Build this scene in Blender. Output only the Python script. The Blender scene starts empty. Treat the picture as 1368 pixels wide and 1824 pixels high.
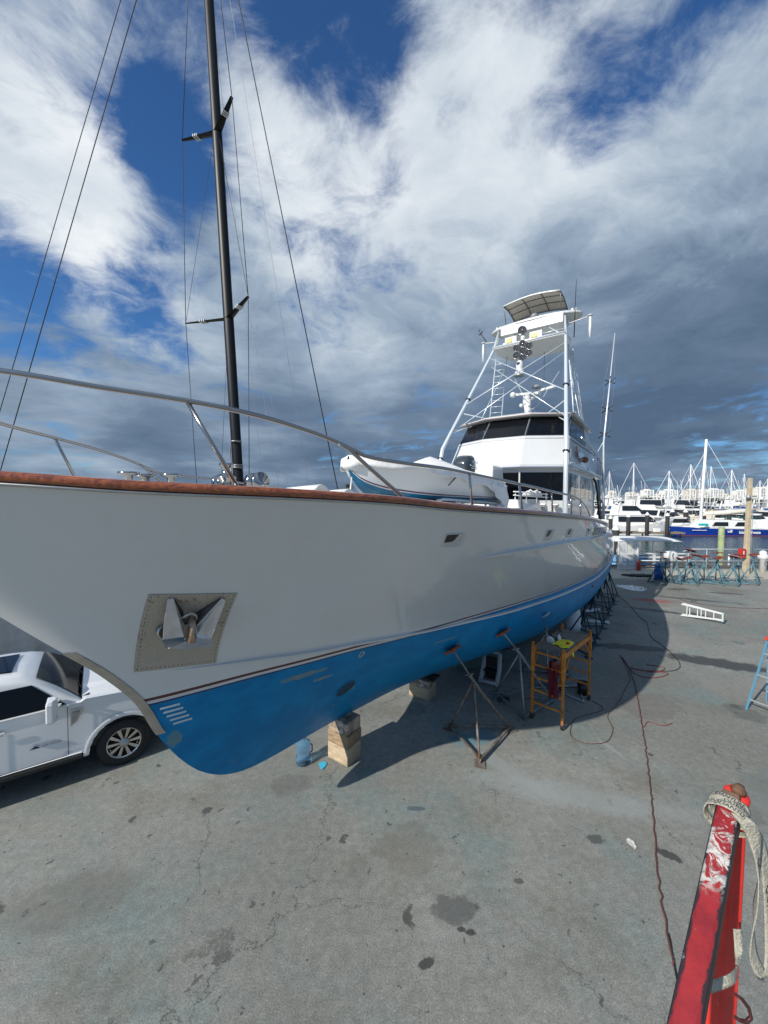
import bpy, bmesh, math, random
from math import sin, cos, tan, radians, pi, sqrt, atan2
from mathutils import Vector, Matrix
random.seed(7)
SC = bpy.context.scene
COL = SC.collection
# ------------------------------------------------------------------ camera
cam_d = bpy.data.cameras.new('camera'); CAM = bpy.data.objects.new('camera', cam_d); COL.objects.link(CAM)
cam_d.sensor_fit = 'VERTICAL'; cam_d.sensor_height = 36; cam_d.lens = 36 * 685 / 1824
cam_d.clip_start = .05; cam_d.clip_end = 6000
_P, _R = radians(2.0), radians(.35)
_f = Vector((0, cos(_P), -sin(_P))); _u0 = Vector((0, sin(_P), cos(_P))); _r0 = Vector((1, 0, 0))
_r = _r0 * cos(_R) + _u0 * sin(_R); _u = -_r0 * sin(_R) + _u0 * cos(_R)
CAM.matrix_world = Matrix(((_r.x, _u.x, -_f.x, 0), (_r.y, _u.y, -_f.y, 0), (_r.z, _u.z, -_f.z, 5.0), (0, 0, 0, 1)))
SC.camera = CAM
# ------------------------------------------------------------------ yacht frame (t aft, b towards the viewer's side, z up)
TH = radians(35.6)
DV = Vector((sin(TH), cos(TH), 0)); NV = Vector((cos(TH), -sin(TH), 0)); P0 = Vector((-.83, 7.17, 0))
def YW(t, b, z=0): return P0 + DV * t + NV * b + Vector((0, 0, z))
# ------------------------------------------------------------------ light
SUN_EL = radians(30.8); SPH = radians(13.0)
_s = DV * cos(SPH) + NV * sin(SPH)
SUNTO = Vector((-_s.x * cos(SUN_EL), -_s.y * cos(SUN_EL), sin(SUN_EL)))
sd = bpy.data.lights.new('sun', 'SUN'); sd.energy = 4.8; sd.angle = radians(.5); sd.color = (1, .95, .87)
so = bpy.data.objects.new('sun', sd); COL.objects.link(so); so.rotation_euler = SUNTO.to_track_quat('Z', 'Y').to_euler(); so.location = (0, 0, 40)
SC.view_settings.view_transform = 'Standard'; SC.view_settings.look = 'None'; SC.view_settings.gamma = 1
SC.view_settings.exposure = 0.12

class NT:
    """tiny helper to write node trees as expressions"""
    def __init__(s, tree): s.t = tree; tree.nodes.clear()
    def n(s, typ, **kw):
        nd = s.t.nodes.new(typ)
        for k, v in kw.items(): setattr(nd, k, v)
        return nd
    def put(s, sock, v):
        if v is None: return
        if isinstance(v, bpy.types.NodeSocket): s.t.links.new(v, sock)
        else:
            try: sock.default_value = v
            except Exception: sock.default_value = (*v, 1) if len(v) == 3 else v
    def m(s, op, a, b=None, c=None, clamp=False):
        nd = s.n('ShaderNodeMath', operation=op, use_clamp=clamp)
        s.put(nd.inputs[0], a); s.put(nd.inputs[1], b); s.put(nd.inputs[2], c)
        return nd.outputs[0]
    def v(s, op, a, b=None, sc=None):
        nd = s.n('ShaderNodeVectorMath', operation=op)
        s.put(nd.inputs[0], a); s.put(nd.inputs[1], b)
        if sc is not None: s.put(nd.inputs['Scale'], sc)
        return nd.outputs['Value'] if op in ('DOT_PRODUCT', 'LENGTH', 'DISTANCE') else nd.outputs['Vector']
    def xyz(s, v):
        nd = s.n('ShaderNodeSeparateXYZ'); s.put(nd.inputs[0], v); return nd.outputs
    def cxyz(s, x, y, z):
        nd = s.n('ShaderNodeCombineXYZ'); s.put(nd.inputs[0], x); s.put(nd.inputs[1], y); s.put(nd.inputs[2], z); return nd.outputs[0]
    def noise(s, vec, scale, detail=4, rough=.55, dist=0):
        nd = s.n('ShaderNodeTexNoise'); s.put(nd.inputs['Vector'], vec); nd.inputs['Scale'].default_value = scale
        nd.inputs['Detail'].default_value = detail; nd.inputs['Roughness'].default_value = rough; nd.inputs['Distortion'].default_value = dist
        return nd.outputs['Fac']
    def vor(s, vec, scale, feature='F1', rnd=1.0):
        nd = s.n('ShaderNodeTexVoronoi', feature=feature); s.put(nd.inputs['Vector'], vec); nd.inputs['Scale'].default_value = scale
        nd.inputs['Randomness'].default_value = rnd
        return nd.outputs
    def ss(s, x, a, b, lo=0., hi=1.):
        nd = s.n('ShaderNodeMapRange', interpolation_type='SMOOTHSTEP'); s.put(nd.inputs[0], x)
        for i, q in enumerate((a, b, lo, hi)): nd.inputs[i + 1].default_value = q
        return nd.outputs[0]
    def mix(s, f, a, b, mode='MIX'):
        nd = s.n('ShaderNodeMix', data_type='RGBA', blend_type=mode); s.put(nd.inputs[0], f); s.put(nd.inputs[6], c4(a)); s.put(nd.inputs[7], c4(b))
        return nd.outputs[2]
    def ramp(s, f, stops):
        nd = s.n('ShaderNodeValToRGB'); s.put(nd.inputs[0], f); e = nd.color_ramp.elements
        while len(e) < len(stops): e.new(.5)
        for el, (p, c) in zip(e, stops): el.position = p; el.color = c4(c)
        return nd.outputs[0]
def c4(c):
    if isinstance(c, bpy.types.NodeSocket): return c
    if isinstance(c, (int, float)): return (c, c, c, 1)
    return (*c, 1) if len(c) == 3 else c
# ------------------------------------------------------------------ sky
def pixdir(x, y): return (_f + _r * ((x - 684) / 685) - _u * ((y - 912) / 685)).normalized()
W = bpy.data.worlds.new('World'); SC.world = W; W.use_nodes = True
g = NT(W.node_tree)
sky = g.n('ShaderNodeTexSky'); sky.sky_type = 'NISHITA'; sky.sun_disc = False
sky.sun_elevation = SUN_EL; sky.sun_rotation = atan2(SUNTO.x, SUNTO.y); sky.air_density = 1.0; sky.dust_density = .4; sky.ozone_density = 2.5
dirv = g.v('NORMALIZE', g.n('ShaderNodeTexCoord').outputs['Generated'])
sx = g.xyz(dirv); zc = g.m('MAXIMUM', sx[2], .0)
den = g.m('ADD', zc, .16)
PV = g.cxyz(g.m('DIVIDE', sx[0], den), g.m('DIVIDE', sx[1], den), 0.)
warp = g.v('ADD', PV, g.v('SCALE', g.cxyz(g.noise(PV, 1.3, 3), g.noise(g.v('ADD', PV, (7, 3, 0)), 1.3, 3), 0.), None, .55))
def lobes(L):
    acc = None
    for (px, py, amp, wd) in L:
        c = pixdir(px, py) if not isinstance(px, tuple) else Vector(px).normalized()
        k = g.ss(g.v('DOT_PRODUCT', dirv, tuple(c)), cos(radians(wd)), 1.0, 0., amp)
        acc = k if acc is None else g.m('ADD', acc, k)
    return acc
cov = g.m('ADD', g.noise(warp, 2.9, 10, .66, .15), g.m('MULTIPLY', g.m('SUBTRACT', g.noise(PV, .8, 2), .5), .55))
cov = g.m('ADD', cov, lobes([(310,270,-.17,7),(340,350,-.10,5),(250,210,-.08,6),(60,20,-.09,12),(290,60,-.08,7),(620,50,-.12,9),(500,60,-.08,7),(1110,165,-.17,7),(1310,70,-.13,8),(820,200,-.15,4),(940,240,-.06,4),(1010,40,-.08,6),
    (940,235,-.08,4),(20,470,-.14,7),(230,505,-.09,5),(280,620,-.18,6),(80,600,-.12,6),(720,455,-.08,4),(120,880,-.10,8),(600,880,-.05,8),
    (100,340,.13,9),(150,130,.12,10),(560,290,.13,9),(800,330,.09,14),(760,110,.05,9),(1330,230,.09,12),(420,170,.08,7),(1000,600,.25,30),(500,720,.22,22),(1250,420,.2,18),(150,720,.2,14),(430,440,.1,9)]))
cov = g.m('ADD', cov, g.ss(zc, .12, .0, 0., .16))
dens = g.ss(cov, .34, .655)
det = g.noise(g.v('ADD', warp, (3, 9, 0)), 3.8, 9, .64)
mid = g.noise(g.v('ADD', warp, (13, 2, 0)), 1.1, 3, .5)
flat = g.noise(g.v('MULTIPLY', dirv, (3, 3, 16)), 1.6, 6, .6)
lit = g.m('ADD', g.ss(zc, .02, .62, .14, .44), g.m('MULTIPLY', g.m('SUBTRACT', det, .5), g.ss(zc, .15, .55, .22, .78)))
lit = g.m('ADD', lit, g.m('MULTIPLY', g.m('SUBTRACT', mid, .5), .6))
lit = g.m('ADD', lit, g.m('MULTIPLY', g.m('SUBTRACT', flat, .5), g.ss(zc, .05, .45, .30, .0)))
lit = g.m('ADD', lit, lobes([(560,280,.34,15),(110,350,.30,13),(140,130,.20,12),(860,250,.22,16),(720,520,.10,12),(230,500,.16,9),(1000,60,.08,12),(1200,230,.08,14),
    (1130,640,-.12,22),(1300,560,-.10,18),(1000,780,-.06,14),(600,760,-.04,16),(1250,830,.10,9),(100,850,.14,14),(450,860,.12,12),(330,640,.14,10),(640,660,.10,9),(80,690,.08,10)]))
ccol = g.ramp(lit, [(0.0,(.085,.135,.215)), (.22,(.15,.215,.31)), (.42,(.30,.385,.49)), (.62,(.55,.62,.69)), (.82,(.70,.75,.80)), (1.0,(.88,.90,.92))])
STR = .1
skyc = g.mix(1.0, sky.outputs[0], (.42, .76, 1.12), 'MULTIPLY')
cl = g.v('SCALE', ccol, None, 1 / STR)
back = g.ss(sx[1], .0, -.5)                     # brighter, sunlit cloud on the sun's side of the sky
cl = g.mix(back, cl, g.v('SCALE', cl, None, 1.05))
fin = g.mix(dens, skyc, cl)
below = g.ss(sx[2], -.02, .0)
fin = g.mix(below, (1.0, 1.15, 1.3), fin)
bg = g.n('ShaderNodeBackground'); g.put(bg.inputs[0], fin); bg.inputs[1].default_value = STR
wo = g.n('ShaderNodeOutputWorld'); g.t.links.new(bg.outputs[0], wo.inputs[0])
# ------------------------------------------------------------------ materials
MC = {}
def mat(name, col, rough=.5, metal=0., coat=0., var=0., scale=4., bump=0., bscale=30., dirt=None, damt=.5, dscale=3., dth=.55, spec=.5, stretch=(1,1,1), alpha=1., trans=0., crough=.05):
    if name in MC: return MC[name]
    m = bpy.data.materials.new(name); m.use_nodes = True; q = NT(m.node_tree)
    tc = q.n('ShaderNodeTexCoord').outputs['Object']
    vec = q.v('MULTIPLY', tc, stretch)
    bs = q.n('ShaderNodeBsdfPrincipled'); out = q.n('ShaderNodeOutputMaterial'); q.t.links.new(bs.outputs[0], out.inputs[0])
    c = c4(col)
    if var:
        f = q.noise(vec, scale, 5, .6)
        c = q.mix(q.ss(f, .3, .7), tuple(max(0, k * (1 - var)) for k in col), tuple(min(1, k * (1 + var)) for k in col))
    if dirt:
        f = q.noise(q.v('ADD', vec, (5, 5, 5)), dscale, 7, .65)
        c = q.mix(q.ss(f, dth, dth + .12, 0, damt), c, dirt)
    q.put(bs.inputs['Base Color'], c)
    bs.inputs['Roughness'].default_value = rough; bs.inputs['Metallic'].default_value = metal
    bs.inputs['Coat Weight'].default_value = coat; bs.inputs['Coat Roughness'].default_value = crough
    bs.inputs['Specular IOR Level'].default_value = spec
    if trans: bs.inputs['Transmission Weight'].default_value = trans; bs.inputs['IOR'].default_value = 1.33
    if bump:
        b = q.n('ShaderNodeBump'); b.inputs['Strength'].default_value = bump; b.inputs['Distance'].default_value = .02
        q.put(b.inputs['Height'], q.noise(vec, bscale, 4)); q.put(bs.inputs['Normal'], b.outputs[0])
    MC[name] = m; return m
# ------------------------------------------------------------------ mesh builder
class MB:
    def __init__(s, T=None): s.v = []; s.f = []; s.sm = []; s.T = T
    def V(s, p):
        if s.T: p = s.T(*p)
        s.v.append(tuple(p)); return len(s.v) - 1
    def F(s, idx, sm=False): s.f.append(tuple(idx)); s.sm.append(sm)
    def poly(s, pts, sm=False): s.F([s.V(p) for p in pts], sm); return s
    def hexa(s, a, b):                      # two matching n-gons (bottom, top)
        n = len(a); A = [s.V(p) for p in a]; B = [s.V(p) for p in b]
        s.F(A[::-1]); s.F(B)
        for i in range(n): s.F((A[i], A[(i+1) % n], B[(i+1) % n], B[i]))
        return s
    def box(s, c, d, rz=0.):
        cx, cy, cz = c; x, y, z = (k / 2 for k in d); co, si = cos(rz), sin(rz)
        P = [(cx + px * co - py * si, cy + px * si + py * co) for px, py in ((-x,-y),(x,-y),(x,y),(-x,y))]
        return s.hexa([(p[0], p[1], cz - z) for p in P], [(p[0], p[1], cz + z) for p in P])
    def obox(s, c, ax, ay, az):             # box from centre and three half axes
        c, ax, ay, az = map(Vector, (c, ax, ay, az))
        lo = [c - az + ax * i + ay * j for i, j in ((-1,-1),(1,-1),(1,1),(-1,1))]
        return s.hexa(lo, [p + az * 2 for p in lo])
    def bar(s, p, q, w, h, up=(0,0,1)):
        p, q = Vector(p), Vector(q); a = (q - p); L = a.length; a = a / L; u = Vector(up)
        if abs(a.dot(u)) > .99: u = Vector((1, 0, 0))
        sd_ = a.cross(u).normalized(); u = sd_.cross(a).normalized()
        return s.obox((p + q) / 2, a * L / 2, sd_ * w / 2, u * h / 2)
    def tube(s, pts, r, n=8, caps=True, r2=None):
        pts = [Vector(p) for p in pts]; N = len(pts); rings = []; prev = None
        for i, p in enumerate(pts):
            a = (pts[min(i+1, N-1)] - pts[max(i-1, 0)])
            if a.length < 1e-9: a = Vector((0, 0, 1))
            a.normalize()
            if prev is None:
                u = Vector((0, 0, 1)) if abs(a.z) < .9 else Vector((1, 0, 0))
                u = (u - a * u.dot(a)).normalized()
            else: u = (prev - a * prev.dot(a)).normalized()
            prev = u; w = a.cross(u); rr = r if r2 is None else r + (r2 - r) * i / max(1, N-1)
            if isinstance(r, (list, tuple)): rr = r[i]
            rings.append([s.V(p + (u * cos(2*pi*k/n) + w * sin(2*pi*k/n)) * rr) for k in range(n)])
        for A, B in zip(rings, rings[1:]):
            for k in range(n): s.F((A[k], A[(k+1) % n], B[(k+1) % n], B[k]), True)
        if caps: s.F(rings[0][::-1]); s.F(rings[-1])
        return s
    def lathe(s, prof, c=(0,0,0), ax=(0,0,1), n=16, caps=True):
        ax = Vector(ax).normalized(); u = Vector((1,0,0)) if abs(ax.x) < .9 else Vector((0,1,0))
        u = (u - ax * u.dot(ax)).normalized(); w = ax.cross(u); c = Vector(c); rings = []
        for r, h in prof: rings.append([s.V(c + ax * h + (u * cos(2*pi*k/n) + w * sin(2*pi*k/n)) * r) for k in range(n)])
        for A, B in zip(rings, rings[1:]):
            for k in range(n): s.F((A[k], A[(k+1) % n], B[(k+1) % n], B[k]), True)
        if caps: s.F(rings[0][::-1]); s.F(rings[-1])
        return s
    def grid(s, rows, sm=True, close=False):
        R = [[s.V(p) for p in r] for r in rows]
        for A, B in zip(R, R[1:]):
            m = len(A)
            for k in range(m if close else m - 1): s.F((A[k], A[(k+1) % m], B[(k+1) % m], B[k]), sm)
        return s
    def rings(s, rs, sm=False, caps=True):  # stacked closed rings
        R = [[s.V(p) for p in r] for r in rs]
        for A, B in zip(R, R[1:]):
            m = len(A)
            for k in range(m): s.F((A[k], A[(k+1) % m], B[(k+1) % m], B[k]), sm)
        if caps: s.F(R[0][::-1]); s.F(R[-1])
        return s
    def ball(s, c, r, n=10, m=7, sc=(1,1,1)):
        rows = []
        for i in range(m + 1):
            a = pi * i / m; rr = max(sin(a), .001)
            rows.append([(c[0] + r*sc[0]*rr*cos(2*pi*k/n), c[1] + r*sc[1]*rr*sin(2*pi*k/n), c[2] - r*sc[2]*cos(a)) for k in range(n)])
        return s.grid(rows, True, True)
    def slab(s, quad, th=.015):             # thin plate proud of the quad's plane by th along its normal
        q = [Vector(p) for p in quad]; nrm = (q[1] - q[0]).cross(q[2] - q[0]).normalized() * th
        return s.hexa([p + nrm * .0 for p in q], [p + nrm for p in q])
    def build(s, name, m, parent=None, loc=None, bevel=0., solid=0., rz=None):
        me = bpy.data.meshes.new(name); me.from_pydata(s.v, [], s.f); me.polygons.foreach_set('use_smooth', s.sm)
        bm = bmesh.new(); bm.from_mesh(me); bmesh.ops.recalc_face_normals(bm, faces=bm.faces[:]); bm.to_mesh(me); bm.free()
        me.materials.append(m); o = bpy.data.objects.new(name, me); COL.objects.link(o)
        if parent is not None: o.parent = parent
        if loc is not None: o.location = loc
        if rz is not None: o.rotation_euler.z = rz
        if bevel:
            b = o.modifiers.new('bevel', 'BEVEL'); b.width = bevel; b.segments = 2; b.limit_method = 'ANGLE'; b.angle_limit = radians(35)
        if solid:
            k = o.modifiers.new('solid', 'SOLIDIFY'); k.thickness = solid; k.offset = 0
        return o
def tag(o, label, cat, group=None, kind=None):
    if label: o['label'] = label
    if cat: o['category'] = cat
    if group: o['group'] = group
    if kind: o['kind'] = kind
    return o
def empty(name, loc, label, cat, rz=0., group=None):
    o = bpy.data.objects.new(name, None); COL.objects.link(o); o.location = loc; o.rotation_euler.z = rz; o.empty_display_size = .3
    return tag(o, label, cat, group)
def plab(o, label): o['label'] = label; return o
def copy_tree(o, parent=None):
    c = o.copy(); COL.objects.link(c)
    if parent is not None: c.parent = parent
    for ch in list(o.children): copy_tree(ch, c)
    return c
def text_mesh(body, size, name, m, parent, fn, bold=.0, spacing=1.0, subdiv=0):
    """letters as a flat mesh; fn maps (u, v) in metres on the surface to a point"""
    cu = bpy.data.curves.new('lettering', 'FONT'); cu.body = body; cu.size = size; cu.offset = bold; cu.space_character = spacing; cu.resolution_u = 2
    tmp = bpy.data.objects.new('lettering', cu); me = bpy.data.meshes.new_from_object(tmp)
    bpy.data.objects.remove(tmp); bpy.data.curves.remove(cu)
    if subdiv:
        bm = bmesh.new(); bm.from_mesh(me); bmesh.ops.triangulate(bm, faces=bm.faces[:]); bmesh.ops.subdivide_edges(bm, edges=bm.edges[:], cuts=subdiv); bm.to_mesh(me); bm.free()
    for v in me.vertices: v.co = fn(v.co.x, v.co.y)
    me.materials.clear(); me.materials.append(m)
    o = bpy.data.objects.new(name, me); COL.objects.link(o)
    if parent is not None: o.parent = parent
    return o
def lerp(a, b, f): return a + (b - a) * f
def tab(T, x):
    if x <= T[0][0]: return T[0][1]
    for (x0, y0), (x1, y1) in zip(T, T[1:]):
        if x <= x1: return y0 + (y1 - y0) * (x - x0) / (x1 - x0)
    return T[-1][1]
def stab(T, x):                       # smooth (Catmull-Rom / monotone) table lookup
    n = len(T)
    if x <= T[0][0]: return T[0][1]
    if x >= T[-1][0]: return T[-1][1]
    for i in range(n - 1):
        if x <= T[i + 1][0]: break
    def sl(k):
        if k <= 0: return (T[1][1]-T[0][1])/(T[1][0]-T[0][0])
        if k >= n - 1: return (T[-1][1]-T[-2][1])/(T[-1][0]-T[-2][0])
        a = (T[k][1]-T[k-1][1])/(T[k][0]-T[k-1][0]); c = (T[k+1][1]-T[k][1])/(T[k+1][0]-T[k][0])
        return 0 if a * c <= 0 else 2 * a * c / (a + c)
    x0, y0 = T[i]; x1, y1 = T[i + 1]; h = x1 - x0; s = (x - x0) / h
    return ((2*s**3-3*s**2+1)*y0 + (s**3-2*s**2+s)*h*sl(i) + (-2*s**3+3*s**2)*y1 + (s**3-s**2)*h*sl(i+1))
ZW = 2.55
TE = 18.6
SHEER = [(-5.7,5.13),(-5,5.11),(-4,5.04),(-3,5.0),(-2,4.95),(-1,4.87),(0,4.81),(2,4.70),(4,4.58),(6,4.45),(8,4.27),(10,4.08),(12,3.93),(16,3.72),(20.5,3.5)]
STEM = [(0.98,-2.0),(1.13,-2.37),(1.36,-2.69),(1.65,-2.94),(1.91,-3.11),(2.2,-3.27),(2.6,-3.45),(3.08,-3.8),(3.34,-4.04),(3.66,-4.34),(3.9,-4.56),(4.4,-5.03),(5.13,-5.65)]   # z -> t
KEEL = [(-3.42,2.55),(-3.27,2.2),(-3.11,1.91),(-2.94,1.65),(-2.69,1.36),(-2.37,1.13),(-2.01,1.0),(-1.61,0.94),(-0.91,0.89),(-0.23,0.84),(0.79,0.73),(2.58,0.55),(4.79,0.36),(8,0.30),(14,0.32),(20.5,0.75)]
BW = [(0,0),(0.25,.10),(0.6,.22),(1.23,.42),(1.95,.67),(2.87,.97),(3.92,1.35),(5.47,1.80),(7.2,2.27),(9.0,2.70),(10.9,3.02),(12.75,3.22),(14.7,3.27),(17.8,3.2),(20.5,2.98),(24,2.7)]   # distance aft of the stem -> half beam at waterline
BR = [(0,0),(.12,.28),(.35,.58),(.65,.88),(1.25,1.42),(2.25,2.05),(4.0,2.66),(5.65,3.0),(7.65,3.3),(10.65,3.5),(13.65,3.5),(15.65,3.38),(17.65,3.16),(19.65,2.97),(23.65,2.6),(26.15,2.35)]
def tstem(z): return stab(STEM, z)
def sheer(t): return stab(SHEER, t)
def hull_b(t, z):
    zr = sheer(t); v = max(0., min(1., (z - ZW) / (zr - ZW)))
    tau = t - tstem(max(z, ZW)) if t < 6 else t - lerp(tstem(max(z,ZW)), lerp(-3.42,-5.65,v), min(1,(t-6)/4))
    if tau <= 0: return 0.
    a = min(1., max(0., (t + 3) / 14))
    w = v ** lerp(1.35, .7, a)
    b = (1 - w) * stab(BW, tau) + w * stab(BR, tau)
    return b + .16 * a * 4 * v * (1 - v)
def keel(t): return stab(KEEL, t)
def bottom_b(t, q):                   # q 0 at the waterline, 1 at the keel
    a = min(1., max(0., (t - 0) / 6))
    e = lerp(1.15, 3.2, a)
    bw = stab(BW, t + 3.42)
    return bw * (1 - q ** e) * 1.0
# ------------------------------------------------------------------ materials used
M_white = mat('white_gelcoat', (.64,.65,.64), .25, coat=.4, var=.03, scale=2)
M_wpaint = mat('white_house_paint', (.56,.57,.57), .3, coat=.3, var=.03, scale=1.5, bump=.05, bscale=4)
M_glass = mat('dark_window_glass', (.004,.005,.007), .03, spec=.35)
M_steel = mat('polished_stainless', (.40,.385,.37), .16, metal=1)
M_steelb = mat('brushed_stainless', (.45,.44,.42), .32, metal=1, var=.1, scale=8)
M_tower = mat('tower_aluminium', (.66,.72,.76), .3, metal=.35)
M_black = mat('black_trim', (.012,.012,.013), .4)
M_rubber = mat('black_rubber', (.02,.02,.02), .8, var=.3, scale=9)
M_grey = mat('grey_trim', (.22,.23,.25), .45)
M_lens = mat('lamp_lens', (.05,.05,.06), .05, spec=1)
M_yel = mat('yellow_lamp', (.70,.50,.12), .4)
M_canvas = mat('white_canvas', (.76,.76,.74), .85, var=.04, bump=.5, bscale=9)
M_beige = mat('beige_canvas', (.52,.49,.43), .9, var=.05)
M_rust = mat('rusty_steel', (.16,.085,.05), .8, var=.4, scale=14, bump=.4, bscale=40)

def wood(name, c1, c2, rough=.3, coat=.0, st=(1,14,14), sc=2.5, bump=.1):
    m = bpy.data.materials.new(name); m.use_nodes = True; q = NT(m.node_tree)
    tc = q.n('ShaderNodeTexCoord').outputs['Object']; v = q.v('MULTIPLY', tc, st)
    f = q.noise(v, sc, 6, .6, .6); f2 = q.noise(tc, .9, 4)
    c = q.mix(q.ss(f, .32, .68), c1, c2); c = q.mix(q.ss(f2, .4, .7, 0, .5), c, tuple(k * .45 for k in c1))
    bs = q.n('ShaderNodeBsdfPrincipled'); q.put(bs.inputs['Base Color'], c); bs.inputs['Roughness'].default_value = rough; bs.inputs['Coat Weight'].default_value = coat; bs.inputs['Coat Roughness'].default_value = .05
    b = q.n('ShaderNodeBump'); b.inputs['Strength'].default_value = bump; b.inputs['Distance'].default_value = .01; q.put(b.inputs['Height'], f); q.put(bs.inputs['Normal'], b.outputs[0])
    o = q.n('ShaderNodeOutputMaterial'); q.t.links.new(bs.outputs[0], o.inputs[0]); MC[name] = m; return m
M_varn = wood('varnished_mahogany', (.13,.030,.010), (.36,.10,.028), .16, 1.0, (.5,16,16))
M_timber = wood('rough_timber', (.20,.13,.075), (.42,.30,.18), .85, 0, (3,3,30), 1.2, .5)
M_ply = wood('weathered_plywood', (.11,.10,.085), (.20,.18,.15), .8, 0, (2,12,2), 2, .3)

def hull_paint():
    m = bpy.data.materials.new('topsides_paint'); m.use_nodes = True; q = NT(m.node_tree)
    tc = q.n('ShaderNodeTexCoord').outputs['Object']
    st = q.noise(q.v('MULTIPLY', tc, (2.2, 2.2, .35)), 2.0, 6, .65)
    bl = q.noise(tc, .55, 4, .5)
    x = q.xyz(tc)
    low = q.ss(x[2], 3.7, 2.6)
    c = q.mix(q.ss(st, .45, .8, 0, .16), (.68,.705,.715), (.54,.54,.50))
    c = q.mix(q.m('MULTIPLY', low, q.ss(bl, .4, .7, 0, .35)), c, (.62,.60,.52))
    bs = q.n('ShaderNodeBsdfPrincipled'); q.put(bs.inputs['Base Color'], c); bs.inputs['Roughness'].default_value = .3
    bs.inputs['Coat Weight'].default_value = 1; q.put(bs.inputs['Coat Roughness'], q.ss(x[0], -3.5, 1.5, .22, .03))
    b = q.n('ShaderNodeBump'); b.inputs['Strength'].default_value = .2; b.inputs['Distance'].default_value = .05
    q.put(b.inputs['Height'], q.noise(q.v('MULTIPLY', tc, (1, 1, 1.6)), 1.1, 2)); q.put(bs.inputs['Coat Normal'], b.outputs[0])
    o = q.n('ShaderNodeOutputMaterial'); q.t.links.new(bs.outputs[0], o.inputs[0]); return m
M_hull = hull_paint()
def antifoul():
    m = bpy.data.materials.new('blue_antifouling'); m.use_nodes = True; q = NT(m.node_tree)
    tc = q.n('ShaderNodeTexCoord').outputs['Object']
    f = q.noise(q.v('MULTIPLY', tc, (1, 1, 1.5)), 2.2, 7, .65); f2 = q.noise(q.v('MULTIPLY', q.v('ADD', tc, (4,1,2)), (.8,.8,3.0)), 1.7, 7, .7)
    c = q.mix(q.ss(f, .35, .7), (.001,.175,.39), (.002,.235,.49))
    c = q.mix(q.ss(f2, .66, .70, 0, .8), c, (.20,.25,.19))
    f3 = q.noise(q.v('MULTIPLY', tc, (.5,.5,6)), 5, 5, .6)
    c = q.mix(q.ss(f3, .62, .75, 0, .35), c, (.01,.16,.30))
    for (a, b_, z_, r1, r2) in ((-1.5,0,2.37,.38,.045),(-.33,0,1.70,.12,.035),(-3.06,0,2.02,.09,.12),(-3.2,0,1.8,.07,.2),(-1.1,0,2.2,.16,.03),(1.4,0,2.25,.3,.02),(-2.9,0,1.45,.05,.1)):
        xx = q.xyz(tc)
        e = q.m('ADD', q.m('POWER', q.m('DIVIDE', q.m('SUBTRACT', xx[0], a), r1), 2.), q.m('POWER', q.m('DIVIDE', q.m('SUBTRACT', xx[2], z_), r2), 2.))
        e = q.m('ADD', e, q.m('MULTIPLY', q.m('SUBTRACT', q.noise(tc, 9, 5), .5), 3.2))
        c = q.mix(q.ss(e, 1.1, .6, 0, .8), c, q.mix(q.ss(f, .4, .6), (.24,.28,.22), (.12,.25,.26)))
    bs = q.n('ShaderNodeBsdfPrincipled'); q.put(bs.inputs['Base Color'], c); bs.inputs['Roughness'].default_value = .5; bs.inputs['Specular IOR Level'].default_value = .25
    b = q.n('ShaderNodeBump'); b.inputs['Strength'].default_value = .25; b.inputs['Distance'].default_value = .02
    q.put(b.inputs['Height'], f); q.put(bs.inputs['Normal'], b.outputs[0])
    o = q.n('ShaderNodeOutputMaterial'); q.t.links.new(bs.outputs[0], o.inputs[0]); return m
M_blue = antifoul()

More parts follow.
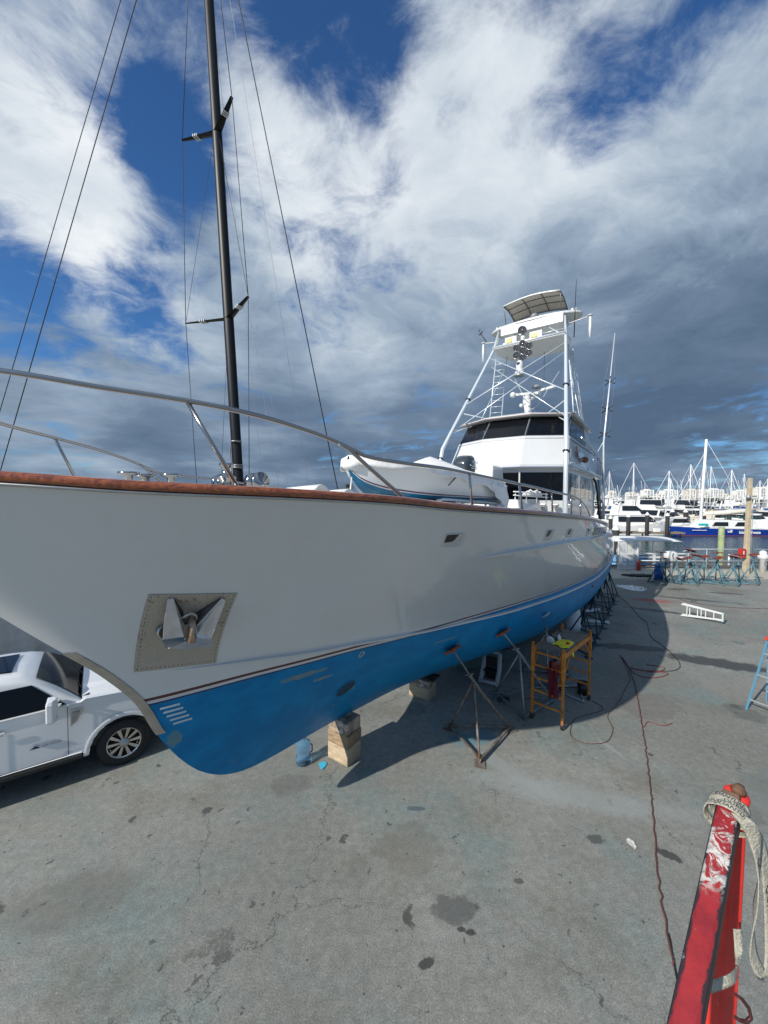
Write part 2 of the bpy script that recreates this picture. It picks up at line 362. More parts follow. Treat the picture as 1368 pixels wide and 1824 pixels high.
# ------------------------------------------------------------------ ground
def ground_mat():
    m = bpy.data.materials.new('old_concrete'); m.use_nodes = True; q = NT(m.node_tree)
    tc = q.n('ShaderNodeTexCoord').outputs['Object']; X = q.xyz(tc)
    big = q.noise(tc, .16, 5, .6); med = q.noise(q.v('ADD', tc, (9,4,0)), .55, 7, .65, .4); fine = q.noise(tc, 9, 8, .75); grit = q.noise(tc, 55, 4, .8)
    c = q.mix(q.ss(big, .35, .65), (.205,.206,.186), (.285,.285,.262))
    c = q.mix(q.ss(med, .45, .72, 0, .6), c, (.165,.238,.235))
    c = q.mix(q.ss(q.noise(q.v('ADD', tc, (3,8,0)), .33, 6, .7), .50, .64, 0, .5), c, (.165,.155,.125))
    c = q.mix(q.ss(q.noise(q.v('MULTIPLY', q.v('ADD', tc, (1,8,4)), (.5,1.6,1)), .8, 6, .7), .56, .68, 0, .45), c, (.31,.32,.30))
    c = q.mix(q.ss(fine, .3, .75), q.mix(1., c, (.82,.82,.82), 'MULTIPLY'), q.mix(1., c, (1.18,1.18,1.18), 'MULTIPLY'))
    c = q.mix(q.ss(grit, .3, .72), q.mix(1., c, (.66,.66,.65), 'MULTIPLY'), q.mix(1., c, (1.30,1.30,1.28), 'MULTIPLY'))
    # pale aggregate and grit specks
    vs = q.vor(tc, 15); c = q.mix(q.m('MULTIPLY', q.ss(vs['Distance'], .11, .05, 0, .85), q.ss(q.xyz(vs['Color'])[0], .80, .82)), c, (.50,.49,.45))
    vs = q.vor(q.v('ADD', tc, (2,7,0)), 7); c = q.mix(q.m('MULTIPLY', q.ss(vs['Distance'], .12, .07, 0, .85), q.ss(q.xyz(vs['Color'])[1], .86, .88)), c, (.05,.05,.05))
    # dark oil / paint drops of several sizes, ragged
    wv = q.v('ADD', tc, q.v('SCALE', q.cxyz(q.noise(tc, 6, 4), q.noise(q.v('ADD', tc, (5,5,5)), 6, 4), 0.), None, .28))
    for sc, th, r, col, am in ((1.6,.62,.16,(.055,.055,.055),.8),(3.3,.62,.17,(.06,.065,.065),.8),(5.5,.55,.17,(.07,.075,.075),.75),(9.,.62,.18,(.07,.075,.075),.7),(.8,.70,.24,(.12,.13,.12),.5),(.55,.62,.22,(.10,.10,.095),.55),(1.1,.80,.20,(.06,.13,.14),.5)):
        vs = q.vor(q.v('MULTIPLY', wv, (1, .8, 1)), sc); cc = q.xyz(vs['Color'])
        rad = q.m('MULTIPLY', cc[1], r)
        e = q.m('SUBTRACT', vs['Distance'], rad)
        c = q.mix(q.m('MULTIPLY', q.ss(e, .02, -.03, 0, am), q.ss(cc[0], th, th + .02)), c, col)
    # cracks
    wc = q.v('ADD', tc, q.v('SCALE', q.cxyz(q.noise(tc, 1.2, 6, .7), q.noise(q.v('ADD', tc, (8,1,3)), 1.2, 6, .7), 0.), None, 1.5))
    ve = q.vor(wc, .33, 'DISTANCE_TO_EDGE')['Distance']
    brk = q.ss(q.noise(q.v('ADD', tc, (1,2,3)), .5, 3), .46, .56)
    c = q.mix(q.m('MULTIPLY', q.ss(ve, .005, .0015, 0, .65), brk), c, (.05,.05,.045))
    ve2 = q.vor(wc, 1.1, 'DISTANCE_TO_EDGE')['Distance']
    brk2 = q.ss(q.noise(q.v('ADD', tc, (31,2,3)), .6, 3), .60, .66)
    c = q.mix(q.m('MULTIPLY', q.ss(ve2, .005, .002, 0, .35), brk2), c, (.08,.08,.075))
    # named stains: centre, radii, angle, colour, amount
    wet = None
    def stain(cx, cy, rx, ry, ang, col, amt, rag=1.6, nsc=2.5, soft=.35):
        nonlocal c
        co, si = cos(ang), sin(ang); dx = q.m('SUBTRACT', X[0], cx); dy = q.m('SUBTRACT', X[1], cy)
        u = q.m('DIVIDE', q.m('ADD', q.m('MULTIPLY', dx, co), q.m('MULTIPLY', dy, si)), rx)
        w_ = q.m('DIVIDE', q.m('SUBTRACT', q.m('MULTIPLY', dy, co), q.m('MULTIPLY', dx, si)), ry)
        e = q.m('SQRT', q.m('ADD', q.m('MULTIPLY', u, u), q.m('MULTIPLY', w_, w_)))
        e = q.m('ADD', e, q.m('MULTIPLY', q.m('SUBTRACT', q.noise(q.v('ADD', tc, (cx, cy, 0)), nsc, 6, .65), .5), rag))
        k = q.ss(e, 1.0 + soft * .5, 1.0 - soft * .5, 0, amt); c = q.mix(k, c, col); return k
    S = STAINS
    wets = []
    for a in S:
        k = stain(*a[:7], *(a[8] if len(a) > 8 else (1.7, max(2.5, 1.0 / a[3]), .35)))
        if len(a) > 7 and a[7]: wets.append(k)
    # dusty pale strip along the sea wall
    edge = q.ss(q.m('ADD', X[1], q.m('MULTIPLY', q.noise(tc, .8, 6), 1.6)), 25.0, 25.5)
    c = q.mix(edge, c, q.mix(q.ss(fine, .3, .7), (.36,.34,.27), (.46,.44,.36)))
    bs = q.n('ShaderNodeBsdfPrincipled'); q.put(bs.inputs['Base Color'], c)
    wk = wets[0]
    for w_ in wets[1:]: wk = q.m('MAXIMUM', wk, w_)
    q.put(bs.inputs['Roughness'], q.m('SUBTRACT', .88, q.m('MULTIPLY', wk, .35))); bs.inputs['Specular IOR Level'].default_value = .3
    b = q.n('ShaderNodeBump'); b.inputs['Strength'].default_value = .5; b.inputs['Distance'].default_value = .006
    q.put(b.inputs['Height'], q.m('ADD', grit, q.m('MULTIPLY', fine, .8))); q.put(bs.inputs['Normal'], b.outputs[0])
    o = q.n('ShaderNodeOutputMaterial'); q.t.links.new(bs.outputs[0], o.inputs[0]); return m
DK = (.040,.042,.043)
STAINS = [(10.3,11.7,1.35,.42,-.45,DK,.85,True), (8.4,12.9,1.2,.28,-.2,DK,.7,True), (12.3,17.3,1.1,.22,-.5,DK,.8,True), (15.6,19.3,1.6,.2,-.45,DK,.6,True),
    (13.4,19.0,.9,.35,-.3,(.30,.06,.055),.7,False,(2.8,3.5,.9)), (16.6,21.5,.6,.25,0,DK,.6,True), (18.5,20.6,.9,.2,-.3,DK,.6,True),
    (1.96,7.9,.5,.25,.3,(.03,.19,.27),.55,False,(2.0,3,.8)), (3.2,6.35,1.5,.28,-.25,(.30,.33,.32),.55,False,(1.4,2,1.)), (2.3,7.0,.9,.16,-.9,(.30,.33,.32),.45,False,(1.4,2,1.)), (4.6,7.6,.30,.05,1.9,(.34,.36,.35),.4),
    (.88,4.52,.27,.17,0,(.075,.075,.072),.65), (.40,5.35,.45,.4,0,(.13,.125,.10),.35), (-1.59,6.58,.35,.25,.3,(.09,.09,.085),.35), (-3.9,4.6,.8,.35,.2,(.12,.11,.09),.4,False,(1.6,2,.8)),
    (4.04,5.26,.17,.07,-.6,(.045,.045,.045),.85), (3.15,5.5,.12,.08,0,(.05,.05,.05),.7), (.93,4.3,.05,.03,0,(.04,.04,.04),.85), (1.03,4.27,.06,.035,0,(.04,.04,.04),.85), (.49,3.97,.09,.05,.4,(.04,.04,.04),.85), (.54,6.04,.14,.05,0,(.06,.09,.11),.7), (1.8,4.87,.07,.04,0,(.05,.05,.05),.7),
    (6.5,9.2,.9,.5,.4,(.13,.12,.11),.4), (-1.02,9.56,.6,.3,0,(.12,.12,.115),.4), (7.4,6.6,1.4,.5,.3,(.15,.18,.17),.5)]
M_ground = ground_mat()
mb = MB()
SEA = 28.4
pts = [(-500,-200),(900,-200),(900,SEA),(8,SEA),(8,900),(-500,900)]
mb.poly([(x, y, 0) for x, y in pts])
tag(mb.build('ground', M_ground), 'worn grey concrete yard floor with stains, cracks and drops', 'ground', kind='structure')
mb = MB(); mb.box((454, SEA + .2, -.95), (892, .4, 1.98)); mb.box((7.9, 464, -1.5), (.4, 872, 2.6))
tag(mb.build('sea_wall', mat('sea_wall_concrete', (.20,.19,.16), .9, var=.2, scale=.8, dirt=(.06,.06,.05), damt=.7)), 'low weathered concrete sea wall between the yard and the water', 'sea wall', kind='structure')
def water_mat():
    m = bpy.data.materials.new('harbour_water'); m.use_nodes = True; q = NT(m.node_tree)
    tc = q.n('ShaderNodeTexCoord').outputs['Object']
    bs = q.n('ShaderNodeBsdfPrincipled'); bs.inputs['Base Color'].default_value = (.018,.062,.066,1); bs.inputs['Roughness'].default_value = .12; bs.inputs['IOR'].default_value = 1.33
    b = q.n('ShaderNodeBump'); b.inputs['Strength'].default_value = .9; b.inputs['Distance'].default_value = .12
    q.put(b.inputs['Height'], q.m('ADD', q.noise(q.v('MULTIPLY', tc, (.7, 1.3, 1)), 1.3, 5, .65), q.m('MULTIPLY', q.noise(tc, .25, 3), 1.5)))
    q.put(bs.inputs['Normal'], b.outputs[0]); o = q.n('ShaderNodeOutputMaterial'); q.t.links.new(bs.outputs[0], o.inputs[0]); return m
mb = MB(); mb.poly([(-20,20,-1.3),(3000,20,-1.3),(3000,1400,-1.3),(-20,1400,-1.3)])
tag(mb.build('water', water_mat()), 'dark blue green rippled harbour water', 'water', kind='structure')
mb = MB(); mb.poly([(-500,899,-.2),(3000,899,-.2),(3000,2600,-.2),(-500,2600,-.2)])
tag(mb.build('far_shore', mat('far_land', (.09,.10,.06), .9, var=.2, scale=.05)), 'low far shore under the tower blocks', 'shore', kind='structure')
# ================================================================== THE YACHT
yacht = empty('motor_yacht', P0, 'large white motor yacht with blue bottom and tall fishing tower, propped on jack stands', 'yacht', atan2(DV.y, DV.x))
TL = lambda t, b, z: (t, -b, z)
def YB(): return MB(TL)
NS = 70
def stations(t0, n=NS): return [t0 + (TE - t0) * ((i / n) ** 2.0) for i in range(n + 1)]
def hull_strip(zf, rows, off=0.):
    """zf(r, t) gives the height of row r in 0..rows at station t; both sides mirrored"""
    out = []
    for side in (1, -1):
        g_ = []
        for r in range(rows + 1):
            z0 = zf(r, -5.0); t0 = tstem(z0)
            for _ in range(6): t0 = tstem(zf(r, t0))
            row = []
            for t in stations(t0):
                z = zf(r, t); b = hull_b(t, z) if t > t0 else 0.
                row.append((t, side * (b + off), z))
            g_.append(row)
        out.append(g_)
    return out
def add_strip(name, zf, rows, m, off=0.):
    mb = YB()
    for g_ in hull_strip(zf, rows, off): mb.grid(g_)
    return mb.build(name, m, yacht)
Z1, Z2, Z3, Z4 = ZW, ZW + .022, ZW + .062, ZW + .102
NR = 22
def ztop(r, t): return lerp(Z4, sheer(t), (r / NR))
add_strip('topsides', ztop, NR, M_hull)
add_strip('boot_stripe', lambda r, t: lerp(Z3, Z4, r), 1, mat('dark_red_stripe', (.085,.012,.014), .3, coat=.5))
plab(add_strip('boot_stripe', lambda r, t: lerp(Z2, Z3, r), 1, mat('pale_stripe', (.66,.64,.62), .35)), 'pale stripe under the dark red one')
plab(add_strip('boot_stripe', lambda r, t: lerp(Z1, Z2, r), 1, mat('navy_stripe', (.01,.03,.12), .4)), 'thin navy line along the top of the blue bottom')
mb = YB()
for side in (1, -1):
    sts = [-3.42 + (TE + 3.42) * ((i / 90) ** 1.8) for i in range(91)]
    g_ = []
    for k in range(15):
        q_ = k / 14
        g_.append([(t, side * (bottom_b(t, q_)), lerp(ZW, keel(t), q_)) for t in sts])
    mb.grid(g_)
mb.build('bottom', M_blue, yacht)
# transom
mb = YB()
zs = [sheer(TE) - (sheer(TE) - ZW) * i / 8 for i in range(9)]
half = [(TE, hull_b(TE, z), z) for z in zs] + [(TE, bottom_b(TE, k / 8), lerp(ZW, keel(TE), k / 8)) for k in range(1, 9)]
mb.poly(half + [(t, -b, z) for t, b, z in half[::-1]]); mb.build('transom', M_hull, yacht)
# rub rails that stand proud of the topsides
def moulding(T, h, d, m, name='spray_rail'):
    mb = YB(); r = [[], [], [], []]
    t0, t1 = T[0][0], T[-1][0]; n = 60
    for i in range(n + 1):
        t = t0 + (t1 - t0) * i / n; z = stab(T, t); k = min(1, (i + .15) / 3, (n - i + .15) / 3)
        def B(zz): return hull_b(t, max(zz, ZW)) if zz >= ZW else bottom_b(t, (ZW - zz) / (ZW - keel(t)))
        r[0].append((t, B(z + h*k) - .004, z + h*k)); r[1].append((t, B(z + h*k*.4) + d*k, z + h*k*.45)); r[2].append((t, B(z - h*k*.5) + d*k, z - h*k*.5)); r[3].append((t, B(z - h*k) - .004, z - h*k))
    mb.grid(r, False); mb.grid([[(a, -b, c) for a, b, c in row] for row in r], False); return mb.build(name, m, yacht)
moulding([(.40,4.06),(3,4.06),(6,4.0),(9,3.9),(13,3.72),(18.4,3.4)], .045, .085, M_white)
moulding([(-3.2,2.975),(-2.74,2.912),(-2.27,2.851),(-1.41,2.748),(-.63,2.69),(.9,2.585),(1.92,2.53),(3.6,2.46),(8,2.44),(18.4,2.44)], .030, .055, M_white)
# varnished cap rail and metal strip under it
def cap(name, prof, m, inset=0.):
    mb = YB()
    sts = [-5.62 + (TE + 5.62) * ((i / 110) ** 1.7) for i in range(111)]
    for side in (1, -1):
        rows = []
        for db, dz in prof:
            rows.append([(t - (.05 + max(db, 0)) * max(0, 1 - i / 6), side * max(0., hull_b(t, sheer(t)) + db if i > 0 else 0), sheer(t) + dz) for i, t in enumerate(sts)])
        mb.grid(rows, True)
    return mb.build(name, m, yacht)
cap('cap_rail', [(.008,.004),(.045,.012),(.055,.045),(.045,.072),(.01,.084),(-.10,.084),(-.13,.075),(-.13,-.05)], M_varn)
plab(cap('rub_strip', [(-.002,-.022),(.030,-.022),(.036,-.010),(.030,.003),(-.002,.003)], M_steelb), 'metal strip under the varnished rail')
mb = YB(); rows = []
for i in range(60):
    t = -5.4 + (TE + 5.4) * (i / 59) ** 1.3; bb = max(.02, hull_b(t, sheer(t)) - .11)
    rows.append([(t, bb * k, sheer(t) + .03 + .07 * (1 - k * k)) for k in [-1, -.75, -.5, -.25, 0, .25, .5, .75, 1]])
mb.grid(rows); mb.build('deck', mat('deck_paint', (.62,.62,.60), .6, var=.05), yacht)
# stem guard plate, wrapped round the stem
def stem_pt(z, side, back, off):
    t = tstem(z); return (t - off * .7 + back, side * (hull_b(t + back, z) + off if z >= ZW else bottom_b(t + back, (ZW - z) / max(.01, ZW - keel(t + back))) + off), z)
mb = YB()
zz = [3.42 - (3.42 - 2.14) * i / 16 for i in range(17)]
def st2(z, side, back, off):
    t = tstem(z) + back
    if z >= ZW: b = hull_b(t, z)
    else: b = bottom_b(t, min(1, (ZW - z) / max(.01, ZW - keel(t)))) if keel(t) < z else 0
    return (t - (off if back == 0 else 0), side * (b + off) if back else 0, z)
for side in (1, -1):
    mb.grid([[st2(z, side, bk, .012) for z in zz] for bk in (0, .025, .05, .075, .08)], False)
mb.build('stem_guard', M_steelb, yacht)
# pale draught lines near the stem
mb = YB()
for k in range(5):
    z = 2.49 - .062 * k; a = []; b = []
    for i in range(9):
        t = tstem(z) + .16 + .20 * i / 8 + .01 * k
        for zz_, L in ((z, a), (z - .028, b)): L.append((t, bottom_b(t, (ZW - zz_) / (ZW - keel(t))) + .006, zz_))
    mb.grid([a, b], False)
plab(mb.build('painted_mark', mat('pale_blue_mark', (.50,.62,.66), .5), yacht), 'five short pale lines painted by the stem')
# anchor plate
def hb(t, z): return hull_b(t, z)
PC = [(-3.657,4.048), (-2.906,3.963), (-2.728,2.951), (-3.537,3.054)]
def platept(u, v, off):
    a = [lerp(PC[0][k], PC[1][k], u) for k in (0, 1)]; b = [lerp(PC[3][k], PC[2][k], u) for k in (0, 1)]
    t, z = lerp(a[0], b[0], v), lerp(a[1], b[1], v); return (t, hb(t, z) + off, z)
def plate_material():
    m = bpy.data.materials.new('worn_anchor_plate'); m.use_nodes = True; q = NT(m.node_tree)
    tc = q.n('ShaderNodeTexCoord').outputs['Object']
    w = q.n('ShaderNodeTexWave', wave_type='BANDS', bands_direction='X'); q.put(w.inputs[0], tc); w.inputs['Scale'].default_value = 11; w.inputs['Distortion'].default_value = 9; w.inputs['Detail'].default_value = 5; w.inputs['Detail Scale'].default_value = 1.4
    f = q.noise(tc, 5, 6, .7)
    c = q.mix(q.m('MULTIPLY', w.outputs['Fac'], .6), (.41,.38,.32), (.53,.50,.44)); c = q.mix(q.ss(f, .4, .7, 0, .6), c, (.41,.375,.30))
    x = q.xyz(tc)
    c = q.mix(q.m('MULTIPLY', q.ss(q.noise(q.v('MULTIPLY', tc, (9, 9, 1.2)), 2, 5), .55, .7, 0, .7), q.ss(x[2], 3.0, 4.0)), c, (.17,.09,.04))
    bs = q.n('ShaderNodeBsdfPrincipled'); q.put(bs.inputs['Base Color'], c); bs.inputs['Metallic'].default_value = .3; bs.inputs['Roughness'].default_value = .4
    b = q.n('ShaderNodeBump'); b.inputs['Strength'].default_value = .25; b.inputs['Distance'].default_value = .006; q.put(b.inputs['Height'], w.outputs['Fac']); q.put(bs.inputs['Normal'], b.outputs[0])
    o = q.n('ShaderNodeOutputMaterial'); q.t.links.new(bs.outputs[0], o.inputs[0]); return m
mb = YB()
N_ = 12
mb.grid([[platept(u / N_, v / N_, .014) for u in range(N_ + 1)] for v in range(N_ + 1)], True)
edge = [platept(u / N_, 0, .014) for u in range(N_)] + [platept(1, v / N_, .014) for v in range(N_)] + [platept(1 - u / N_, 1, .014) for u in range(N_)] + [platept(0, 1 - v / N_, .014) for v in range(N_)]
e2 = [platept(u / N_, 0, -.01) for u in range(N_)] + [platept(1, v / N_, -.01) for v in range(N_)] + [platept(1 - u / N_, 1, -.01) for u in range(N_)] + [platept(0, 1 - v / N_, -.01) for v in range(N_)]
mb.rings([e2, edge], False, False)
plate = mb.build('anchor_plate', plate_material(), yacht)
mb = YB()
for k in range(19):
    f = .03 + .94 * k / 18
    for u, v in ((.035, f), (.965, f), (f, .965)):
        p = platept(u, v, .016); mb.ball(p, .006, 6, 4)
mb.build('row_of_rivets', mat('dark_rivets', (.08,.075,.06), .5, metal=.5), plate)
mb = YB(); c = platept(.44, .30, 0)
mb.lathe([(.085, -.02), (.085, .03), (.065, .035), (.055, -.05)], c, (-.25, .8, -.1), 18); mb.build('hawse_hole', M_black, plate)
# port lights: recess frame and dark glass on a slant
def port(pts, lab, off=.012, glass=(.06,.70,.08,.72)):
    """pts: corners TL, TR, BR, BL as (t, z)"""
    def P(u, v, o): 
        t = lerp(lerp(pts[0][0], pts[1][0], u), lerp(pts[3][0], pts[2][0], u), v); z = lerp(lerp(pts[0][1], pts[1][1], u), lerp(pts[3][1], pts[2][1], u), v)
        return (t, hb(t, z) + o, z)
    def loop(a, o, n=5):
        # rounded rectangle in u, v with corner radius
        R = .16; L = []
        for cu, cv, s0 in ((1-R, R, -pi/2), (1-R, 1-R, 0), (R, 1-R, pi/2), (R, R, pi)):
            for k in range(n + 1):
                an = s0 + (pi/2) * k / n; u, v = cu + R * cos(an), cv + R * sin(an)
                L.append(P(.5 + (u - .5) * a, .5 + (v - .5) * a, o))
        return L
    fr = YB(); fr.rings([loop(1.0, -.01), loop(1.0, .014), loop(.90, .016), loop(.84, .004)], False, False)
    fo = fr.build('porthole', M_white, yacht)
    if lab: plab(fo, lab)
    gl = YB(); gl.poly(loop(.85, .005)); gl.build('recess', mat('recess_grey', (.55,.56,.56), .35), fo)
    gl = YB()
    q4 = [P(u, v, .012) for u, v in ((.12, .10), (.66, .08), (.52, .50), (.44, .60), (.10, .66))]
    gl.poly(q4); gl.build('pane', M_glass, fo)
    return fo
port([(-.773,4.539), (-.329,4.524), (-.193,4.318), (-.642,4.338)], 'largest porthole, nearest the bow')
port([(2.20,4.44), (2.60,4.43), (2.72,4.20), (2.36,4.215)], None)
port([(3.40,4.39), (3.76,4.38), (3.88,4.17), (3.50,4.18)], None)
port([(4.95,4.315), (5.33,4.30), (5.43,4.12), (5.06,4.135)], None)
mb = YB(); gp = []
VT = [(6.1,4.27), (8.5,4.16), (8.2,3.97), (5.85,4.08)]
def vpt(u, v, o):
    t = lerp(lerp(VT[0][0], VT[1][0], u), lerp(VT[3][0], VT[2][0], u), v); z = lerp(lerp(VT[0][1], VT[1][1], u), lerp(VT[3][1], VT[2][1], u), v); return (t, hb(t, z) + o, z)
mb.grid([[vpt(u / 8, v / 2, .006) for u in range(9)] for v in range(3)]); vent = mb.build('side_vent', mat('vent_dark', (.10,.11,.12), .5), yacht)
mb = YB()
for v in (0, .25, .5, .75, 1):
    mb.grid([[vpt(u / 8, v - .045, .022) for u in range(9)], [vpt(u / 8, v + .045, .022) for u in range(9)]], False)
for u in (0, .2, .4, .6, .8, 1): mb.grid([[vpt(u - .012, v / 4, .018) for v in range(5)], [vpt(u + .012, v / 4, .018) for v in range(5)]], False)
mb.build('grille', M_white, vent)
# bow thruster hole and small round grating
mb = YB(); tc_, zc_ = -.48, 1.76
def bpt(t, z, off): return (t, bottom_b(t, (ZW - z) / (ZW - keel(t))) + off, z)
mb.poly([bpt(tc_ + .16 * cos(a) + .03 * sin(a), zc_ + .135 * sin(a), .008) for a in [2*pi*k/24 for k in range(24)]])
th = mb.build('thruster_hole', mat('thruster_shadowed', (.010,.045,.09), .6), yacht)  # flat dark disc, shade of the tunnel put into its colour
mb = YB()
for k in range(1): mb.grid([[bpt(tc_ + (.16*q_) * cos(a) + .03*q_ * sin(a), zc_ + .135*q_ * sin(a), .012) for a in [2*pi*j/24 for j in range(25)]] for q_ in (1.0, 1.12)])
mb.build('thruster_rim', M_blue, th)
mb = YB()
for k in range(8):
    a = 2*pi*k/8; mb.poly([bpt(-.51 + r * cos(a + w), 2.452 + r * sin(a + w), .006) for r, w in ((.022,-.25), (.060,-.26), (.060,.22), (.022,.2))])
mb.build('water_intake', mat('pale_intake', (.42,.50,.50), .5), yacht)

# ------------------------------------------------------------------ stainless bow rails
def rb(t): return hull_b(t, sheer(t)) - .12
RAIL = [(-5.55,5.93),(-5.3,5.93),(-5.0,5.92),(-4.69,5.89),(-4.24,5.83),(-3.69,5.78),(-3.22,5.72),(-2.73,5.62),(-2.38,5.515),(-2.15,5.435),(-1.6,5.40),(-1.05,5.385),(-.43,5.345),(1.01,5.25),(2.39,5.16),(3.92,5.07),(5.05,4.88),(5.7,4.66),(5.9,4.56)]
def rp(t, z, s, db=0): 
    t = max(t, -5.5); return (t, s * max(0.0, rb(t) + db), z)
mb = YB()
path = []
n = 90
for i in range(n + 1):
    t = -5.5 + 11.4 * i / n; path.append((t, stab(RAIL, t)))
full = [rp(t, z, 1) for t, z in path[::-1]] + [rp(t, z, -1) for t, z in path]
mb.tube([TL(*p) for p in full], .022, 10); mb.T = None
mb.v = mb.v; bow_rail = mb.build('deck_rail', M_steel, yacht)
for s in (1, -1):
    mb = MB()
    br_ = [(-2.5,5.55),(-2.38,5.50),(-2.15,5.33),(-1.9,5.16),(-1.68,5.02),(-1.64,4.97)]
    mb.tube([TL(*rp(t, z, s)) for t, z in br_], .022, 10); mb.build('rail_end', M_steel, bow_rail)
    for tt, tz, bt in ((-3.72,None,-3.38),(-.45,None,-.37),(1.0,None,1.11),(2.42,None,2.5),(3.7,None,3.78),(4.6,None,4.62)):
        mb = MB(); a = rp(tt, stab(RAIL, tt), s); b = rp(bt, sheer(bt) + .07, s)
        mb.tube([TL(*a), TL(*b)], .018, 8); mb.lathe([(.045,0),(.045,.012),(.02,.02)], TL(b[0], b[1], b[2] - .0), (0,0,1), 12); mb.build('stanchion', M_steel, bow_rail)
# ------------------------------------------------------------------ foredeck gear
mb = MB(); zc0 = sheer(-2.3) + .1
mb.lathe([(.17,0),(.17,.05),(.10,.08),(.085,.16),(.13,.20),(.13,.22),(.055,.25),(.05,.33),(.095,.37),(.095,.40),(.0,.41)], TL(-2.3,0,zc0), (0,0,1), 20)
wl = mb.build('windlass', M_steel, yacht)
mb = MB(); mb.box(TL(-2.25,0,zc0 + .02), (.9,.5,.04)); mb.build('windlass_base', M_white, wl)
for k in (-1, 1):
    mb = MB(); mb.lathe([(.12,-.05),(.12,.05),(.06,.06),(.06,.12),(.13,.13),(.13,.18),(0.,.19)], TL(-2.1, .32 * k, zc0 + .15), (0,-k,.0), 16); mb.build('gypsy', M_steel, wl)
mb = MB()
for k in range(7): mb.tube([TL(-2.75+.1*k, .28-.05*k, zc0+.05), TL(-2.7+.1*k, .22-.05*k, zc0+.09+.02*(k%2)), TL(-2.62+.1*k, .2-.05*k, zc0+.05)], .022, 6)
mb.build('chain', mat('dark_chain', (.10,.09,.08), .5, metal=.6), wl)
for t, b in ((-3.62,.32),(-3.4,.18),(-3.3,.55)):
    mb = MB(); mb.lathe([(.07,0),(.04,.03),(.04,.12),(.10,.135),(.10,.16),(0,.165)], TL(t,b,sheer(t)+.08), (0,0,1), 16); mb.build('mooring_bitt', M_steel, yacht)
mb = MB(); mb.lathe([(.28,0),(.28,.05),(.22,.08),(0,.085)], TL(-3.45,.0,sheer(-3.4)+.09), (0,0,1), 20); mb.build('deck_hatch', M_white, yacht)
mb = YB(); rows = []
for i in range(13):
    t = -1.75 + .8 * i / 12; rows.append([(t, .8 + .35 * j, sheer(t) + .16 + .075 * sin(i * .75) + .02 * j) for j in (-1, 0, 1)])
mb.grid(rows); mb.build('folded_canvas', M_canvas, yacht, solid=.03)

# ------------------------------------------------------------------ superstructure
def ring(o, z): return [(t, b, z) for t, b in o] + [(t, -b, z) for t, b in o[::-1]]
def wallq(o0, z0, o1, z1, i, u0, u1, f0, f1, side=1):
    """quad on facet i of a lofted wall, u along, f up"""
    def P(u, f):
        a = [lerp(o0[i][k], o0[i+1][k], u) for k in (0,1)]; b = [lerp(o1[i][k], o1[i+1][k], u) for k in (0,1)]
        return (lerp(a[0], b[0], f), side * lerp(a[1], b[1], f), lerp(z0, z1, f))
    return [P(u0, f0), P(u1, f0), P(u1, f1), P(u0, f1)]
def outslab(quad, th):
    q_ = [Vector(p) for p in quad]; nn = (q_[1] - q_[0]).cross(q_[2] - q_[0]).normalized(); c_ = sum(q_, Vector()) / len(q_)
    if nn.dot(Vector((c_.x - 13, c_.y, 0))) < 0: nn = -nn
    mb = YB(); mb.hexa([p - nn * .004 for p in q_], [p + nn * th for p in q_]); return mb
L0 = [(8.15,0),(8.2,.9),(9.0,2.3),(15.6,2.3),(15.6,0)]
zd = 4.25
mb = YB(); mb.rings([ring(L0[1:4], zd), ring(L0[1:4], 6.05)])
lower = mb.build('lower_house', M_wpaint, yacht)
LL = [(8.2,-.9)] + L0[1:4]                       # facet 0 spans the centreline
def lowwin(i, u0, u1, side=1, f0=None, f1=None, m=M_glass):
    z0_, z1_ = zd, 6.05; a = (4.98 - z0_) / (z1_ - z0_) if f0 is None else f0; b = (5.93 - z0_) / (z1_ - z0_) if f1 is None else f1
    return outslab(wallq(LL, z0_, LL, z1_, i, u0, u1, a, b, side), .014).build('window', m, lower)
lowwin(0, .02, .98)
for s in (1, -1):
    lowwin(1, .01, .98, s)
    for a, b in ((.008,.18),(.19,.36),(.37,.54),(.55,.70)): lowwin(2, a, b, s)
    P_ = [(13.70,2.3,5.0),(14.35,2.3,5.0),(14.25,2.3,5.45),(14.0,2.3,5.75),(13.70,2.3,5.90)]
    mb = YB(); mb.hexa([(t, s*(b-.004), z) for t,b,z in P_], [(t, s*(b+.014), z) for t,b,z in P_]); mb.build('window', M_glass, lower)
# eyebrow deck between the storeys
E0 = [(8.0,.95),(8.85,2.42),(17.2,2.42)]
mb = YB(); mb.rings([ring(E0, 6.05), ring([(7.94,.97),(8.8,2.47),(17.25,2.47)], 6.09), ring([(7.94,.97),(8.8,2.47),(17.25,2.47)], 6.17), ring([(8.1,.93),(8.95,2.36),(17.1,2.36)], 6.21)])
brow = mb.build('upper_deck', M_wpaint, yacht)
mb = YB()
for s in (1, -1):
    for (p, q_) in (((7.94,.97*s*-1),(7.94,.97*s)) ,) if s == 1 else (): mb.obox(((7.935),0,6.105), (.004,0,0), (0,.97,0), (0,0,.010))
    a, b = Vector((7.94,.97*s,6.105)), Vector((8.8,2.47*s,6.105)); mb.bar(a + Vector((-.004,0,0)), b + Vector((-.004,.0,0)), .006, .02)
    mb.bar((8.8,2.474*s,6.105), (17.2,2.474*s,6.105), .006, .02)
mb.build('trim_line', mat('slate_blue_line', (.12,.18,.32), .4), brow)
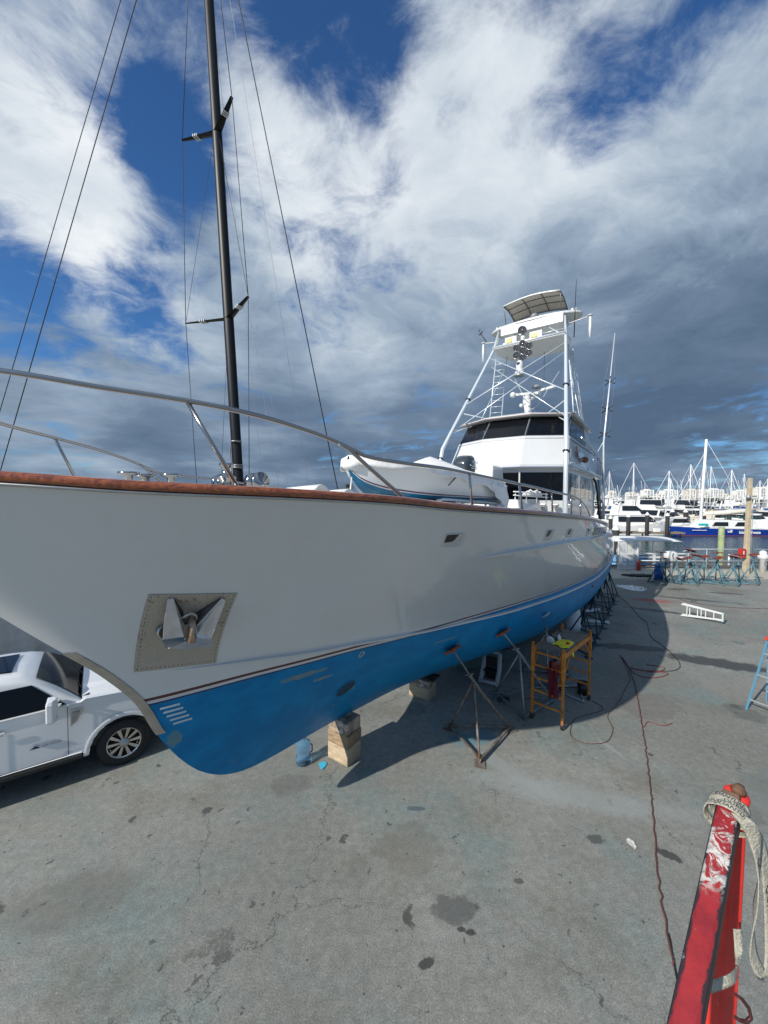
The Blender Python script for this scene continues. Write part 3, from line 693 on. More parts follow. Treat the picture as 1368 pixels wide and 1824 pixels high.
# bridge house
B0 = [(8.42,.86),(9.2,2.27),(15.8,2.27)]; B1 = [(9.12,.80),(9.89,2.14),(15.2,2.14)]; B2 = [(9.86,.78),(10.62,2.06),(14.7,2.05)]
mb = YB(); mb.rings([ring(B0, 6.2), ring(B1, 7.32)]); bridge = mb.build('bridge_house', M_wpaint, yacht)
mb = YB(); mb.rings([ring([(t-.05, b+.05) if b > .9 else (t-.06, b+.02) for t, b in B1], 7.19), ring([(t-.06, b+.06) if b > .9 else (t-.07, b+.02) for t, b in B1], 7.22), ring(B1, 7.27)])
mb.build('window_ledge', mat('pale_grey_trim', (.33,.34,.36), .5), bridge)
mb = YB(); mb.rings([ring(B1, 7.32), ring(B2, 8.14)]); cabw = mb.build('window_frame', mat('window_surround', (.10,.11,.12), .4), bridge)
F1 = [(B1[0][0], -B1[0][1])] + B1; F2 = [(B2[0][0], -B2[0][1])] + B2
def upwin(i, u0, u1, s, m=M_glass): return outslab(wallq(F1, 7.32, F2, 8.14, i, u0, u1, .03, .97, s), .012).build('window', m, bridge)
upwin(0, .02, .98, 1)
for s in (1, -1):
    upwin(1, .02, .97, s)
    for a, b in ((.015,.24),(.255,.46)): upwin(2, a, b, s)
    P_ = [wallq(F1, 7.32, F2, 8.14, 2, u, u, f, f, s)[0] for u, f in ((.475,.03),(.68,.03),(.65,.4),(.57,.75),(.475,.95))]
    outslab(P_, .012).build('window', M_glass, bridge)
    q4 = wallq(F1, 7.32, F2, 8.14, 2, .70, 1.0, .0, 1.0, s); outslab(q4, .02).build('side_panel', M_wpaint, bridge)
    mb = YB(); a, b = Vector((F1[1][0], F1[1][1]*s, 7.34)), Vector((F2[1][0], F2[1][1]*s, 8.12)); mb.bar(a + Vector((-.02,0,0)), b + Vector((-.02,0,0)), .022, .02); mb.build('mullion', M_grey, bridge)
for s, u in ((1,.35),(-1,-.35)):                   # wipers
    mb = YB(); mb.bar((9.25, u, 7.42), (9.62, u + .3 * s, 7.84), .012, .02); mb.build('wiper', M_grey, bridge)
R0 = [(9.60,.84),(10.42,2.2),(14.9,2.18)]
mb = YB(); mb.rings([ring(R0, 8.13), ring([(9.54,.86),(10.37,2.26),(14.95,2.22)], 8.16), ring([(9.54,.86),(10.37,2.26),(14.95,2.22)], 8.22), ring([(9.9,.7),(10.8,1.8),(14.7,1.8)], 8.33), ring([(10.6,.3),(11.4,.9),(14.0,.9)], 8.38)])
roof = mb.build('bridge_roof', M_wpaint, yacht)
mb = YB()
for s in (1, -1): mb.bar((9.535,.862*s,8.175), (10.365,2.262*s,8.175), .006, .018)
mb.bar((9.535,-.86,8.175), (9.535,.86,8.175), .006, .018)
mb.build('trim_line', mat('rust_red_line', (.22,.06,.05), .5), roof)
mb = YB(); mb.rings([ring([(11.0,1.2),(14.4,1.2)], z) for z in (8.36, 8.46)]); mb.build('roof_locker', M_wpaint, roof, bevel=.03)
# wood name board, small lights and grab rail on the bridge side
mb = YB(); mb.hexa([(10.3,2.29,6.98),(12.0,2.285,6.80),(12.0,2.285,6.56),(10.75,2.29,6.62)], [(10.3,2.33,6.98),(12.0,2.33,6.80),(12.0,2.33,6.56),(10.75,2.33,6.62)]); mb.build('name_board', M_varn, bridge)
mb = YB(); mb.lathe([(.10,0),(.13,.03),(.13,.10),(.08,.14)], (12.1,2.35,6.62), (1,0,0), 14); mb.build('side_light', M_varn, bridge)
mb = YB(); mb.box((9.62,2.262,6.62), (.10,.02,.34)); mb.build('vent_panel', M_grey, bridge)
for k, z in enumerate((7.10, 6.28)):
    mb = YB(); mb.bar((9.3,2.31,z), (15.4,2.31,z - .02), .03, .035); mb.build('rub_bead', M_grey if k == 0 else M_white, bridge)
# aft overhang supports seen past the house
for s in (1, -1):
    mb = YB(); mb.tube([(14.7,2.36*s,5.95),(15.3,2.38*s,5.8),(15.9,2.38*s,5.35),(16.3,2.4*s,4.6),(16.5,2.45*s,3.9)], .05, 8); mb.build('deck_support', M_black, yacht)
    mb = YB(); mb.tube([(16.9,2.3*s,6.0),(17.2,2.34*s,5.2),(17.6,2.4*s,4.0)], .04, 8); mb.build('deck_support', M_grey, yacht)
    mb = YB()
    for t in (15.9,16.6,17.2): mb.tube([(t,2.35*s,6.2),(t,2.35*s,7.0)], .02, 6)
    for z in (6.6,7.0): mb.tube([(15.8,2.35*s,z),(17.2,2.35*s,z)], .02, 6)
    mb.build('aft_rail', M_steel, yacht)
# foredeck console in front of the house
mb = YB(); mb.hexa([(5.9,-.75,4.5),(7.2,-.75,4.5),(7.2,.75,4.5),(5.9,.75,4.5)], [(6.3,-.65,6.05),(7.2,-.65,6.05),(7.2,.65,6.05),(6.3,.65,6.05)]); cons = mb.build('foredeck_locker', M_wpaint, yacht, bevel=.04)
mb = YB(); mb.rings([[(5.6,-1.9,4.55),(8.1,-1.9,4.5),(8.1,1.7,4.5),(5.6,1.7,4.55)],[(5.7,-1.8,5.0),(8.1,-1.8,5.0),(8.1,1.6,5.0),(5.7,1.6,5.0)]]); mb.build('trunk_cabin', M_wpaint, yacht, bevel=.05)
mb = YB()
for z in (5.12,5.22): mb.tube([(5.6,1.5,z),(7.9,1.9,z-.05)], .018, 6)
for t in (5.7,6.4,7.1,7.8): mb.tube([(t,1.5+(t-5.6)*.17,4.7),(t,1.5+(t-5.6)*.17,5.2)], .015, 6)
for k in range(9): mb.tube([(6.3+.13*k,1.55,5.14),(6.4+.13*k,1.65+.06*(k%3),5.24+.05*(k%2)),(6.5+.13*k,1.8,5.12)], .022, 5)
mb.build('gear_rack', M_canvas, yacht)
# ------------------------------------------------------------------ fishing tower
tower = YB(); legL = {}
def legp(z, s): return (tab([(4.5,7.95),(7,8.62),(11.83,12.14)], z), s * tab([(4.5,2.42),(7,2.28),(11.83,1.52)], z), z)
for s in (1, -1): tower.tube([legp(4.55, s), legp(7, s), legp(8.2, s), legp(11.83, s), (12.45, 1.42*s, 12.75)], [.08, .075, .07, .06, .035], 12)
tw = tower.build('tower_leg', M_tower, yacht)
mb = YB()
for s in (1, -1):
    for z in (6.6, 9.25): mb.lathe([(.10,-.03),(.12,0),(.10,.03)], legp(z, s), (.45,.1,1), 12)
    mb.tube([legp(5.6, -1), (8.4,-2.1,5.2), (8.5,-1.9,4.8)], .03, 6)
mb.build('collar', M_black, tw)
mb = YB()
for s in (1, -1):
    a = Vector(legp(11.4, s)); b = Vector(legp(9.0, -s)); mb.tube([a, b], .021, 6)
    mb.tube([Vector(legp(11.1, s)) + Vector((.3,0,0)), Vector(legp(7.9, -s)) + Vector((.3,0,0))], .016, 6)
    mb.tube([legp(7.7, s), (10.7, 1.5*s, 8.25)], .024, 6); mb.tube([legp(7.6, s), (10.2, 2.15*s, 8.2)], .018, 6)
    mb.tube([legp(8.6, s), (11.6, .7*s, 8.36)], .024, 6)
    mb.tube([(13.9,1.45*s,11.7),(13.2,.2*s,9.3),(12.2,-.9*s,8.36)], .014, 6)
    mb.tube([(13.8,1.4*s,11.7),(11.5,2.0*s,8.25)], .014, 6)
    mb.tube([(12.25,1.45*s,11.85),(12.7,.6*s,12.62)], .022, 6); mb.tube([(12.25,1.5*s,11.9),(12.75,1.5*s,12.6)], .03, 6)
    mb.tube([(13.5,1.2*s,11.8),(13.5,1.2*s,12.55)], .025, 6)
mb.build('cross_brace', M_tower, tw)
# ladders at the back of the tower
for s in (1, -1):
    lad = YB()
    A0, A1 = Vector((13.2,1.75*s,8.3)), Vector((13.2,1.42*s,11.8)); B0_, B1_ = Vector((14.05,1.95*s,8.3)), Vector((13.7,1.45*s,11.8))
    if s < 0: A0, A1, B0_, B1_ = Vector((12.9,-2.0,8.3)), Vector((13.1,-1.75,11.8)), Vector((13.0,-1.45,8.3)), Vector((13.2,-1.25,11.8))
    lad.tube([A0, A1], .026, 6); lad.tube([B0_, B1_], .026, 6)
    for k in range(1, 12): f = k / 12; lad.tube([A0.lerp(A1, f), B0_.lerp(B1_, f)], .014, 6)
    lad.build('ladder', M_tower, yacht)
mb = YB(); mb.tube([(14.2,2.0,8.2),(13.8,1.5,11.8)], .03, 6); mb.tube([(13.4,2.0,8.2),(13.6,1.5,10.6)], .02, 6); mb.build('rear_stay', M_tower, yacht)
# platforms
PF = [(12.05,1.50),(12.9,1.56),(14.0,1.25)]
mb = YB(); mb.rings([ring(PF, 11.80), ring([(12.0,1.53),(12.9,1.6),(14.05,1.28)], 11.83), ring([(12.0,1.53),(12.9,1.6),(14.05,1.28)], 11.90), ring(PF, 11.92)])
plat = mb.build('tower_platform', mat('platform_paint', (.74,.75,.74), .45, var=.05, scale=3), yacht)
mb = YB(); mb.tube([(12.0,-1.53,11.9),(12.0,1.53,11.9)], .05, 8); mb.tube([(12.1,.3,12.08),(12.1,1.5,12.08)], .016, 6); mb.build('front_rail', M_tower, plat)
for b in (-.72, .35):
    mb = YB(); mb.box((12.15,b,12.08), (.25,.52,.30)); bx = mb.build('light_box', M_white, plat, bevel=.02)
    mb = YB(); mb.box((12.005,b-.06,12.06), (.05,.26,.2)); mb.build('flood_light', M_yel, bx, bevel=.02)
mb = YB()
mb.lathe([(.10,0),(.10,.25),(.06,.3)], (12.1,-.2,11.92), (0,0,1), 12)
mb.build('light_pedestal', M_white, plat)
def lamp(c, r, axis, parent, name='searchlight'):
    mb = MB(); p = TL(*c); a = Vector(TL(*axis)).normalized()
    mb.lathe([(r*.45,-r*1.3),(r*.9,-r*.7),(r,0),(r,.03),(r*.86,.03),(r*.80,-.02)], p, a, 16, False); o = mb.build(name, M_steel, parent)
    mb = MB(); mb.lathe([(r*.84,-.01),(.001,.01)], p, a, 16, False); mb.build('lens', M_lens, o)
    mb = MB(); mb.ball(Vector(p) + a * .01, r*.2, 8, 6); mb.build('bulb', M_steel, o)
lamp((11.95,-.2,12.36), .19, (-1,-.1,-.25), plat)
for k in range(7):
    a = 2*pi*k/6
    cb, cz = (0, 0) if k == 6 else (.30*cos(a+.52), .30*sin(a+.52))
    lamp((11.78, -.12 + cb, 11.42 + cz), .145, (-1,-.12,-.3), plat)
mb = YB(); mb.tube([(12.05,-.12,11.85),(11.95,-.12,11.1)], .03, 6); mb.build('lamp_bracket', M_steelb, plat)
fl = YB(); fl.lathe([(.17,0),(.19,.06),(.17,.2),(.13,.22),(.14,.3),(.15,.45),(.11,.6),(.0,.66)], (11.4,-.12,10.25), (0,0,1), 16); fo = fl.build('thermal_camera', M_white, yacht)
mb = YB(); mb.ball((11.27,-.14,10.72), .075, 10, 7, (.5,1,1)); mb.build('lens', M_lens, fo)
mb = YB(); mb.lathe([(.20,0),(.2,.03)], (11.4,-.12,10.22), (0,0,1), 16); mb.build('camera_base', M_steelb, fo)
# helm pod at the top
mb = YB(); mb.rings([ring([(12.5,1.34),(14.1,1.2)], 12.55), ring([(12.5,1.34),(14.1,1.2)], 12.98)]); pod = mb.build('helm_pod', M_white, yacht, bevel=.02)
wing = []
for k in range(40):
    a = 2*pi*k/40; wing.append((13.15 + .95 * cos(a) * (1 if cos(a) > 0 else .72), 1.95 * (abs(sin(a)) ** .8) * (1 if sin(a) > 0 else -1)))
mb = YB(); mb.rings([[(t, b, z) for t, b in wing] if k != 1 and k != 2 else [(13.15+(t-13.15)*1.03, b*1.015, z) for t, b in wing] for k, z in enumerate((12.93,12.96,13.0,13.03))])
mb.build('pod_rim', M_white, pod)
mb = YB(); mb.rings([[(12.75+.5*(1-cos(a)) if 0 else 13.1 + (.45-k*.09) * cos(a), (.8 - k*.13) * sin(a) - .0, 13.02 + .075*k) for a in [2*pi*j/24 for j in range(24)]] for k in range(4)], True); mb.build('instrument_hood', M_white, pod)
mb = YB(); mb.ball((13.1,.0,13.34), .17, 12, 8, (1,1,.8)); mb.box((13.5,-.5,13.3), (.3,.3,.2)); mb.box((13.3,.75,13.2), (.35,.35,.22)); mb.build('covered_gear', M_grey, pod)
mb = YB()
for b in (-1.68,-1.52,1.6,1.75): mb.lathe([(.05,0),(.05,.08),(.07,.1),(.06,.18),(0,.2)], (13.0,b,13.02), (0,0,1), 10)
mb.build('nav_light', M_white, pod)
# canvas top on its frame
def cpt(u, v, dz=0): return (12.45 + 1.65 * u, -1.2 + 2.4 * v, 13.86 + .14 * sin(pi * v) + .10 * sin(pi * u) - .10*u + dz)
mb = YB(); mb.grid([[cpt(u / 8, v / 12) for v in range(13)] for u in range(9)]); can = mb.build('canvas_top', M_beige, yacht, solid=.02)
mb = YB()
for v in (0, 1/3, 2/3, 1): mb.tube([cpt(u / 8, v, -.025) for u in range(9)], .020, 6)
for u in (0, .33, .66, 1): mb.tube([cpt(u, v / 12, -.03) for v in range(13)], .018, 6)
for v, b in ((0,-1.2),(1,1.2)):
    mb.tube([cpt(.02, v, -.02), (12.9, b, 13.0)], .018, 6); mb.tube([cpt(1, v, -.02), (13.6, b, 13.0)], .018, 6)
mb.build('canvas_frame', mat('frame_grey', (.16,.155,.15), .4, metal=.4), can)
mb = YB(); mb.tube([cpt(0, v / 12, .0) for v in range(13)], .035, 6); mb.build('canvas_hem', M_white, can)
# aerials and horns on the tower
for b0, b1, z, s in ((1.55,2.35,12.55,1), (-1.45,-2.2,12.45,-1)):
    mb = YB(); mb.tube([(12.6,b0,z-.1),(12.6,b1,z)], .022, 6); mb.lathe([(.02,0),(.05,.05),(.06,.5),(.035,.85),(0,.88)], (12.6,b1,z), (0,0,-1), 10); mb.lathe([(.1,0),(.1,.03)], (12.6,b1,z), (0,0,1), 10); mb.build('aerial', M_white, yacht)
mb = YB(); mb.tube([(12.8,1.72,11.9),(12.8,1.74,13.0),(12.8,1.76,14.3)], [.022,.02,.008], 6); plab(mb.build('whip_aerial', M_black, yacht), 'thin black whip aerial beside the canvas top')
mb = YB(); mb.tube([(12.6,-2.05,12.5),(12.5,-2.3,12.9)], .02, 6); mb.tube([(12.5,-2.38,12.85),(12.5,-2.22,13.0)], .03, 6); mb.tube([(12.5,-2.42,13.0),(12.5,-2.34,13.12)], .02, 6); mb.build('wind_vane', M_black, yacht)
mb = YB(); mb.tube([(13.6,.35,11.8),(13.6,.35,10.6)], .012, 6); mb.ball((13.6,.35,10.5), .06, 8, 6, (1,1,1.5)); mb.build('hanging_line', M_grey, yacht)
# radar mast
mb = YB(); mb.tube([(12.3,.1,8.36),(12.15,.05,8.95),(12.1,.0,9.35)], [.20,.15,.17], 10); mb.tube([(12.1,0,9.3),(12.5,.35,9.6)], .08, 8); rm = mb.build('radar_mast', M_white, yacht)
mb = YB(); mb.lathe([(.14,-.1),(.16,0),(.16,.10),(.1,.14)], (12.1,.0,9.4), (0,0,1), 14); mb.obox((12.1,-.05,9.62), (.13,.5,0), (-.05,.013,0), (0,0,.05)); mb.ball((11.95,-.55,9.62), .13, 10, 6); mb.build('radar_scanner', M_white, rm)
mb = YB(); mb.obox((12.6,.5,9.82), (-.2,.62,.03), (.05,.02,0), (0,0,.05)); mb.lathe([(.16,0),(.17,.06),(.05,.14)], (12.5,.35,9.62), (0,0,1), 12); plab(mb.build('radar_scanner', M_white, rm), 'higher long scanner bar')
mb = YB(); mb.lathe([(.18,0),(.2,.04),(.1,.13),(.0,.14)], (12.5,.3,9.92), (0,0,1), 12); mb.build('dome_aerial', M_grey, rm)
for k in range(3):
    mb = YB(); mb.ball((12.0,-.2+.17*k,9.12+.08*(k%2)), .085, 8, 6); mb.build('loudhailer', M_white, rm)
# outrigger folded up, with spreader stars
def outrigger(s, base, top):
    base, top = Vector(base), Vector(top); mb = YB(); m_ = Vector((12.9, 2.91*s, 7.33)); at_ = lambda z: m_.lerp(top, (z - m_.z) / (top.z - m_.z))
    mb.tube([base, m_, top], [.055,.038,.012], 8); o = mb.build('outrigger', M_tower, yacht)
    for z_, L in ((7.7,.34),(8.72,.32),(9.82,.30)):
        c_ = at_(z_); mb = YB()
        for k in range(3):
            a = pi * k / 3 + .45; w = Vector((cos(a)*-.5, cos(a)*.75, sin(a)*.75)) * L; mb.tube([c_ - w, c_ + w], .02, 5)
        mb.build('spreader', M_black, o)
    mb = YB()
    for k in range(3):
        a = 2*pi*k/3; pts_ = [top] + [at_(f) + Vector((cos(a)*.2, sin(a)*.2, 0)) for f in (9.82,8.72,7.7)] + [m_]; mb.tube(pts_, .004, 4)
    mb.build('rigging_wire', M_grey, o)
outrigger(1, (12.9,2.98,4.2), (12.9,3.21,11.75))
mb = YB(); mb.tube([(12.9,2.9,6.5),(11.9,2.4,7.3),(11.2,2.35,7.4)], .03, 6); mb.tube([(12.4,2.4,6.2),(12.9,2.9,7.4)], .02, 6); mb.build('outrigger_arm', M_tower, yacht)
# name to keep track of the deck rail on the upper deck front corner
for b in (1.5, 1.9, 2.25):
    mb = YB(); mb.box((9.05 if b > 2 else 8.6, b + .1, 4.78), (.22,.18,.14)); mb.build('deck_cleat', M_steelb, yacht, bevel=.02)

# ================================================================== ANCHOR in its pocket
an = empty('anchor', YW(-3.2, .0, 3.6), 'stainless anchor with two pointed flukes stowed on the grey plate at the bow', 'anchor', atan2(DV.y, DV.x))
AO = Vector((-3.2, 0, 3.6))
M_anch = mat('anchor_steel', (.60,.60,.60), .28, metal=.6, var=.15, scale=5, dirt=(.16,.08,.04), damt=.7, dscale=5, dth=.62)
def ap(u, v, off):                                  # plate coordinates to anchor local
    t, b, z = platept(u, v, off); return (t + 3.2, -b, z - 3.6)
AP = {'Lt1':(-3.511,.881,3.983),'Lt2':(-3.457,.904,3.975),'Li':(-3.296,.806,3.636),'Lib':(-3.335,.856,3.548),'Lo':(-3.518,.793,3.557),'Lm':(-3.516,.808,3.685),'Lf1':(-3.528,.788,3.556),'Lf2':(-3.385,.56,3.365),'Lf3':(-3.266,.735,3.444),'Ld':(-3.316,.804,3.794),
 'Rt1':(-3.05,1.078,3.923),'Rt2':(-2.998,1.083,3.892),'Ro':(-3.076,.922,3.453),'Ri':(-3.225,.895,3.522),'Rit':(-3.205,.843,3.621),'Rd':(-3.21,.818,3.737),'Rf1':(-2.958,.74,3.304),'Rf2':(-3.174,.754,3.404),
 'C1':(-3.354,.539,3.35),'C2':(-3.306,.819,3.477),'C3':(-3.22,.842,3.447),'C4':(-2.967,.701,3.294),'C5':(-3.145,.61,3.297)}
PN = Vector((-.389, .7426, -.545))
def aface(names, th, back=None):                    # plate of steel whose outer face runs through the named points
    mb = MB(); A = [Vector(AP[k]) for k in names]; f = lambda p: (p.x + 3.2, -p.y, p.z - 3.6)
    mb.hexa([f(p - PN * th) for p in A], [f(p) for p in A]); return mb
M_dk = mat('weathered_steel_painted_shade', (.07,.07,.072), .45, metal=.6, dirt=(.16,.08,.04), damt=.6, dscale=6)  # anchor steel darkened in the colour for shaded back faces, with rust spots
lf = aface(['Lt1','Lt2','Li','Lib','Lo','Lm'], .02).build('fluke', M_anch, an, bevel=.006)
rf = aface(['Rt1','Rt2','Ro','Ri','Rit'], .02).build('fluke', M_anch, an, bevel=.006)
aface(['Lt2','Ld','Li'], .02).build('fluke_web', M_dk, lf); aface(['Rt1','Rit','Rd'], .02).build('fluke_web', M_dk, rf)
aface(['Lf1','Lib','Lf3','Lf2'], .03).build('fold', M_steel, lf, bevel=.006); aface(['Ri','Ro','Rf1','Rf2'], .03).build('fold', M_anch, rf, bevel=.006)
aface(['C1','Lf3','C2','C3','Rf2','C4','C5'], .05).build('crown', M_anch, an, bevel=.006)
mb = MB(); mb.tube([ap(.53,.26,.03), (-3.255+3.2,-.86,3.62-3.6), (-3.25+3.2,-.84,3.46-3.6)], .042, 10); mb.build('shank', mat('rusty_shank', (.34,.25,.17), .5, metal=.3, var=.5, scale=8, dirt=(.12,.04,.02), damt=.9, dscale=7, dth=.5), an)
mb = MB(); R0, R1, R2 = Vector((-.15,-.85,.15)), Vector((-.10,-.93,.20)), Vector((-.01,-.88,.11)); mb.tube([R0 + Vector((0,.06,-.03)), R0, R0.lerp(R1,.5) + Vector((.0,-.015,.01)), R1, R1.lerp(R2,.5) + Vector((.012,-.01,.015)), R2, R2 + Vector((0,.06,-.03))], .018, 8); mb.build('shackle', M_steel, an)
mb = MB(); mb.lathe([(.07,0),(.08,.05),(.07,.08)], ap(.24,.45,.02), tuple(Vector(ap(.24,.45,.1)) - Vector(ap(.24,.45,.0))), 14); mb.build('roller', M_steelb, an)

# ================================================================== TENDER on the foredeck
td = empty('tender_boat', YW(0, .65, 0), 'small white dinghy with blue bottom under a white cover on the yacht foredeck', 'dinghy', atan2(DV.y, DV.x))
tl = lambda t, b, z: (-.5 + (t + 1.15) * .87, -b, z - .10)
# bow at t -1.05 .. stern at 4.7 ; sections: (t, half beam at sheer, sheer z, chine half, chine z, keel z)
SEC = [(-1.15,.0,5.72,.0,5.60,5.58),(-1.0,.22,5.74,.04,5.42,5.38),(-.7,.48,5.72,.15,5.27,5.20),(-.3,.68,5.69,.32,5.18,5.08),(.4,.86,5.64,.52,5.12,5.00),(1.4,.96,5.59,.68,5.09,4.97),(2.6,1.0,5.54,.78,5.08,4.96),(3.6,1.0,5.50,.80,5.08,4.97),(4.5,.95,5.48,.78,5.08,4.98)]
def tsec(t, k):
    return stab([(s_[0], s_[k]) for s_ in SEC], t)
ts_ = [-1.15 + 5.65 * (i / 30) ** 1.25 for i in range(31)]
def side_rows(fs, off=0, s=1): return [[(t, s * (lerp(tsec(t,3), tsec(t,1), f ** .8) + (off if t > -1.1 else 0)), lerp(tsec(t,4), tsec(t,2), f)) for t in ts_] for f in fs]
mb = MB(tl)
for s in (1, -1): mb.grid(side_rows([.12,.3,.5,.7,.85,1], 0, s))
mb.poly([(4.5, .95*k, 5.46) if j else (4.5,.82*k,5.12) for k, j in ((-1,0),(1,0),(1,1),(-1,1))])
tn = mb.build('hull', mat('dinghy_gelcoat', (.74,.75,.74), .3, coat=.3), td)
mb = MB(tl)
for s in (1, -1): mb.grid(side_rows([0,.12], .0, s)); mb.grid([[(t, s * tsec(t,3) * f, lerp(tsec(t,5), tsec(t,4), f)) for t in ts_] for f in (0,.5,1)])
mb.poly([(4.5,-.82,5.12),(4.5,0,4.97),(4.5,.82,5.12)]); mb.build('bottom', mat('dinghy_blue', (.005,.14,.27), .3, coat=.3, var=.3, scale=2), td)
mb = MB(tl)
for s in (1, -1): mb.grid(side_rows([.15,.19], .006, s), False)
mb.build('stripe', mat('plum_stripe', (.12,.04,.10), .4), td)
mb = MB(tl)                                          # canvas cover, drooping over the gunwale
rows = []
for j in range(-12, 13):
    f = j / 12; row = []
    for i, t in enumerate(ts_):
        hb_ = tsec(t,1) + .03; zt = tsec(t,2) + .03
        peak = .42 * max(0, 1 - abs(t - 2.0) / 1.3) ** 1.2 * max(0, 1 - abs(f) * 1.25) + .30 * max(0, 1 - abs(t - 3.6) / 1.4) * max(0, 1 - abs(f) * 1.2)
        if abs(f) <= .75: row.append((t, hb_ * f / .75, zt + .05 * (1 - (f/.75)**2) + peak + .012 * sin(9*t + 3*f)))
        else:
            g_ = (abs(f) - .75) / .25; drop = (.08 + .08 * sin(t * 2.3) ** 2 + .10 * max(0, min(1, (t - .8) / 2.5)) + .16 * max(0, (t - 3.3))) * g_
            row.append((t - .04 * g_ * (i == 0), (1 if f > 0 else -1) * (hb_ + .02 * g_ + .012 * sin(11 * t)), zt - drop))
    rows.append(row)
mb.grid(rows); mb.ball((-1.02,0,5.66), .13, 14, 10, (1.6,1.5,.75)); cov_ = mb.build('boat_cover', M_canvas, td, solid=.012)
mb = MB(tl); rows = []
for j in range(0, 9):
    f = j / 8
    rows.append([(4.52 + .12 * sin(pi * i / 8) + .02*sin(5*j+i), -.98 + 1.96 * f, 5.60 - .62 * (i / 8) + .02 * sin(7 * f * i)) for i in range(9)])
mb.grid(rows); mb.build('stern_flap', M_canvas, td, solid=.012)
# cover's wrinkled tail hanging on the near side aft
mb = MB(tl); rows = []
for i in range(13):
    t = 3.2 + 1.35 * i / 12; rows.append([(t, 1.0 + .05 + .03 * sin(i * 1.4 + j) , 5.45 - (.55 * (i / 12) ** .7 + .05) * j / 6) for j in range(7)])
mb.grid(rows); mb.build('cover_flap', M_canvas, td, solid=.012)
mb = MB(tl); mb.tube([(-1.05,.0,5.45),(-1.3,.15,5.2),(-1.55,.35,4.95)], .014, 6); mb.build('bow_line', M_canvas, td)
mb = MB(tl); mb.tube([(.95,.93,5.36),(1.25,.95,5.52)], .018, 6); mb.build('fender_hook', M_grey, td)
# outboard motor tilted over the stern
ob = MB(tl); OC = (4.25, 0, 5.86)
prof = []
for k, (dx, hw, zlo, zhi) in enumerate(((-.42,.13,.02,.16),(-.36,.20,-.08,.28),(-.15,.24,-.14,.38),(.08,.24,-.16,.40),(.26,.21,-.14,.32),(.34,.13,-.08,.20))):
    R = []
    for a in [2*pi*j/16 for j in range(16)]:
        ca, sa = cos(a), sin(a); R.append((OC[0] + dx, hw * (abs(ca)**.6) * (1 if ca > 0 else -1), OC[2] + (zlo + zhi)/2 + (zhi - zlo)/2 * (abs(sa)**.6) * (1 if sa > 0 else -1)))
    prof.append(R)
ob.rings(prof, True); ow = ob.build('outboard_motor', mat('charcoal_cowl', (.035,.045,.055), .25, coat=.5), td)
text_mesh('YAMAHA', .125, 'lettering', M_white, ow, lambda x, y: Vector(tl(OC[0] - .24 + x*.98 , .262, OC[2] + .16 + y)))
mb = MB(tl); mb.obox((OC[0]-.02,.25,OC[2]+.08), (.27,0,-.03), (0,.006,0), (0,0,.012)); mb.obox((OC[0]+.04,.25,OC[2]+.02), (.2,0,-.02), (0,.006,0), (0,0,.008)); mb.build('cowl_stripe', M_white, ow)
mb = MB(tl); mb.tube([(4.3,0,5.74),(4.6,0,5.45),(4.85,0,5.1)], [.12,.09,.06], 8); mb.build('motor_leg', M_grey, ow)
mb = MB(tl)
for s in (1, -1):
    mb.tube([(.6,.75*s,4.85),(.75,.78*s,5.1),(1.0,.8*s,5.13),(4.2,.85*s,5.05),(4.3,.85*s,4.75)], .03, 6)
    for t in (1.6,2.6,3.5): mb.tube([(t,.82*s,5.1),(t,.82*s,4.72)], .024, 6)
for t in (1.0,3.9): mb.tube([(t,-.85,4.9),(t,.85,4.9)], .03, 6)
cr = mb.build('boat_cradle', M_tower, None, YW(0,.65,-.04), rz=atan2(DV.y, DV.x)); tag(cr, 'low pale metal cradle carrying the covered dinghy on the yacht deck', 'boat cradle')
# ================================================================== SUPPORTS UNDER THE YACHT
YROT = atan2(DV.y, DV.x)
def timber(t, b, z, dx, dy, dz, label, rot=0., m=M_timber, name='timber_block'):
    mb = MB(); mb.box((0,0,dz/2), (dx,dy,dz)); o = mb.build(name, m, None, YW(t, b, z), bevel=.015, rz=YROT + rot); return tag(o, label, 'timber block', 'timber blocks under the keel')
M_tim2 = wood('dark_old_timber', (.07,.05,.035), (.16,.115,.075), .9, 0, (3,3,30), 1.2, .5)
M_timp = wood('pale_cut_timber', (.36,.27,.17), (.56,.44,.29), .85, 0, (3,3,26), 1.1, .4)
M_pblock = mat('paint_smeared_timber', (.30,.23,.16), .85, var=.5, scale=5, dirt=(.60,.56,.50), damt=.8, dscale=3.5, dth=.5)
timber(.13,.02,.012,.40,.50,.33,'lowest pale square timber of the stack nearest the bow', .0, M_timp)
timber(.13,.03,.345,.41,.50,.24,'middle timber in the stack nearest the bow', .03)
timber(.13,.02,.588,.40,.48,.24,'top timber touching the keel in the stack nearest the bow', -.02, M_pblock)
timber(.25,-.15,.0,.62,.12,.012,'thin dark board lying under the stack nearest the bow', .2, M_tim2)
timber(3.1,.05,.0,.42,.56,.30,'lower square timber of the second stack from the bow', 0, M_timp)
timber(3.1,.05,.302,.42,.58,.17,'paint smeared timber on top of the second stack from the bow', 0, M_pblock)
timber(3.15,.12,.474,.42,.62,.04,'thin dark shim board under the keel on the second stack', .05, M_tim2)
for t, w in ((5.3,'third'),(8.2,'fourth'),(11.0,'fifth'),(14.2,'sixth'),(17.5,'seventh')):
    timber(t,.05,.0,.45,.6,keel(t) - .02,'dark square timber carrying the keel, %s support from the bow' % w, .02, M_tim2)
M_jack = mat('worn_blue_steel', (.08,.17,.21), .6, metal=.3, var=.35, scale=6, dirt=(.17,.10,.06), damt=.8, dscale=4, dth=.5)
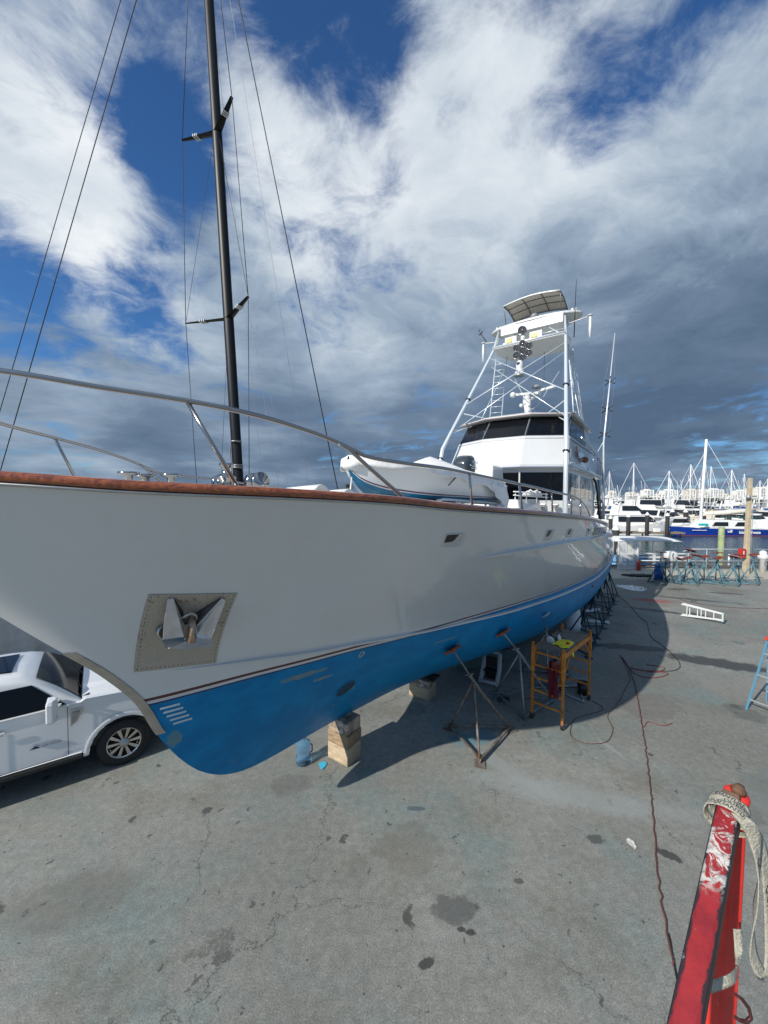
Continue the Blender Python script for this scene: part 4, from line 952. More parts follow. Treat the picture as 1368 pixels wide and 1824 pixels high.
M_jackr = mat('rusted_pale_steel', (.22,.20,.17), .65, metal=.4, var=.35, scale=7, dirt=(.20,.09,.04), damt=.8, dscale=5, dth=.5)
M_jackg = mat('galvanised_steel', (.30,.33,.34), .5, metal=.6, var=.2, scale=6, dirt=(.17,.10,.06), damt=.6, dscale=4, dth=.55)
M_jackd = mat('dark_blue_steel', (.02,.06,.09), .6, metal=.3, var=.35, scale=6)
M_pad = mat('orange_brown_pad', (.26,.075,.035), .8, var=.4, scale=9, bump=.3)
def stand(loc, feet, apexz, pad, pad_n, m, label, group=None, padm=None, rr=.024, cat='jack stand', plates=True, psz=.17):
    """feet: three (x, y) offsets from loc; pad: offset point"""
    r = empty('jack_stand', loc, label, cat, 0, group); feet = [Vector((x, y, .03)) for x, y in feet]; pad = Vector(pad); pn = Vector(pad_n).normalized()
    ax = Vector((pad.x * .25, pad.y * .25, apexz)) if True else None
    for f in feet:
        mb = MB(); mb.tube([f, ax], rr, 8)
        if plates: mb.box((f.x, f.y, .01), (.24,.20,.018), atan2(f.y, f.x))
        mb.build('leg', m, r)
    mb = MB()
    for i in range(3): mb.bar(feet[i] + Vector((0,0,.06)), feet[(i+1) % 3] + Vector((0,0,.06)), .04, .04)
    mb.build('base_brace', m, r)
    low = ax + (ax - pad) * .55
    mb = MB(); mb.tube([low, ax + (pad - ax) * .15], rr * 1.3, 10); mb.tube([ax, pad - pn * .05], rr * .75, 8); mb.lathe([(rr*1.9,0),(rr*1.9,.05)], ax + (pad-ax)*.15, pad - ax, 8); mb.tube([ax + (pad-ax)*.2 + Vector((-.10,-.04,0)), ax + (pad-ax)*.2 + Vector((.10,.04,0))], .012, 6)
    mb.build('screw_post', m, r)
    u = pn.cross(Vector((0,0,1)));  u = u.normalized() if u.length > .05 else Vector((1,0,0)); w = pn.cross(u)
    mb = MB(); mb.obox(pad - pn * .03, u * psz, w * psz * .72, pn * .025); p_ = mb.build('pad', padm or M_pad, r, bevel=.006)
    mb = MB(); mb.obox(pad - pn * .062, u * .06, w * .05, pn * .012); mb.build('pad_bracket', m, p_)
    return r
def W2(t, b): v = YW(t, b); return (v.x, v.y)
def hstand(feet, pad, m, label, apz=1.25, padm=None):
    c_ = YW(sum(f[0] for f in feet) / 3, sum(f[1] for f in feet) / 3)
    pw = YW(pad[0], pad[1], pad[2]) - c_
    fo = [((YW(*f) - c_).x, (YW(*f) - c_).y) for f in feet]
    # hull normal there, pointing into the hull
    nn = -NV * .55 + Vector((0,0,.85))
    return stand(c_, fo, apz, pw + nn.normalized() * -.01, nn, m, label, 'jack stands holding up the hull', padm)
hstand([(1.48,2.22),(2.89,2.35),(2.17,1.25)], (1.62,1.55,2.03), M_jackr, 'rusty pale jack stand with orange pad, nearest the bow', 1.28)
hstand([(3.47,2.49),(4.15,1.55),(4.65,2.85)], (3.2,2.03,2.03), M_jackg, 'grey jack stand behind the orange scaffold, with its pad by the third timber', 1.35)
hstand([(5.3,2.6),(5.9,1.7),(6.5,2.9)], (5.05,2.48,2.05), M_jackg, 'grey jack stand right behind the scaffold platform', 1.35, M_jackg)
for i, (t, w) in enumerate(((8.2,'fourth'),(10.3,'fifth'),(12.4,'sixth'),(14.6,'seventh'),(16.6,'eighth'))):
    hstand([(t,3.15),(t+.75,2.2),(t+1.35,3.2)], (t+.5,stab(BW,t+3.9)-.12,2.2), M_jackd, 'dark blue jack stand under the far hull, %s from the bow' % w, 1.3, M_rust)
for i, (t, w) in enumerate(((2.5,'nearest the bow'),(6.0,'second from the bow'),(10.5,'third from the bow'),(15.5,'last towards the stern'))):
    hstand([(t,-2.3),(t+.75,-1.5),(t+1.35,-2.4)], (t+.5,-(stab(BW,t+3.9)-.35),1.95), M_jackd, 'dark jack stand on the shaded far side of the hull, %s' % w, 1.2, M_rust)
# ------------------------------------------------------------------ orange rolling scaffold
A_, B_, C_ = Vector((3.35,8.54,0)), Vector((3.94,8.23,0)), Vector((5.18,9.49,0)); D_ = A_ + (C_ - B_)
sc0 = (A_ + C_) / 2; ex = (C_ - B_).normalized(); LX = (C_ - B_).length / 2; LY = (A_ - B_).length / 2
ey = Vector((-ex.y, ex.x, 0))
sf = empty('rolling_scaffold', sc0, 'orange steel rolling scaffold with a worn plywood platform beside the hull', 'scaffold', atan2(ex.y, ex.x))
M_or = mat('orange_paint', (.50,.17,.012), .45, var=.25, scale=8, dirt=(.10,.05,.03), damt=.6, dscale=7, dth=.56)
PTZ = 1.66
for sx_ in (-1, 1):
    fr = MB()
    for sy in (-1, 1):
        fr.bar((sx_*LX, sy*LY, .16), (sx_*LX, sy*LY, 1.78), .045, .045)
    for k in range(5): fr.bar((sx_*LX, -LY, .40 + .29*k), (sx_*LX, LY, .40 + .29*k), .03, .03)
    f_ = fr.build('end_frame', M_or, sf)
    h_ = MB()
    for sy in (-1, 1):
        for k in range(26): h_.box((sx_*LX + 0, sy*LY, .24 + .06*k), (.047,.014,.014)); h_.box((sx_*LX, sy*LY, .24 + .06*k), (.014,.047,.014))
    h_.build('pin_holes', M_black, f_)
for sy in (-1, 1):
    mb = MB(); mb.bar((-LX+.03, sy*LY, PTZ-.05), (LX-.03, sy*LY, PTZ-.05), .035, .09)
    for sx_ in (-1, 1): mb.bar((sx_*(LX-.02), sy*LY, PTZ-.48), (sx_*(LX-.38), sy*LY, PTZ-.09), .025, .03); mb.box((sx_*LX, sy*LY, PTZ-.25), (.062,.062,.60))
    mb.build('side_rail', M_or, sf)
mb = MB(); mb.box((0,0,PTZ), (2*LX-.05, 2*LY-.05, .02)); mb.build('platform', M_ply, sf)
for sx_ in (-1, 1):
    for sy in (-1, 1):
        mb = MB(); mb.lathe([(.06,-.02),(.065,0),(.06,.02)], (sx_*LX + .02, sy*LY, .066), (.3,1,0), 18); c_ = mb.build('caster', M_rubber, sf)
        mb = MB(); mb.box((sx_*LX, sy*LY, .145), (.05,.06,.05)); mb.tube([(sx_*LX+.02, sy*LY-.04,.066),(sx_*LX+.02,sy*LY+.04,.066)], .012, 6); mb.build('caster_fork', M_rust, c_)
def S2W(x, y, z): return sc0 + ex * x + ey * y + Vector((0,0,z))
zt = PTZ + .011
# things lying on the platform
def cloth(name, m, label, cat, fn, nu=14, nv=14, loc=(0,0,0), thick=.006):
    mb = MB(); mb.grid([[fn(i / nu, j / nv) for i in range(nu + 1)] for j in range(nv + 1)]); o = mb.build(name, m, None, loc, solid=thick); return tag(o, label, cat)
O_ = S2W(-.40, -.10, zt)
def ycl(u, v):
    x = -.25 + .62*u; y = -.30 * v + .13 - .10*sin(3*u); d = max(0, (.13 - y) - .34) 
    yy = y - .0; z = .012 + .018*abs(sin(9*u+4*v)) + .02*abs(sin(5*v-3*u)); edge_ = -(LY - .10) - .0
    if yy < edge_ + .03: z -= (edge_ + .03 - yy) * 2.4; yy = edge_ + .02 - .01*sin(20*u)
    return tuple(Vector((0,0,0)) + ex * (x + .05*sin(4*v)) + ey * yy + Vector((0,0,z)))
def ycl2(u, v):
    y = .10 - .48 * v * (.55 + .45 * u); x = -.22 + .5*u + .05*sin(5*v)
    lim = -(LY - .12); z = .01 + .02*abs(sin(9*u+4*v)) * (1 - v*.5)
    if y < lim: z -= (lim - y) * 2.; y = lim - .02 + .012*sin(16*u)
    return tuple(ex * x + ey * y + Vector((0,0,z)))
cloth('yellow_cloth', mat('yellow_fabric', (.66,.62,.03), .85, var=.2, scale=12), 'bright yellow cloth lying crumpled over the edge of the scaffold platform', 'cloth', ycl2, loc=S2W(-.30,-.04,zt))
rc = S2W(-LX, 0, 0)
def mcl(u, v):
    w_ = .24 * (1 - .25*v); a = -.01; side = v * .62
    return tuple(ey * (-LY + .06 + w_ * u) + ex * (-.045 - .03*sin(7*u) - .02*sin(5*v+9*u)) + Vector((0,0,-side + .03*sin(6*u) * v)))
cloth('red_rag', mat('maroon_fabric', (.10,.003,.012), .9, var=.25, scale=10), 'dark red rag hanging from a rung of the orange scaffold', 'rag', mcl, loc=S2W(-LX,.03,1.29))
mb = MB(); mb.lathe([(.045,0),(.045,.10),(.022,.125),(.02,.15),(0,.152)], (0,0,0), (0,0,1), 14); b_ = mb.build('squeeze_bottle', mat('pale_plastic', (.62,.66,.68), .35), None, S2W(-.12,.05,zt)); tag(b_, 'small pale squeeze bottle standing upright on the scaffold platform', 'bottle')
pg = empty('polisher', S2W(-.42,.12,zt), 'black and white corded power polisher lying on the scaffold platform', 'power tool', .5)
mb = MB(); mb.lathe([(.085,0),(.09,.02),(.085,.035)], (.0,.02,.06), (1,.2,.3), 18); mb.build('polishing_pad', M_canvas, pg)
mb = MB(); mb.tube([(.02,.02,.07),(.12,.04,.08),(.30,.05,.06)], [.05,.045,.03], 10); mb.tube([(.10,.04,.10),(.12,.10,.17),(.2,.12,.17)], .015, 6); mb.build('tool_body', M_black, pg)
mb = MB(); mb.tube([(.3,.05,.05),(.42,.12,.02),(.36,.26,.01),(.2,.2,.01),(.34,.1,.012),(.55,.2,.01)], .006, 5); mb.build('cord', M_black, pg)
mb = MB(); mb.tube([(0,0,0),(0,0,.10)], .02, 8); mb.ball((0,0,.11), .035, 8, 6); o = mb.build('brush', mat('brown_wood', (.22,.07,.03), .5), None, S2W(.55,.26,zt)); tag(o, 'short brown handled brush stub standing at the back of the platform', 'brush')
mb = MB(); mb.ball((0,0,.025), .045, 8, 6, (1,1,.6)); o = mb.build('sponge', mat('red_sponge', (.42,.05,.02), .8), None, S2W(-.26,-.20,zt + .02)); tag(o, 'small round red sponge on the yellow cloth', 'sponge')
# things on the ground around it
def gp(x, y, z=0): return Vector((x, y, z))
seat = empty('folding_trolley', (2.95,10.35,0), 'small folding trolley with white foam padded arms behind the second jack stand', 'trolley', -.6)
mb = MB()
for s in (-1, 1): mb.tube([(.22*s,-.22,.02),(.22*s,.02,.40),(.20*s,.10,.80)], .06, 10)
mb.tube([(-.22,-.20,.08),(.22,-.20,.08)], .05, 8); mb.tube([(-.20,.10,.80),(.20,.10,.80)], .04, 8)
mb.build('padded_frame', mat('foam_white', (.42,.42,.40), .8), seat)
mb = MB(); mb.box((0,.0,.34), (.34,.25,.05)); mb.box((0,.05,.56), (.3,.05,.25)); mb.box((.0,.1,.2), (.3,.2,.2)); mb.build('load', M_black, seat)
for x, y, r_, l_ in ((2.55,11.35,.3,'nearer dull green foam block lying in the shade under the hull'), (3.45,11.9,.15,'farther dull green foam block lying in the shade under the hull')):
    mb = MB(); mb.box((0,0,.17), (1.0,.42,.34)); o = mb.build('foam_block', mat('dull_green_foam', (.10,.14,.13), .85, var=.2), None, (x, y, 0), bevel=.03, rz=r_); tag(o, l_, 'foam block')
fc = empty('fuel_can', (4.9,10.9,0), 'small red fuel can standing behind the scaffold', 'fuel can', .4)
mb = MB(); mb.rings([[(x*.17*k,y*.12*k,z) for x, y in ((-1,-1),(1,-1),(1,1),(-1,1))] for k, z in ((1,0),(1,.30),(.6,.36))]); mb.build('can_body', mat('fuel_red', (.30,.04,.015), .5), fc, bevel=.03)
mb = MB(); mb.tube([(.06,0,.36),(.12,0,.46)], .025, 8); mb.tube([(-.1,0,.35),(-.1,0,.42),(.0,0,.42),(.02,0,.36)], .014, 6); mb.build('spout', M_black, fc)
bk = empty('bucket', (5.15,9.75,0), 'black bucket on the ground inside the scaffold legs', 'bucket')
mb = MB(); mb.lathe([(.11,0),(.135,.30),(.13,.30),(.10,.03)], (0,0,0), (0,0,1), 20); mb.build('pail', M_black, bk)
mb = MB(); mb.tube([(.13*cos(a), .02, .30 + .10*sin(a)) for a in [pi*k/10 for k in range(11)]], .004, 5); mb.build('handle', M_steel, bk)
mb = MB(); mb.box((0,0,.05), (.26,.14,.10)); o = mb.build('first_aid_box', mat('black_case', (.03,.03,.035), .5), None, (3.0,9.35,0), rz=-.3); tag(o, 'small black case with a red mark on the ground by the second jack stand', 'case')
mb = MB(); mb.box((.0,-.072,.05), (.07,.004,.05)); mb.build('mark', mat('red_mark', (.5,.03,.03), .5), o); mb = MB(); mb.box((.0,-.0745,.05), (.03,.002,.02)); mb.build('mark', M_white, o)
mb = MB(); mb.tube([(-.7,0,.03),(.6,.1,.03)], .025, 8); mb.tube([(-.2,.0,.03),(.35,-.7,.03)], .02, 8); mb.tube([(.6,.1,.03),(.35,-.7,.03)], .02, 8); o = mb.build('pipe_frame', M_jackg, None, (4.6,10.0,0)); tag(o, 'thin pale metal frame lying flat behind the scaffold', 'metal frame')
for i, (x, y, r_, l_) in enumerate(((8.75,15.6,-.3,'white scrap board lying flat in the shade, nearer of two by the dark stands'),(9.4,17.2,.4,'short white board lying beyond the dark jack stands'))):
    mb = MB(); mb.box((0,0,.03), (.9,.16,.06)); o = mb.build('board', M_canvas, None, (x, y, 0), rz=r_); tag(o, l_, 'board')
# draped plastic-wrapped bundle beneath the far hull
mb = MB(); mb.rings([[(.28*k*cos(a)*(1+.12*sin(3*a)), .22*k*sin(a), z) for a in [2*pi*j/14 for j in range(14)]] for k, z in ((1,0),(1.1,.3),(.9,.7),(.6,1.0),(.2,1.1))], True); o = mb.build('wrapped_bundle', M_canvas, None, (7.3,14.6,0)); tag(o, 'white wrapped bundle standing in the dark under the hull', 'bundle')

# ------------------------------------------------------------------ water jug, bits on the ground
jug = empty('water_jug', (-1.50,7.10,0), 'clear blue plastic water cooler bottle on the concrete under the bow', 'water bottle')
M_jug = mat('clear_blue_plastic', (.36,.68,.97), .05, trans=.88, spec=.6)
mb = MB(); mb.lathe([(.115,0),(.135,.015),(.137,.05),(.132,.065),(.137,.08),(.137,.15),(.128,.17),(.118,.20),(.118,.235),(.128,.26),(.137,.28),(.137,.34),(.130,.36),(.137,.375),(.13,.41),(.09,.445),(.035,.46),(.032,.50)], (0,0,0), (0,0,1), 28, True); mb.build('bottle_body', M_jug, jug)
mb = MB(); mb.lathe([(.036,.47),(.038,.50),(.036,.53),(.0,.535)], (0,0,0), (0,0,1), 16); mb.build('cap', M_white, jug)
mb = MB(); mb.tube([(.13,.02,.36),(.165,.03,.33),(.165,.03,.22),(.13,.02,.19)], .014, 8); mb.build('handle', mat('jug_handle', (.05,.10,.18), .3), jug)
mb = MB(); mb.poly([(.07*cos(a)*(1+.3*sin(3*a)), .10*sin(a), .012) for a in [2*pi*k/9 for k in range(9)]]); o = mb.build('paint_flake', mat('cyan_flake', (.05,.42,.60), .6), None, (-1.12,7.02,0), solid=.01); tag(o, 'bright cyan paint chip on the concrete between the water bottle and the timber stack', 'paint chip')
for x, y, s_, l_ in ((2.15,5.05,.13,'torn white paper scrap right of the long ground cable'), ):
    pass
def scrap(x, y, s_, lab, seed, m=None):
    rnd = random.Random(seed); n_ = 11
    mb = MB(); ctr = []; rim = [( s_ * (.55 + .6*rnd.random()) * cos(2*pi*k/n_), .6*s_ * (.5 + .6*rnd.random()) * sin(2*pi*k/n_), .006 + .02*rnd.random()) for k in range(n_)]
    c0 = mb.V((0,0,.012)); R_ = [mb.V(p) for p in rim]
    for k in range(n_): mb.F((c0, R_[k], R_[(k+1) % n_]))
    o = mb.build('paper_scrap', m or mat('dirty_paper', (.58,.58,.55), .9, var=.15), None, (x, y, .004), rz=rnd.random()*3, solid=.004); tag(o, lab, 'litter')
scrap(3.63,5.43,.10,'white paper scrap right of the long cable on the concrete',1)
scrap(.83,3.08,.075,'crumpled white scrap near the bottom centre, beside dark oil spots',2)
# long cable down the right of the yard and red hoses
def cable(name, pts, r, m, label, cat, wig=0., seed=1, z=.012):
    rnd = random.Random(seed); P = [Vector((x, y, z)) for x, y in pts]; out = []
    for i in range(len(P) - 1):
        a, b = P[i], P[i+1]; p_ = P[i-1] if i else a; q_ = P[i+2] if i + 2 < len(P) else b
        n_ = max(3, int((b - a).length / .09))
        for k in range(n_):
            f = k / n_; c_ = .5 * ((2*a) + (b - p_) * f + (2*p_ - 5*a + 4*b - q_) * f*f + (3*a - p_ - 3*b + q_) * f**3)
            out.append(c_ + Vector((rnd.uniform(-wig, wig), rnd.uniform(-wig, wig), 0)))
    out.append(P[-1]); mb = MB(); mb.tube(out, r, 6); o = mb.build(name, m, None); return tag(o, label, cat)
M_cabr = mat('dull_red_cable', (.12,.045,.035), .7); M_cabk = mat('black_cable', (.018,.018,.02), .6)
cable('ground_cable', [(3.14,3.95),(3.31,4.29),(3.68,4.95),(4.12,5.65),(4.69,6.56),(5.44,7.82),(6.05,8.87),(6.91,10.4),(7.48,11.68),(7.62,12.19)], .011, M_cabr, 'long twisted red brown cable running down the right of the concrete', 'cable', .014)
cable('ground_cable', [(2.4,2.6),(2.85,3.4),(3.14,3.95),(3.30,4.25)], .010, M_cabk, 'dark blue black end of cable running under the red frame', 'cable', .008, 4)
cable('air_hose', [(7.62,12.19),(7.25,10.92),(7.62,10.64),(8.23,10.93),(7.7,11.1),(7.32,11.28),(7.9,11.0),(8.4,11.3),(8.0,11.5)], .012, mat('red_hose', (.17,.035,.03), .7), 'tangled red hose in the shade to the right of the scaffold', 'hose', .01, 2)
cable('thin_hose', [(5.2,9.4),(5.25,9.0),(4.43,8.62),(4.08,8.19),(3.99,7.9),(4.18,7.71),(4.62,7.77),(5.01,8.2),(5.21,8.74),(5.74,9.24),(6.48,10.08),(7.0,10.74),(7.62,12.19)], .007, M_cabr, 'thin hose looping from the front wheel of the scaffold into the sunlight', 'hose', .004, 3)
cable('power_cord', [(12.25,20.07),(11.81,18.44),(10.94,16.22),(10.72,15.48),(9.79,13.88),(9.61,13.07),(9.14,11.7),(8.53,11.11),(7.7,11.1)], .010, M_cabk, 'black power cord curving through the hull shadow towards the far stands', 'cord', .01, 5)
cable('thin_line', [(14.4,19.89),(14.88,19.56),(15.18,18.51),(16.23,17.86),(17.78,17.62),(21,17.0)], .010, M_cabr, 'thin red line lying across the sunlit yard beyond the white ladder', 'line', .01, 6)
cable('rope_scrap', [(5.75,8.3),(6.0,8.5),(6.2,8.35),(6.5,8.45)], .008, mat('red_hose', (.17,.035,.03), .7), 'short curl of red cord beside the long cable', 'cord', .01, 7)
rnd = random.Random(3)
P = [(14.0 + rnd.uniform(-.4,.4) + .75*cos(k*1.05)*(.35+.65*rnd.random()), 21.5 + rnd.uniform(-.5,.5) + .6*sin(k*1.05)*(.35+.65*rnd.random())) for k in range(46)]
cable('white_rope', P, .022, M_canvas, 'loose coil of white rope lying on the shaded concrete near the stern', 'rope', .02, 8, .03)
P = [(16.7 + 1.1*cos(k*2.7)*(.6+.4*rnd.random()), 25.1 + .35*sin(k*2.7)*(.5+.5*rnd.random())) for k in range(30)]
cable('black_hose', P, .05, M_cabk, 'heap of thick black hose on the pale strip near the white gate', 'hose', .02, 9, .08)
# ------------------------------------------------------------------ red steel frame right beside the camera, with its strap
M_scuff = mat('scuffed_grey_paint', (.42,.41,.38), .6, var=.35, scale=45, dirt=(.30,.03,.03), damt=.95, dscale=22, dth=.5, bump=.4, bscale=60)
M_brite = mat('bright_red_paint', (.72,.035,.025), .5, var=.12, scale=10, dirt=(.5,.42,.40), damt=.5, dscale=22, dth=.66)
TIP = Vector((0,0,5)) + (_f + _r*((1300-684)/685) - _u*((1432-912)/685)) * .93
LOW = Vector((0,0,5)) + (_f + _r*((1222-684)/685) - _u*((1824-912)/685)) * .66
fr_ = empty('steel_frame', (TIP.x, TIP.y, 0), 'red painted square steel frame right beside the camera with a strap tied round its tip', 'steel frame')
TO = Vector((TIP.x, TIP.y, 0)); aL = (LOW - TIP).normalized()
side_ = aL.cross(Vector((0,0,1))).normalized(); upn = side_.cross(aL).normalized()
def redpaint():
    m = bpy.data.materials.new('chipped_red_painted_shade'); m.use_nodes = True; q = NT(m.node_tree)
    tc = q.n('ShaderNodeTexCoord').outputs['Object']
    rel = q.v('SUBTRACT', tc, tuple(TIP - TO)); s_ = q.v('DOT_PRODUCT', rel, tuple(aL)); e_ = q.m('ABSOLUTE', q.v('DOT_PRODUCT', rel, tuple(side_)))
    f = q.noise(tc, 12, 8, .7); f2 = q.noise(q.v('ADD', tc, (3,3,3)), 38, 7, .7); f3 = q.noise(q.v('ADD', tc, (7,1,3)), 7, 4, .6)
    c = q.mix(q.ss(f, .3, .7), (.20,.012,.018), (.34,.022,.026)); c = q.mix(q.ss(f3, .50, .72, 0, .7), c, (.10,.010,.016))  # shadow over the arm put into the colour: darker red than the post
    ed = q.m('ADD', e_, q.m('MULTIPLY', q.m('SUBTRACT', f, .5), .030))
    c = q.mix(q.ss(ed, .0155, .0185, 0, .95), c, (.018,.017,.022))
    c = q.mix(q.ss(f2, .66, .69, 0, .8), c, (.22,.22,.23)); c = q.mix(q.ss(f, .66, .69, 0, .9), c, (.022,.02,.024))
    band = q.m('MULTIPLY', q.ss(s_, .035, .05), q.ss(s_, .25, .20)); band = q.m('MULTIPLY', band, q.ss(e_, .0205, .017))
    st_ = q.noise(q.v('ADD', q.v('SCALE', rel, None, 1.0), (2,2,2)), 30, 6, .7, 1.0)
    c = q.mix(q.m('MULTIPLY', band, q.ss(st_, .44, .50, 0, .95)), c, q.mix(q.ss(f2, .35, .6), (.20,.20,.19), (.60,.59,.54)))
    bs = q.n('ShaderNodeBsdfPrincipled'); q.put(bs.inputs['Base Color'], c); bs.inputs['Roughness'].default_value = .5
    b = q.n('ShaderNodeBump'); b.inputs['Strength'].default_value = .6; b.inputs['Distance'].default_value = .002; q.put(b.inputs['Height'], f2); q.put(bs.inputs['Normal'], b.outputs[0])
    o = q.n('ShaderNodeOutputMaterial'); q.t.links.new(bs.outputs[0], o.inputs[0]); return m
M_redp = redpaint()
def edge_wear(a, b, w, m):
    pass
far_end = TIP + aL * 1.15
mb = MB(); mb.bar(TIP - TO - aL * .0, far_end - TO, .043, .043); arm = mb.build('arm', M_redp, fr_, bevel=.008)
mb = MB(); mb.bar(far_end - TO + Vector((0,0,.02)), Vector((far_end.x, far_end.y, .0)) - TO, .06, .06); mb.build('rear_post', M_redp, fr_)
vt = TIP + Vector((.030,.03,-.05)); vb = Vector((TIP.x+.012, TIP.y+.06, 0))
mb = MB(); mb.bar(vt - TO, vb - TO, .046, .046, (1,.1,0)); post = mb.build('front_post', M_brite, fr_, bevel=.006)
mb = MB(); mb.bar(TIP - TO - aL * .028, TIP - TO + aL * .02, .033, .028); mb.build('rusty_tip', M_rust, arm, bevel=.006)
# bolt and pin
mb = MB(); bc = TIP - TO + Vector((.045,.03,-.0)); mb.lathe([(.024,-.04),(.026,-.035),(.026,.0),(.022,.006),(0,.006)], bc, (.1,-.2,1), 16); pin = mb.build('pin', M_brite, fr_)
mb = MB(); mb.lathe([(.015,.006),(.015,.018),(.010,.02),(.010,.026),(0,.027)], bc, (.1,-.2,1), 6); mb.build('bolt', M_rust, pin)
# strap
def strap_mat():
    return mat('pale_webbing', (.40,.38,.31), .85, var=.12, scale=30, bump=.5, bscale=160, dirt=(.20,.20,.16), damt=.5, dscale=18, dth=.55)
M_web = strap_mat()
st = empty('webbing_strap', (TIP.x, TIP.y, TIP.z), 'pale lettered webbing strap wound round the red frame tip with its long tail hanging down', 'strap')
def ribbon(cen, wdir, w, name, parent, th=.002):
    """cen, wdir lists (local); returns surface function"""
    n_ = len(cen)
    def S(u, v):
        x = max(0, min(n_ - 1.001, u * (n_ - 1))); i = int(x); f = x - i
        p0_, p1, p2, p3 = cen[max(0,i-1)], cen[i], cen[i+1], cen[min(n_-1,i+2)]
        c_ = .5*((2*p1)+(p2-p0_)*f+(2*p0_-5*p1+4*p2-p3)*f*f+(3*p1-p0_-3*p2+p3)*f**3); d_ = wdir[i].lerp(wdir[i+1], f).normalized()
        return c_ + d_ * (v * w)
    N = n_ * 7
    mb = MB(); mb.grid([[S(k / N, v) for v in (-.5,-.25,0,.25,.5)] for k in range(N + 1)]); o = mb.build(name, M_web, parent, solid=th)
    return S, o
M_ink = mat('black_ink', (.015,.015,.015), .7)
def wraps(c0, n_t, pitch, ra, phase=0):
    C_, D_ = [], []
    for k in range(int(n_t * 8) + 1):
        a = 2*pi*k/8 + phase; rr = ra * (1 + .12*abs(sin(2*a)))
        C_.append(c0 + side_ * rr * cos(a) + upn * rr * sin(a) + aL * (pitch * k / 8)); D_.append(aL.copy())
    return C_, D_
for j, (off_, ph, ra) in enumerate(((.010,.2,.033),(.024,.9,.035),(.036,.5,.038))):
    C_, D_ = wraps(aL * off_, 1.02, .008 * (-1)**j, ra, ph)
    D_ = [(d_ + side_ * .25 * (-1)**j + upn*.15).normalized() for d_ in D_]
    S_, o_ = ribbon(C_, D_, .019, 'wrap', st)
    text_mesh('QUANTUM', .015, 'lettering', M_ink, o_, lambda x, y, S_=S_, C_=C_: S_(.08 + x / (2*pi*.045) * .95, -(y - .006) / .019 ) + (S_(.08 + x / (2*pi*.045) * .95, 0) - aL * .02).normalized() * .0028)
def cp(px, py, dep): return Vector((0,0,5)) + (_f + _r*((px-684)/685) - _u*((py-912)/685)) * dep - TIP
HX = _r * 1.0
def rib_pts(L):
    C_, D_ = [], []
    for px, py, dep, ang in L:
        C_.append(cp(px, py, dep)); D_.append((_r * cos(ang) + Vector((0,1,0)) * sin(ang)).normalized())
    return C_, D_
C_, D_ = rib_pts([(1318,1452,.88,-.5),(1330,1466,.87,-.3),(1343,1490,.87,.0),(1350,1525,.87,.5),(1352,1560,.87,.75),(1349,1592,.87,.9),(1345,1620,.88,1.0),(1341,1660,.885,.7),(1342,1700,.89,.4),(1352,1728,.89,.3),(1362,1738,.89,.3)])
S1, o1 = ribbon(C_, D_, .032, 'tail', st)
text_mesh('QUANTUM', .026, 'lettering', M_ink, o1, lambda x, y: S1(.30 + x * 2.1, -.32 + y / .032 * .9) + Vector((-.001,-.004,.001)), subdiv=1)
C_, D_ = rib_pts([(1336,1474,.90,-.2),(1352,1500,.90,.2),(1364,1545,.90,.3),(1370,1600,.90,.2),(1374,1660,.90,.0),(1374,1710,.90,.0),(1366,1738,.89,.2)])
S2, o2 = ribbon(C_, D_, .032, 'tail', st)
text_mesh('QUANTUM', .026, 'lettering', M_ink, o2, lambda x, y: S2(.42 + x * 2.6, -.32 + y / .032 * .9) + Vector((-.001,-.004,.001)), subdiv=1)
C_, D_ = rib_pts([(1255,1762,.80,1.5),(1270,1757,.80,1.5),(1290,1750,.80,1.3),(1305,1742,.81,1.2),(1313,1728,.84,1.0),(1316,1690,.87,.4),(1314,1655,.88,.2)])
D_ = [Vector((-.2,.2,1)).normalized()]*4 + [Vector((.3,.3,.8)).normalized(), Vector((1,0,.2)).normalized(), Vector((1,0,0))]
S3, o3 = ribbon(C_, D_, .020, 'lower_loop', st)
mb = MB(); lp = [cp(px, py, .86) for px, py in ((1311,1772),(1322,1780),(1334,1796),(1338,1812),(1330,1820),(1318,1818),(1310,1812))]; mb.tube([p + TIP - TO for p in lp], .004, 6); mb.build('wire_loop', mat('dark_red_wire', (.06,.015,.015), .4), fr_)

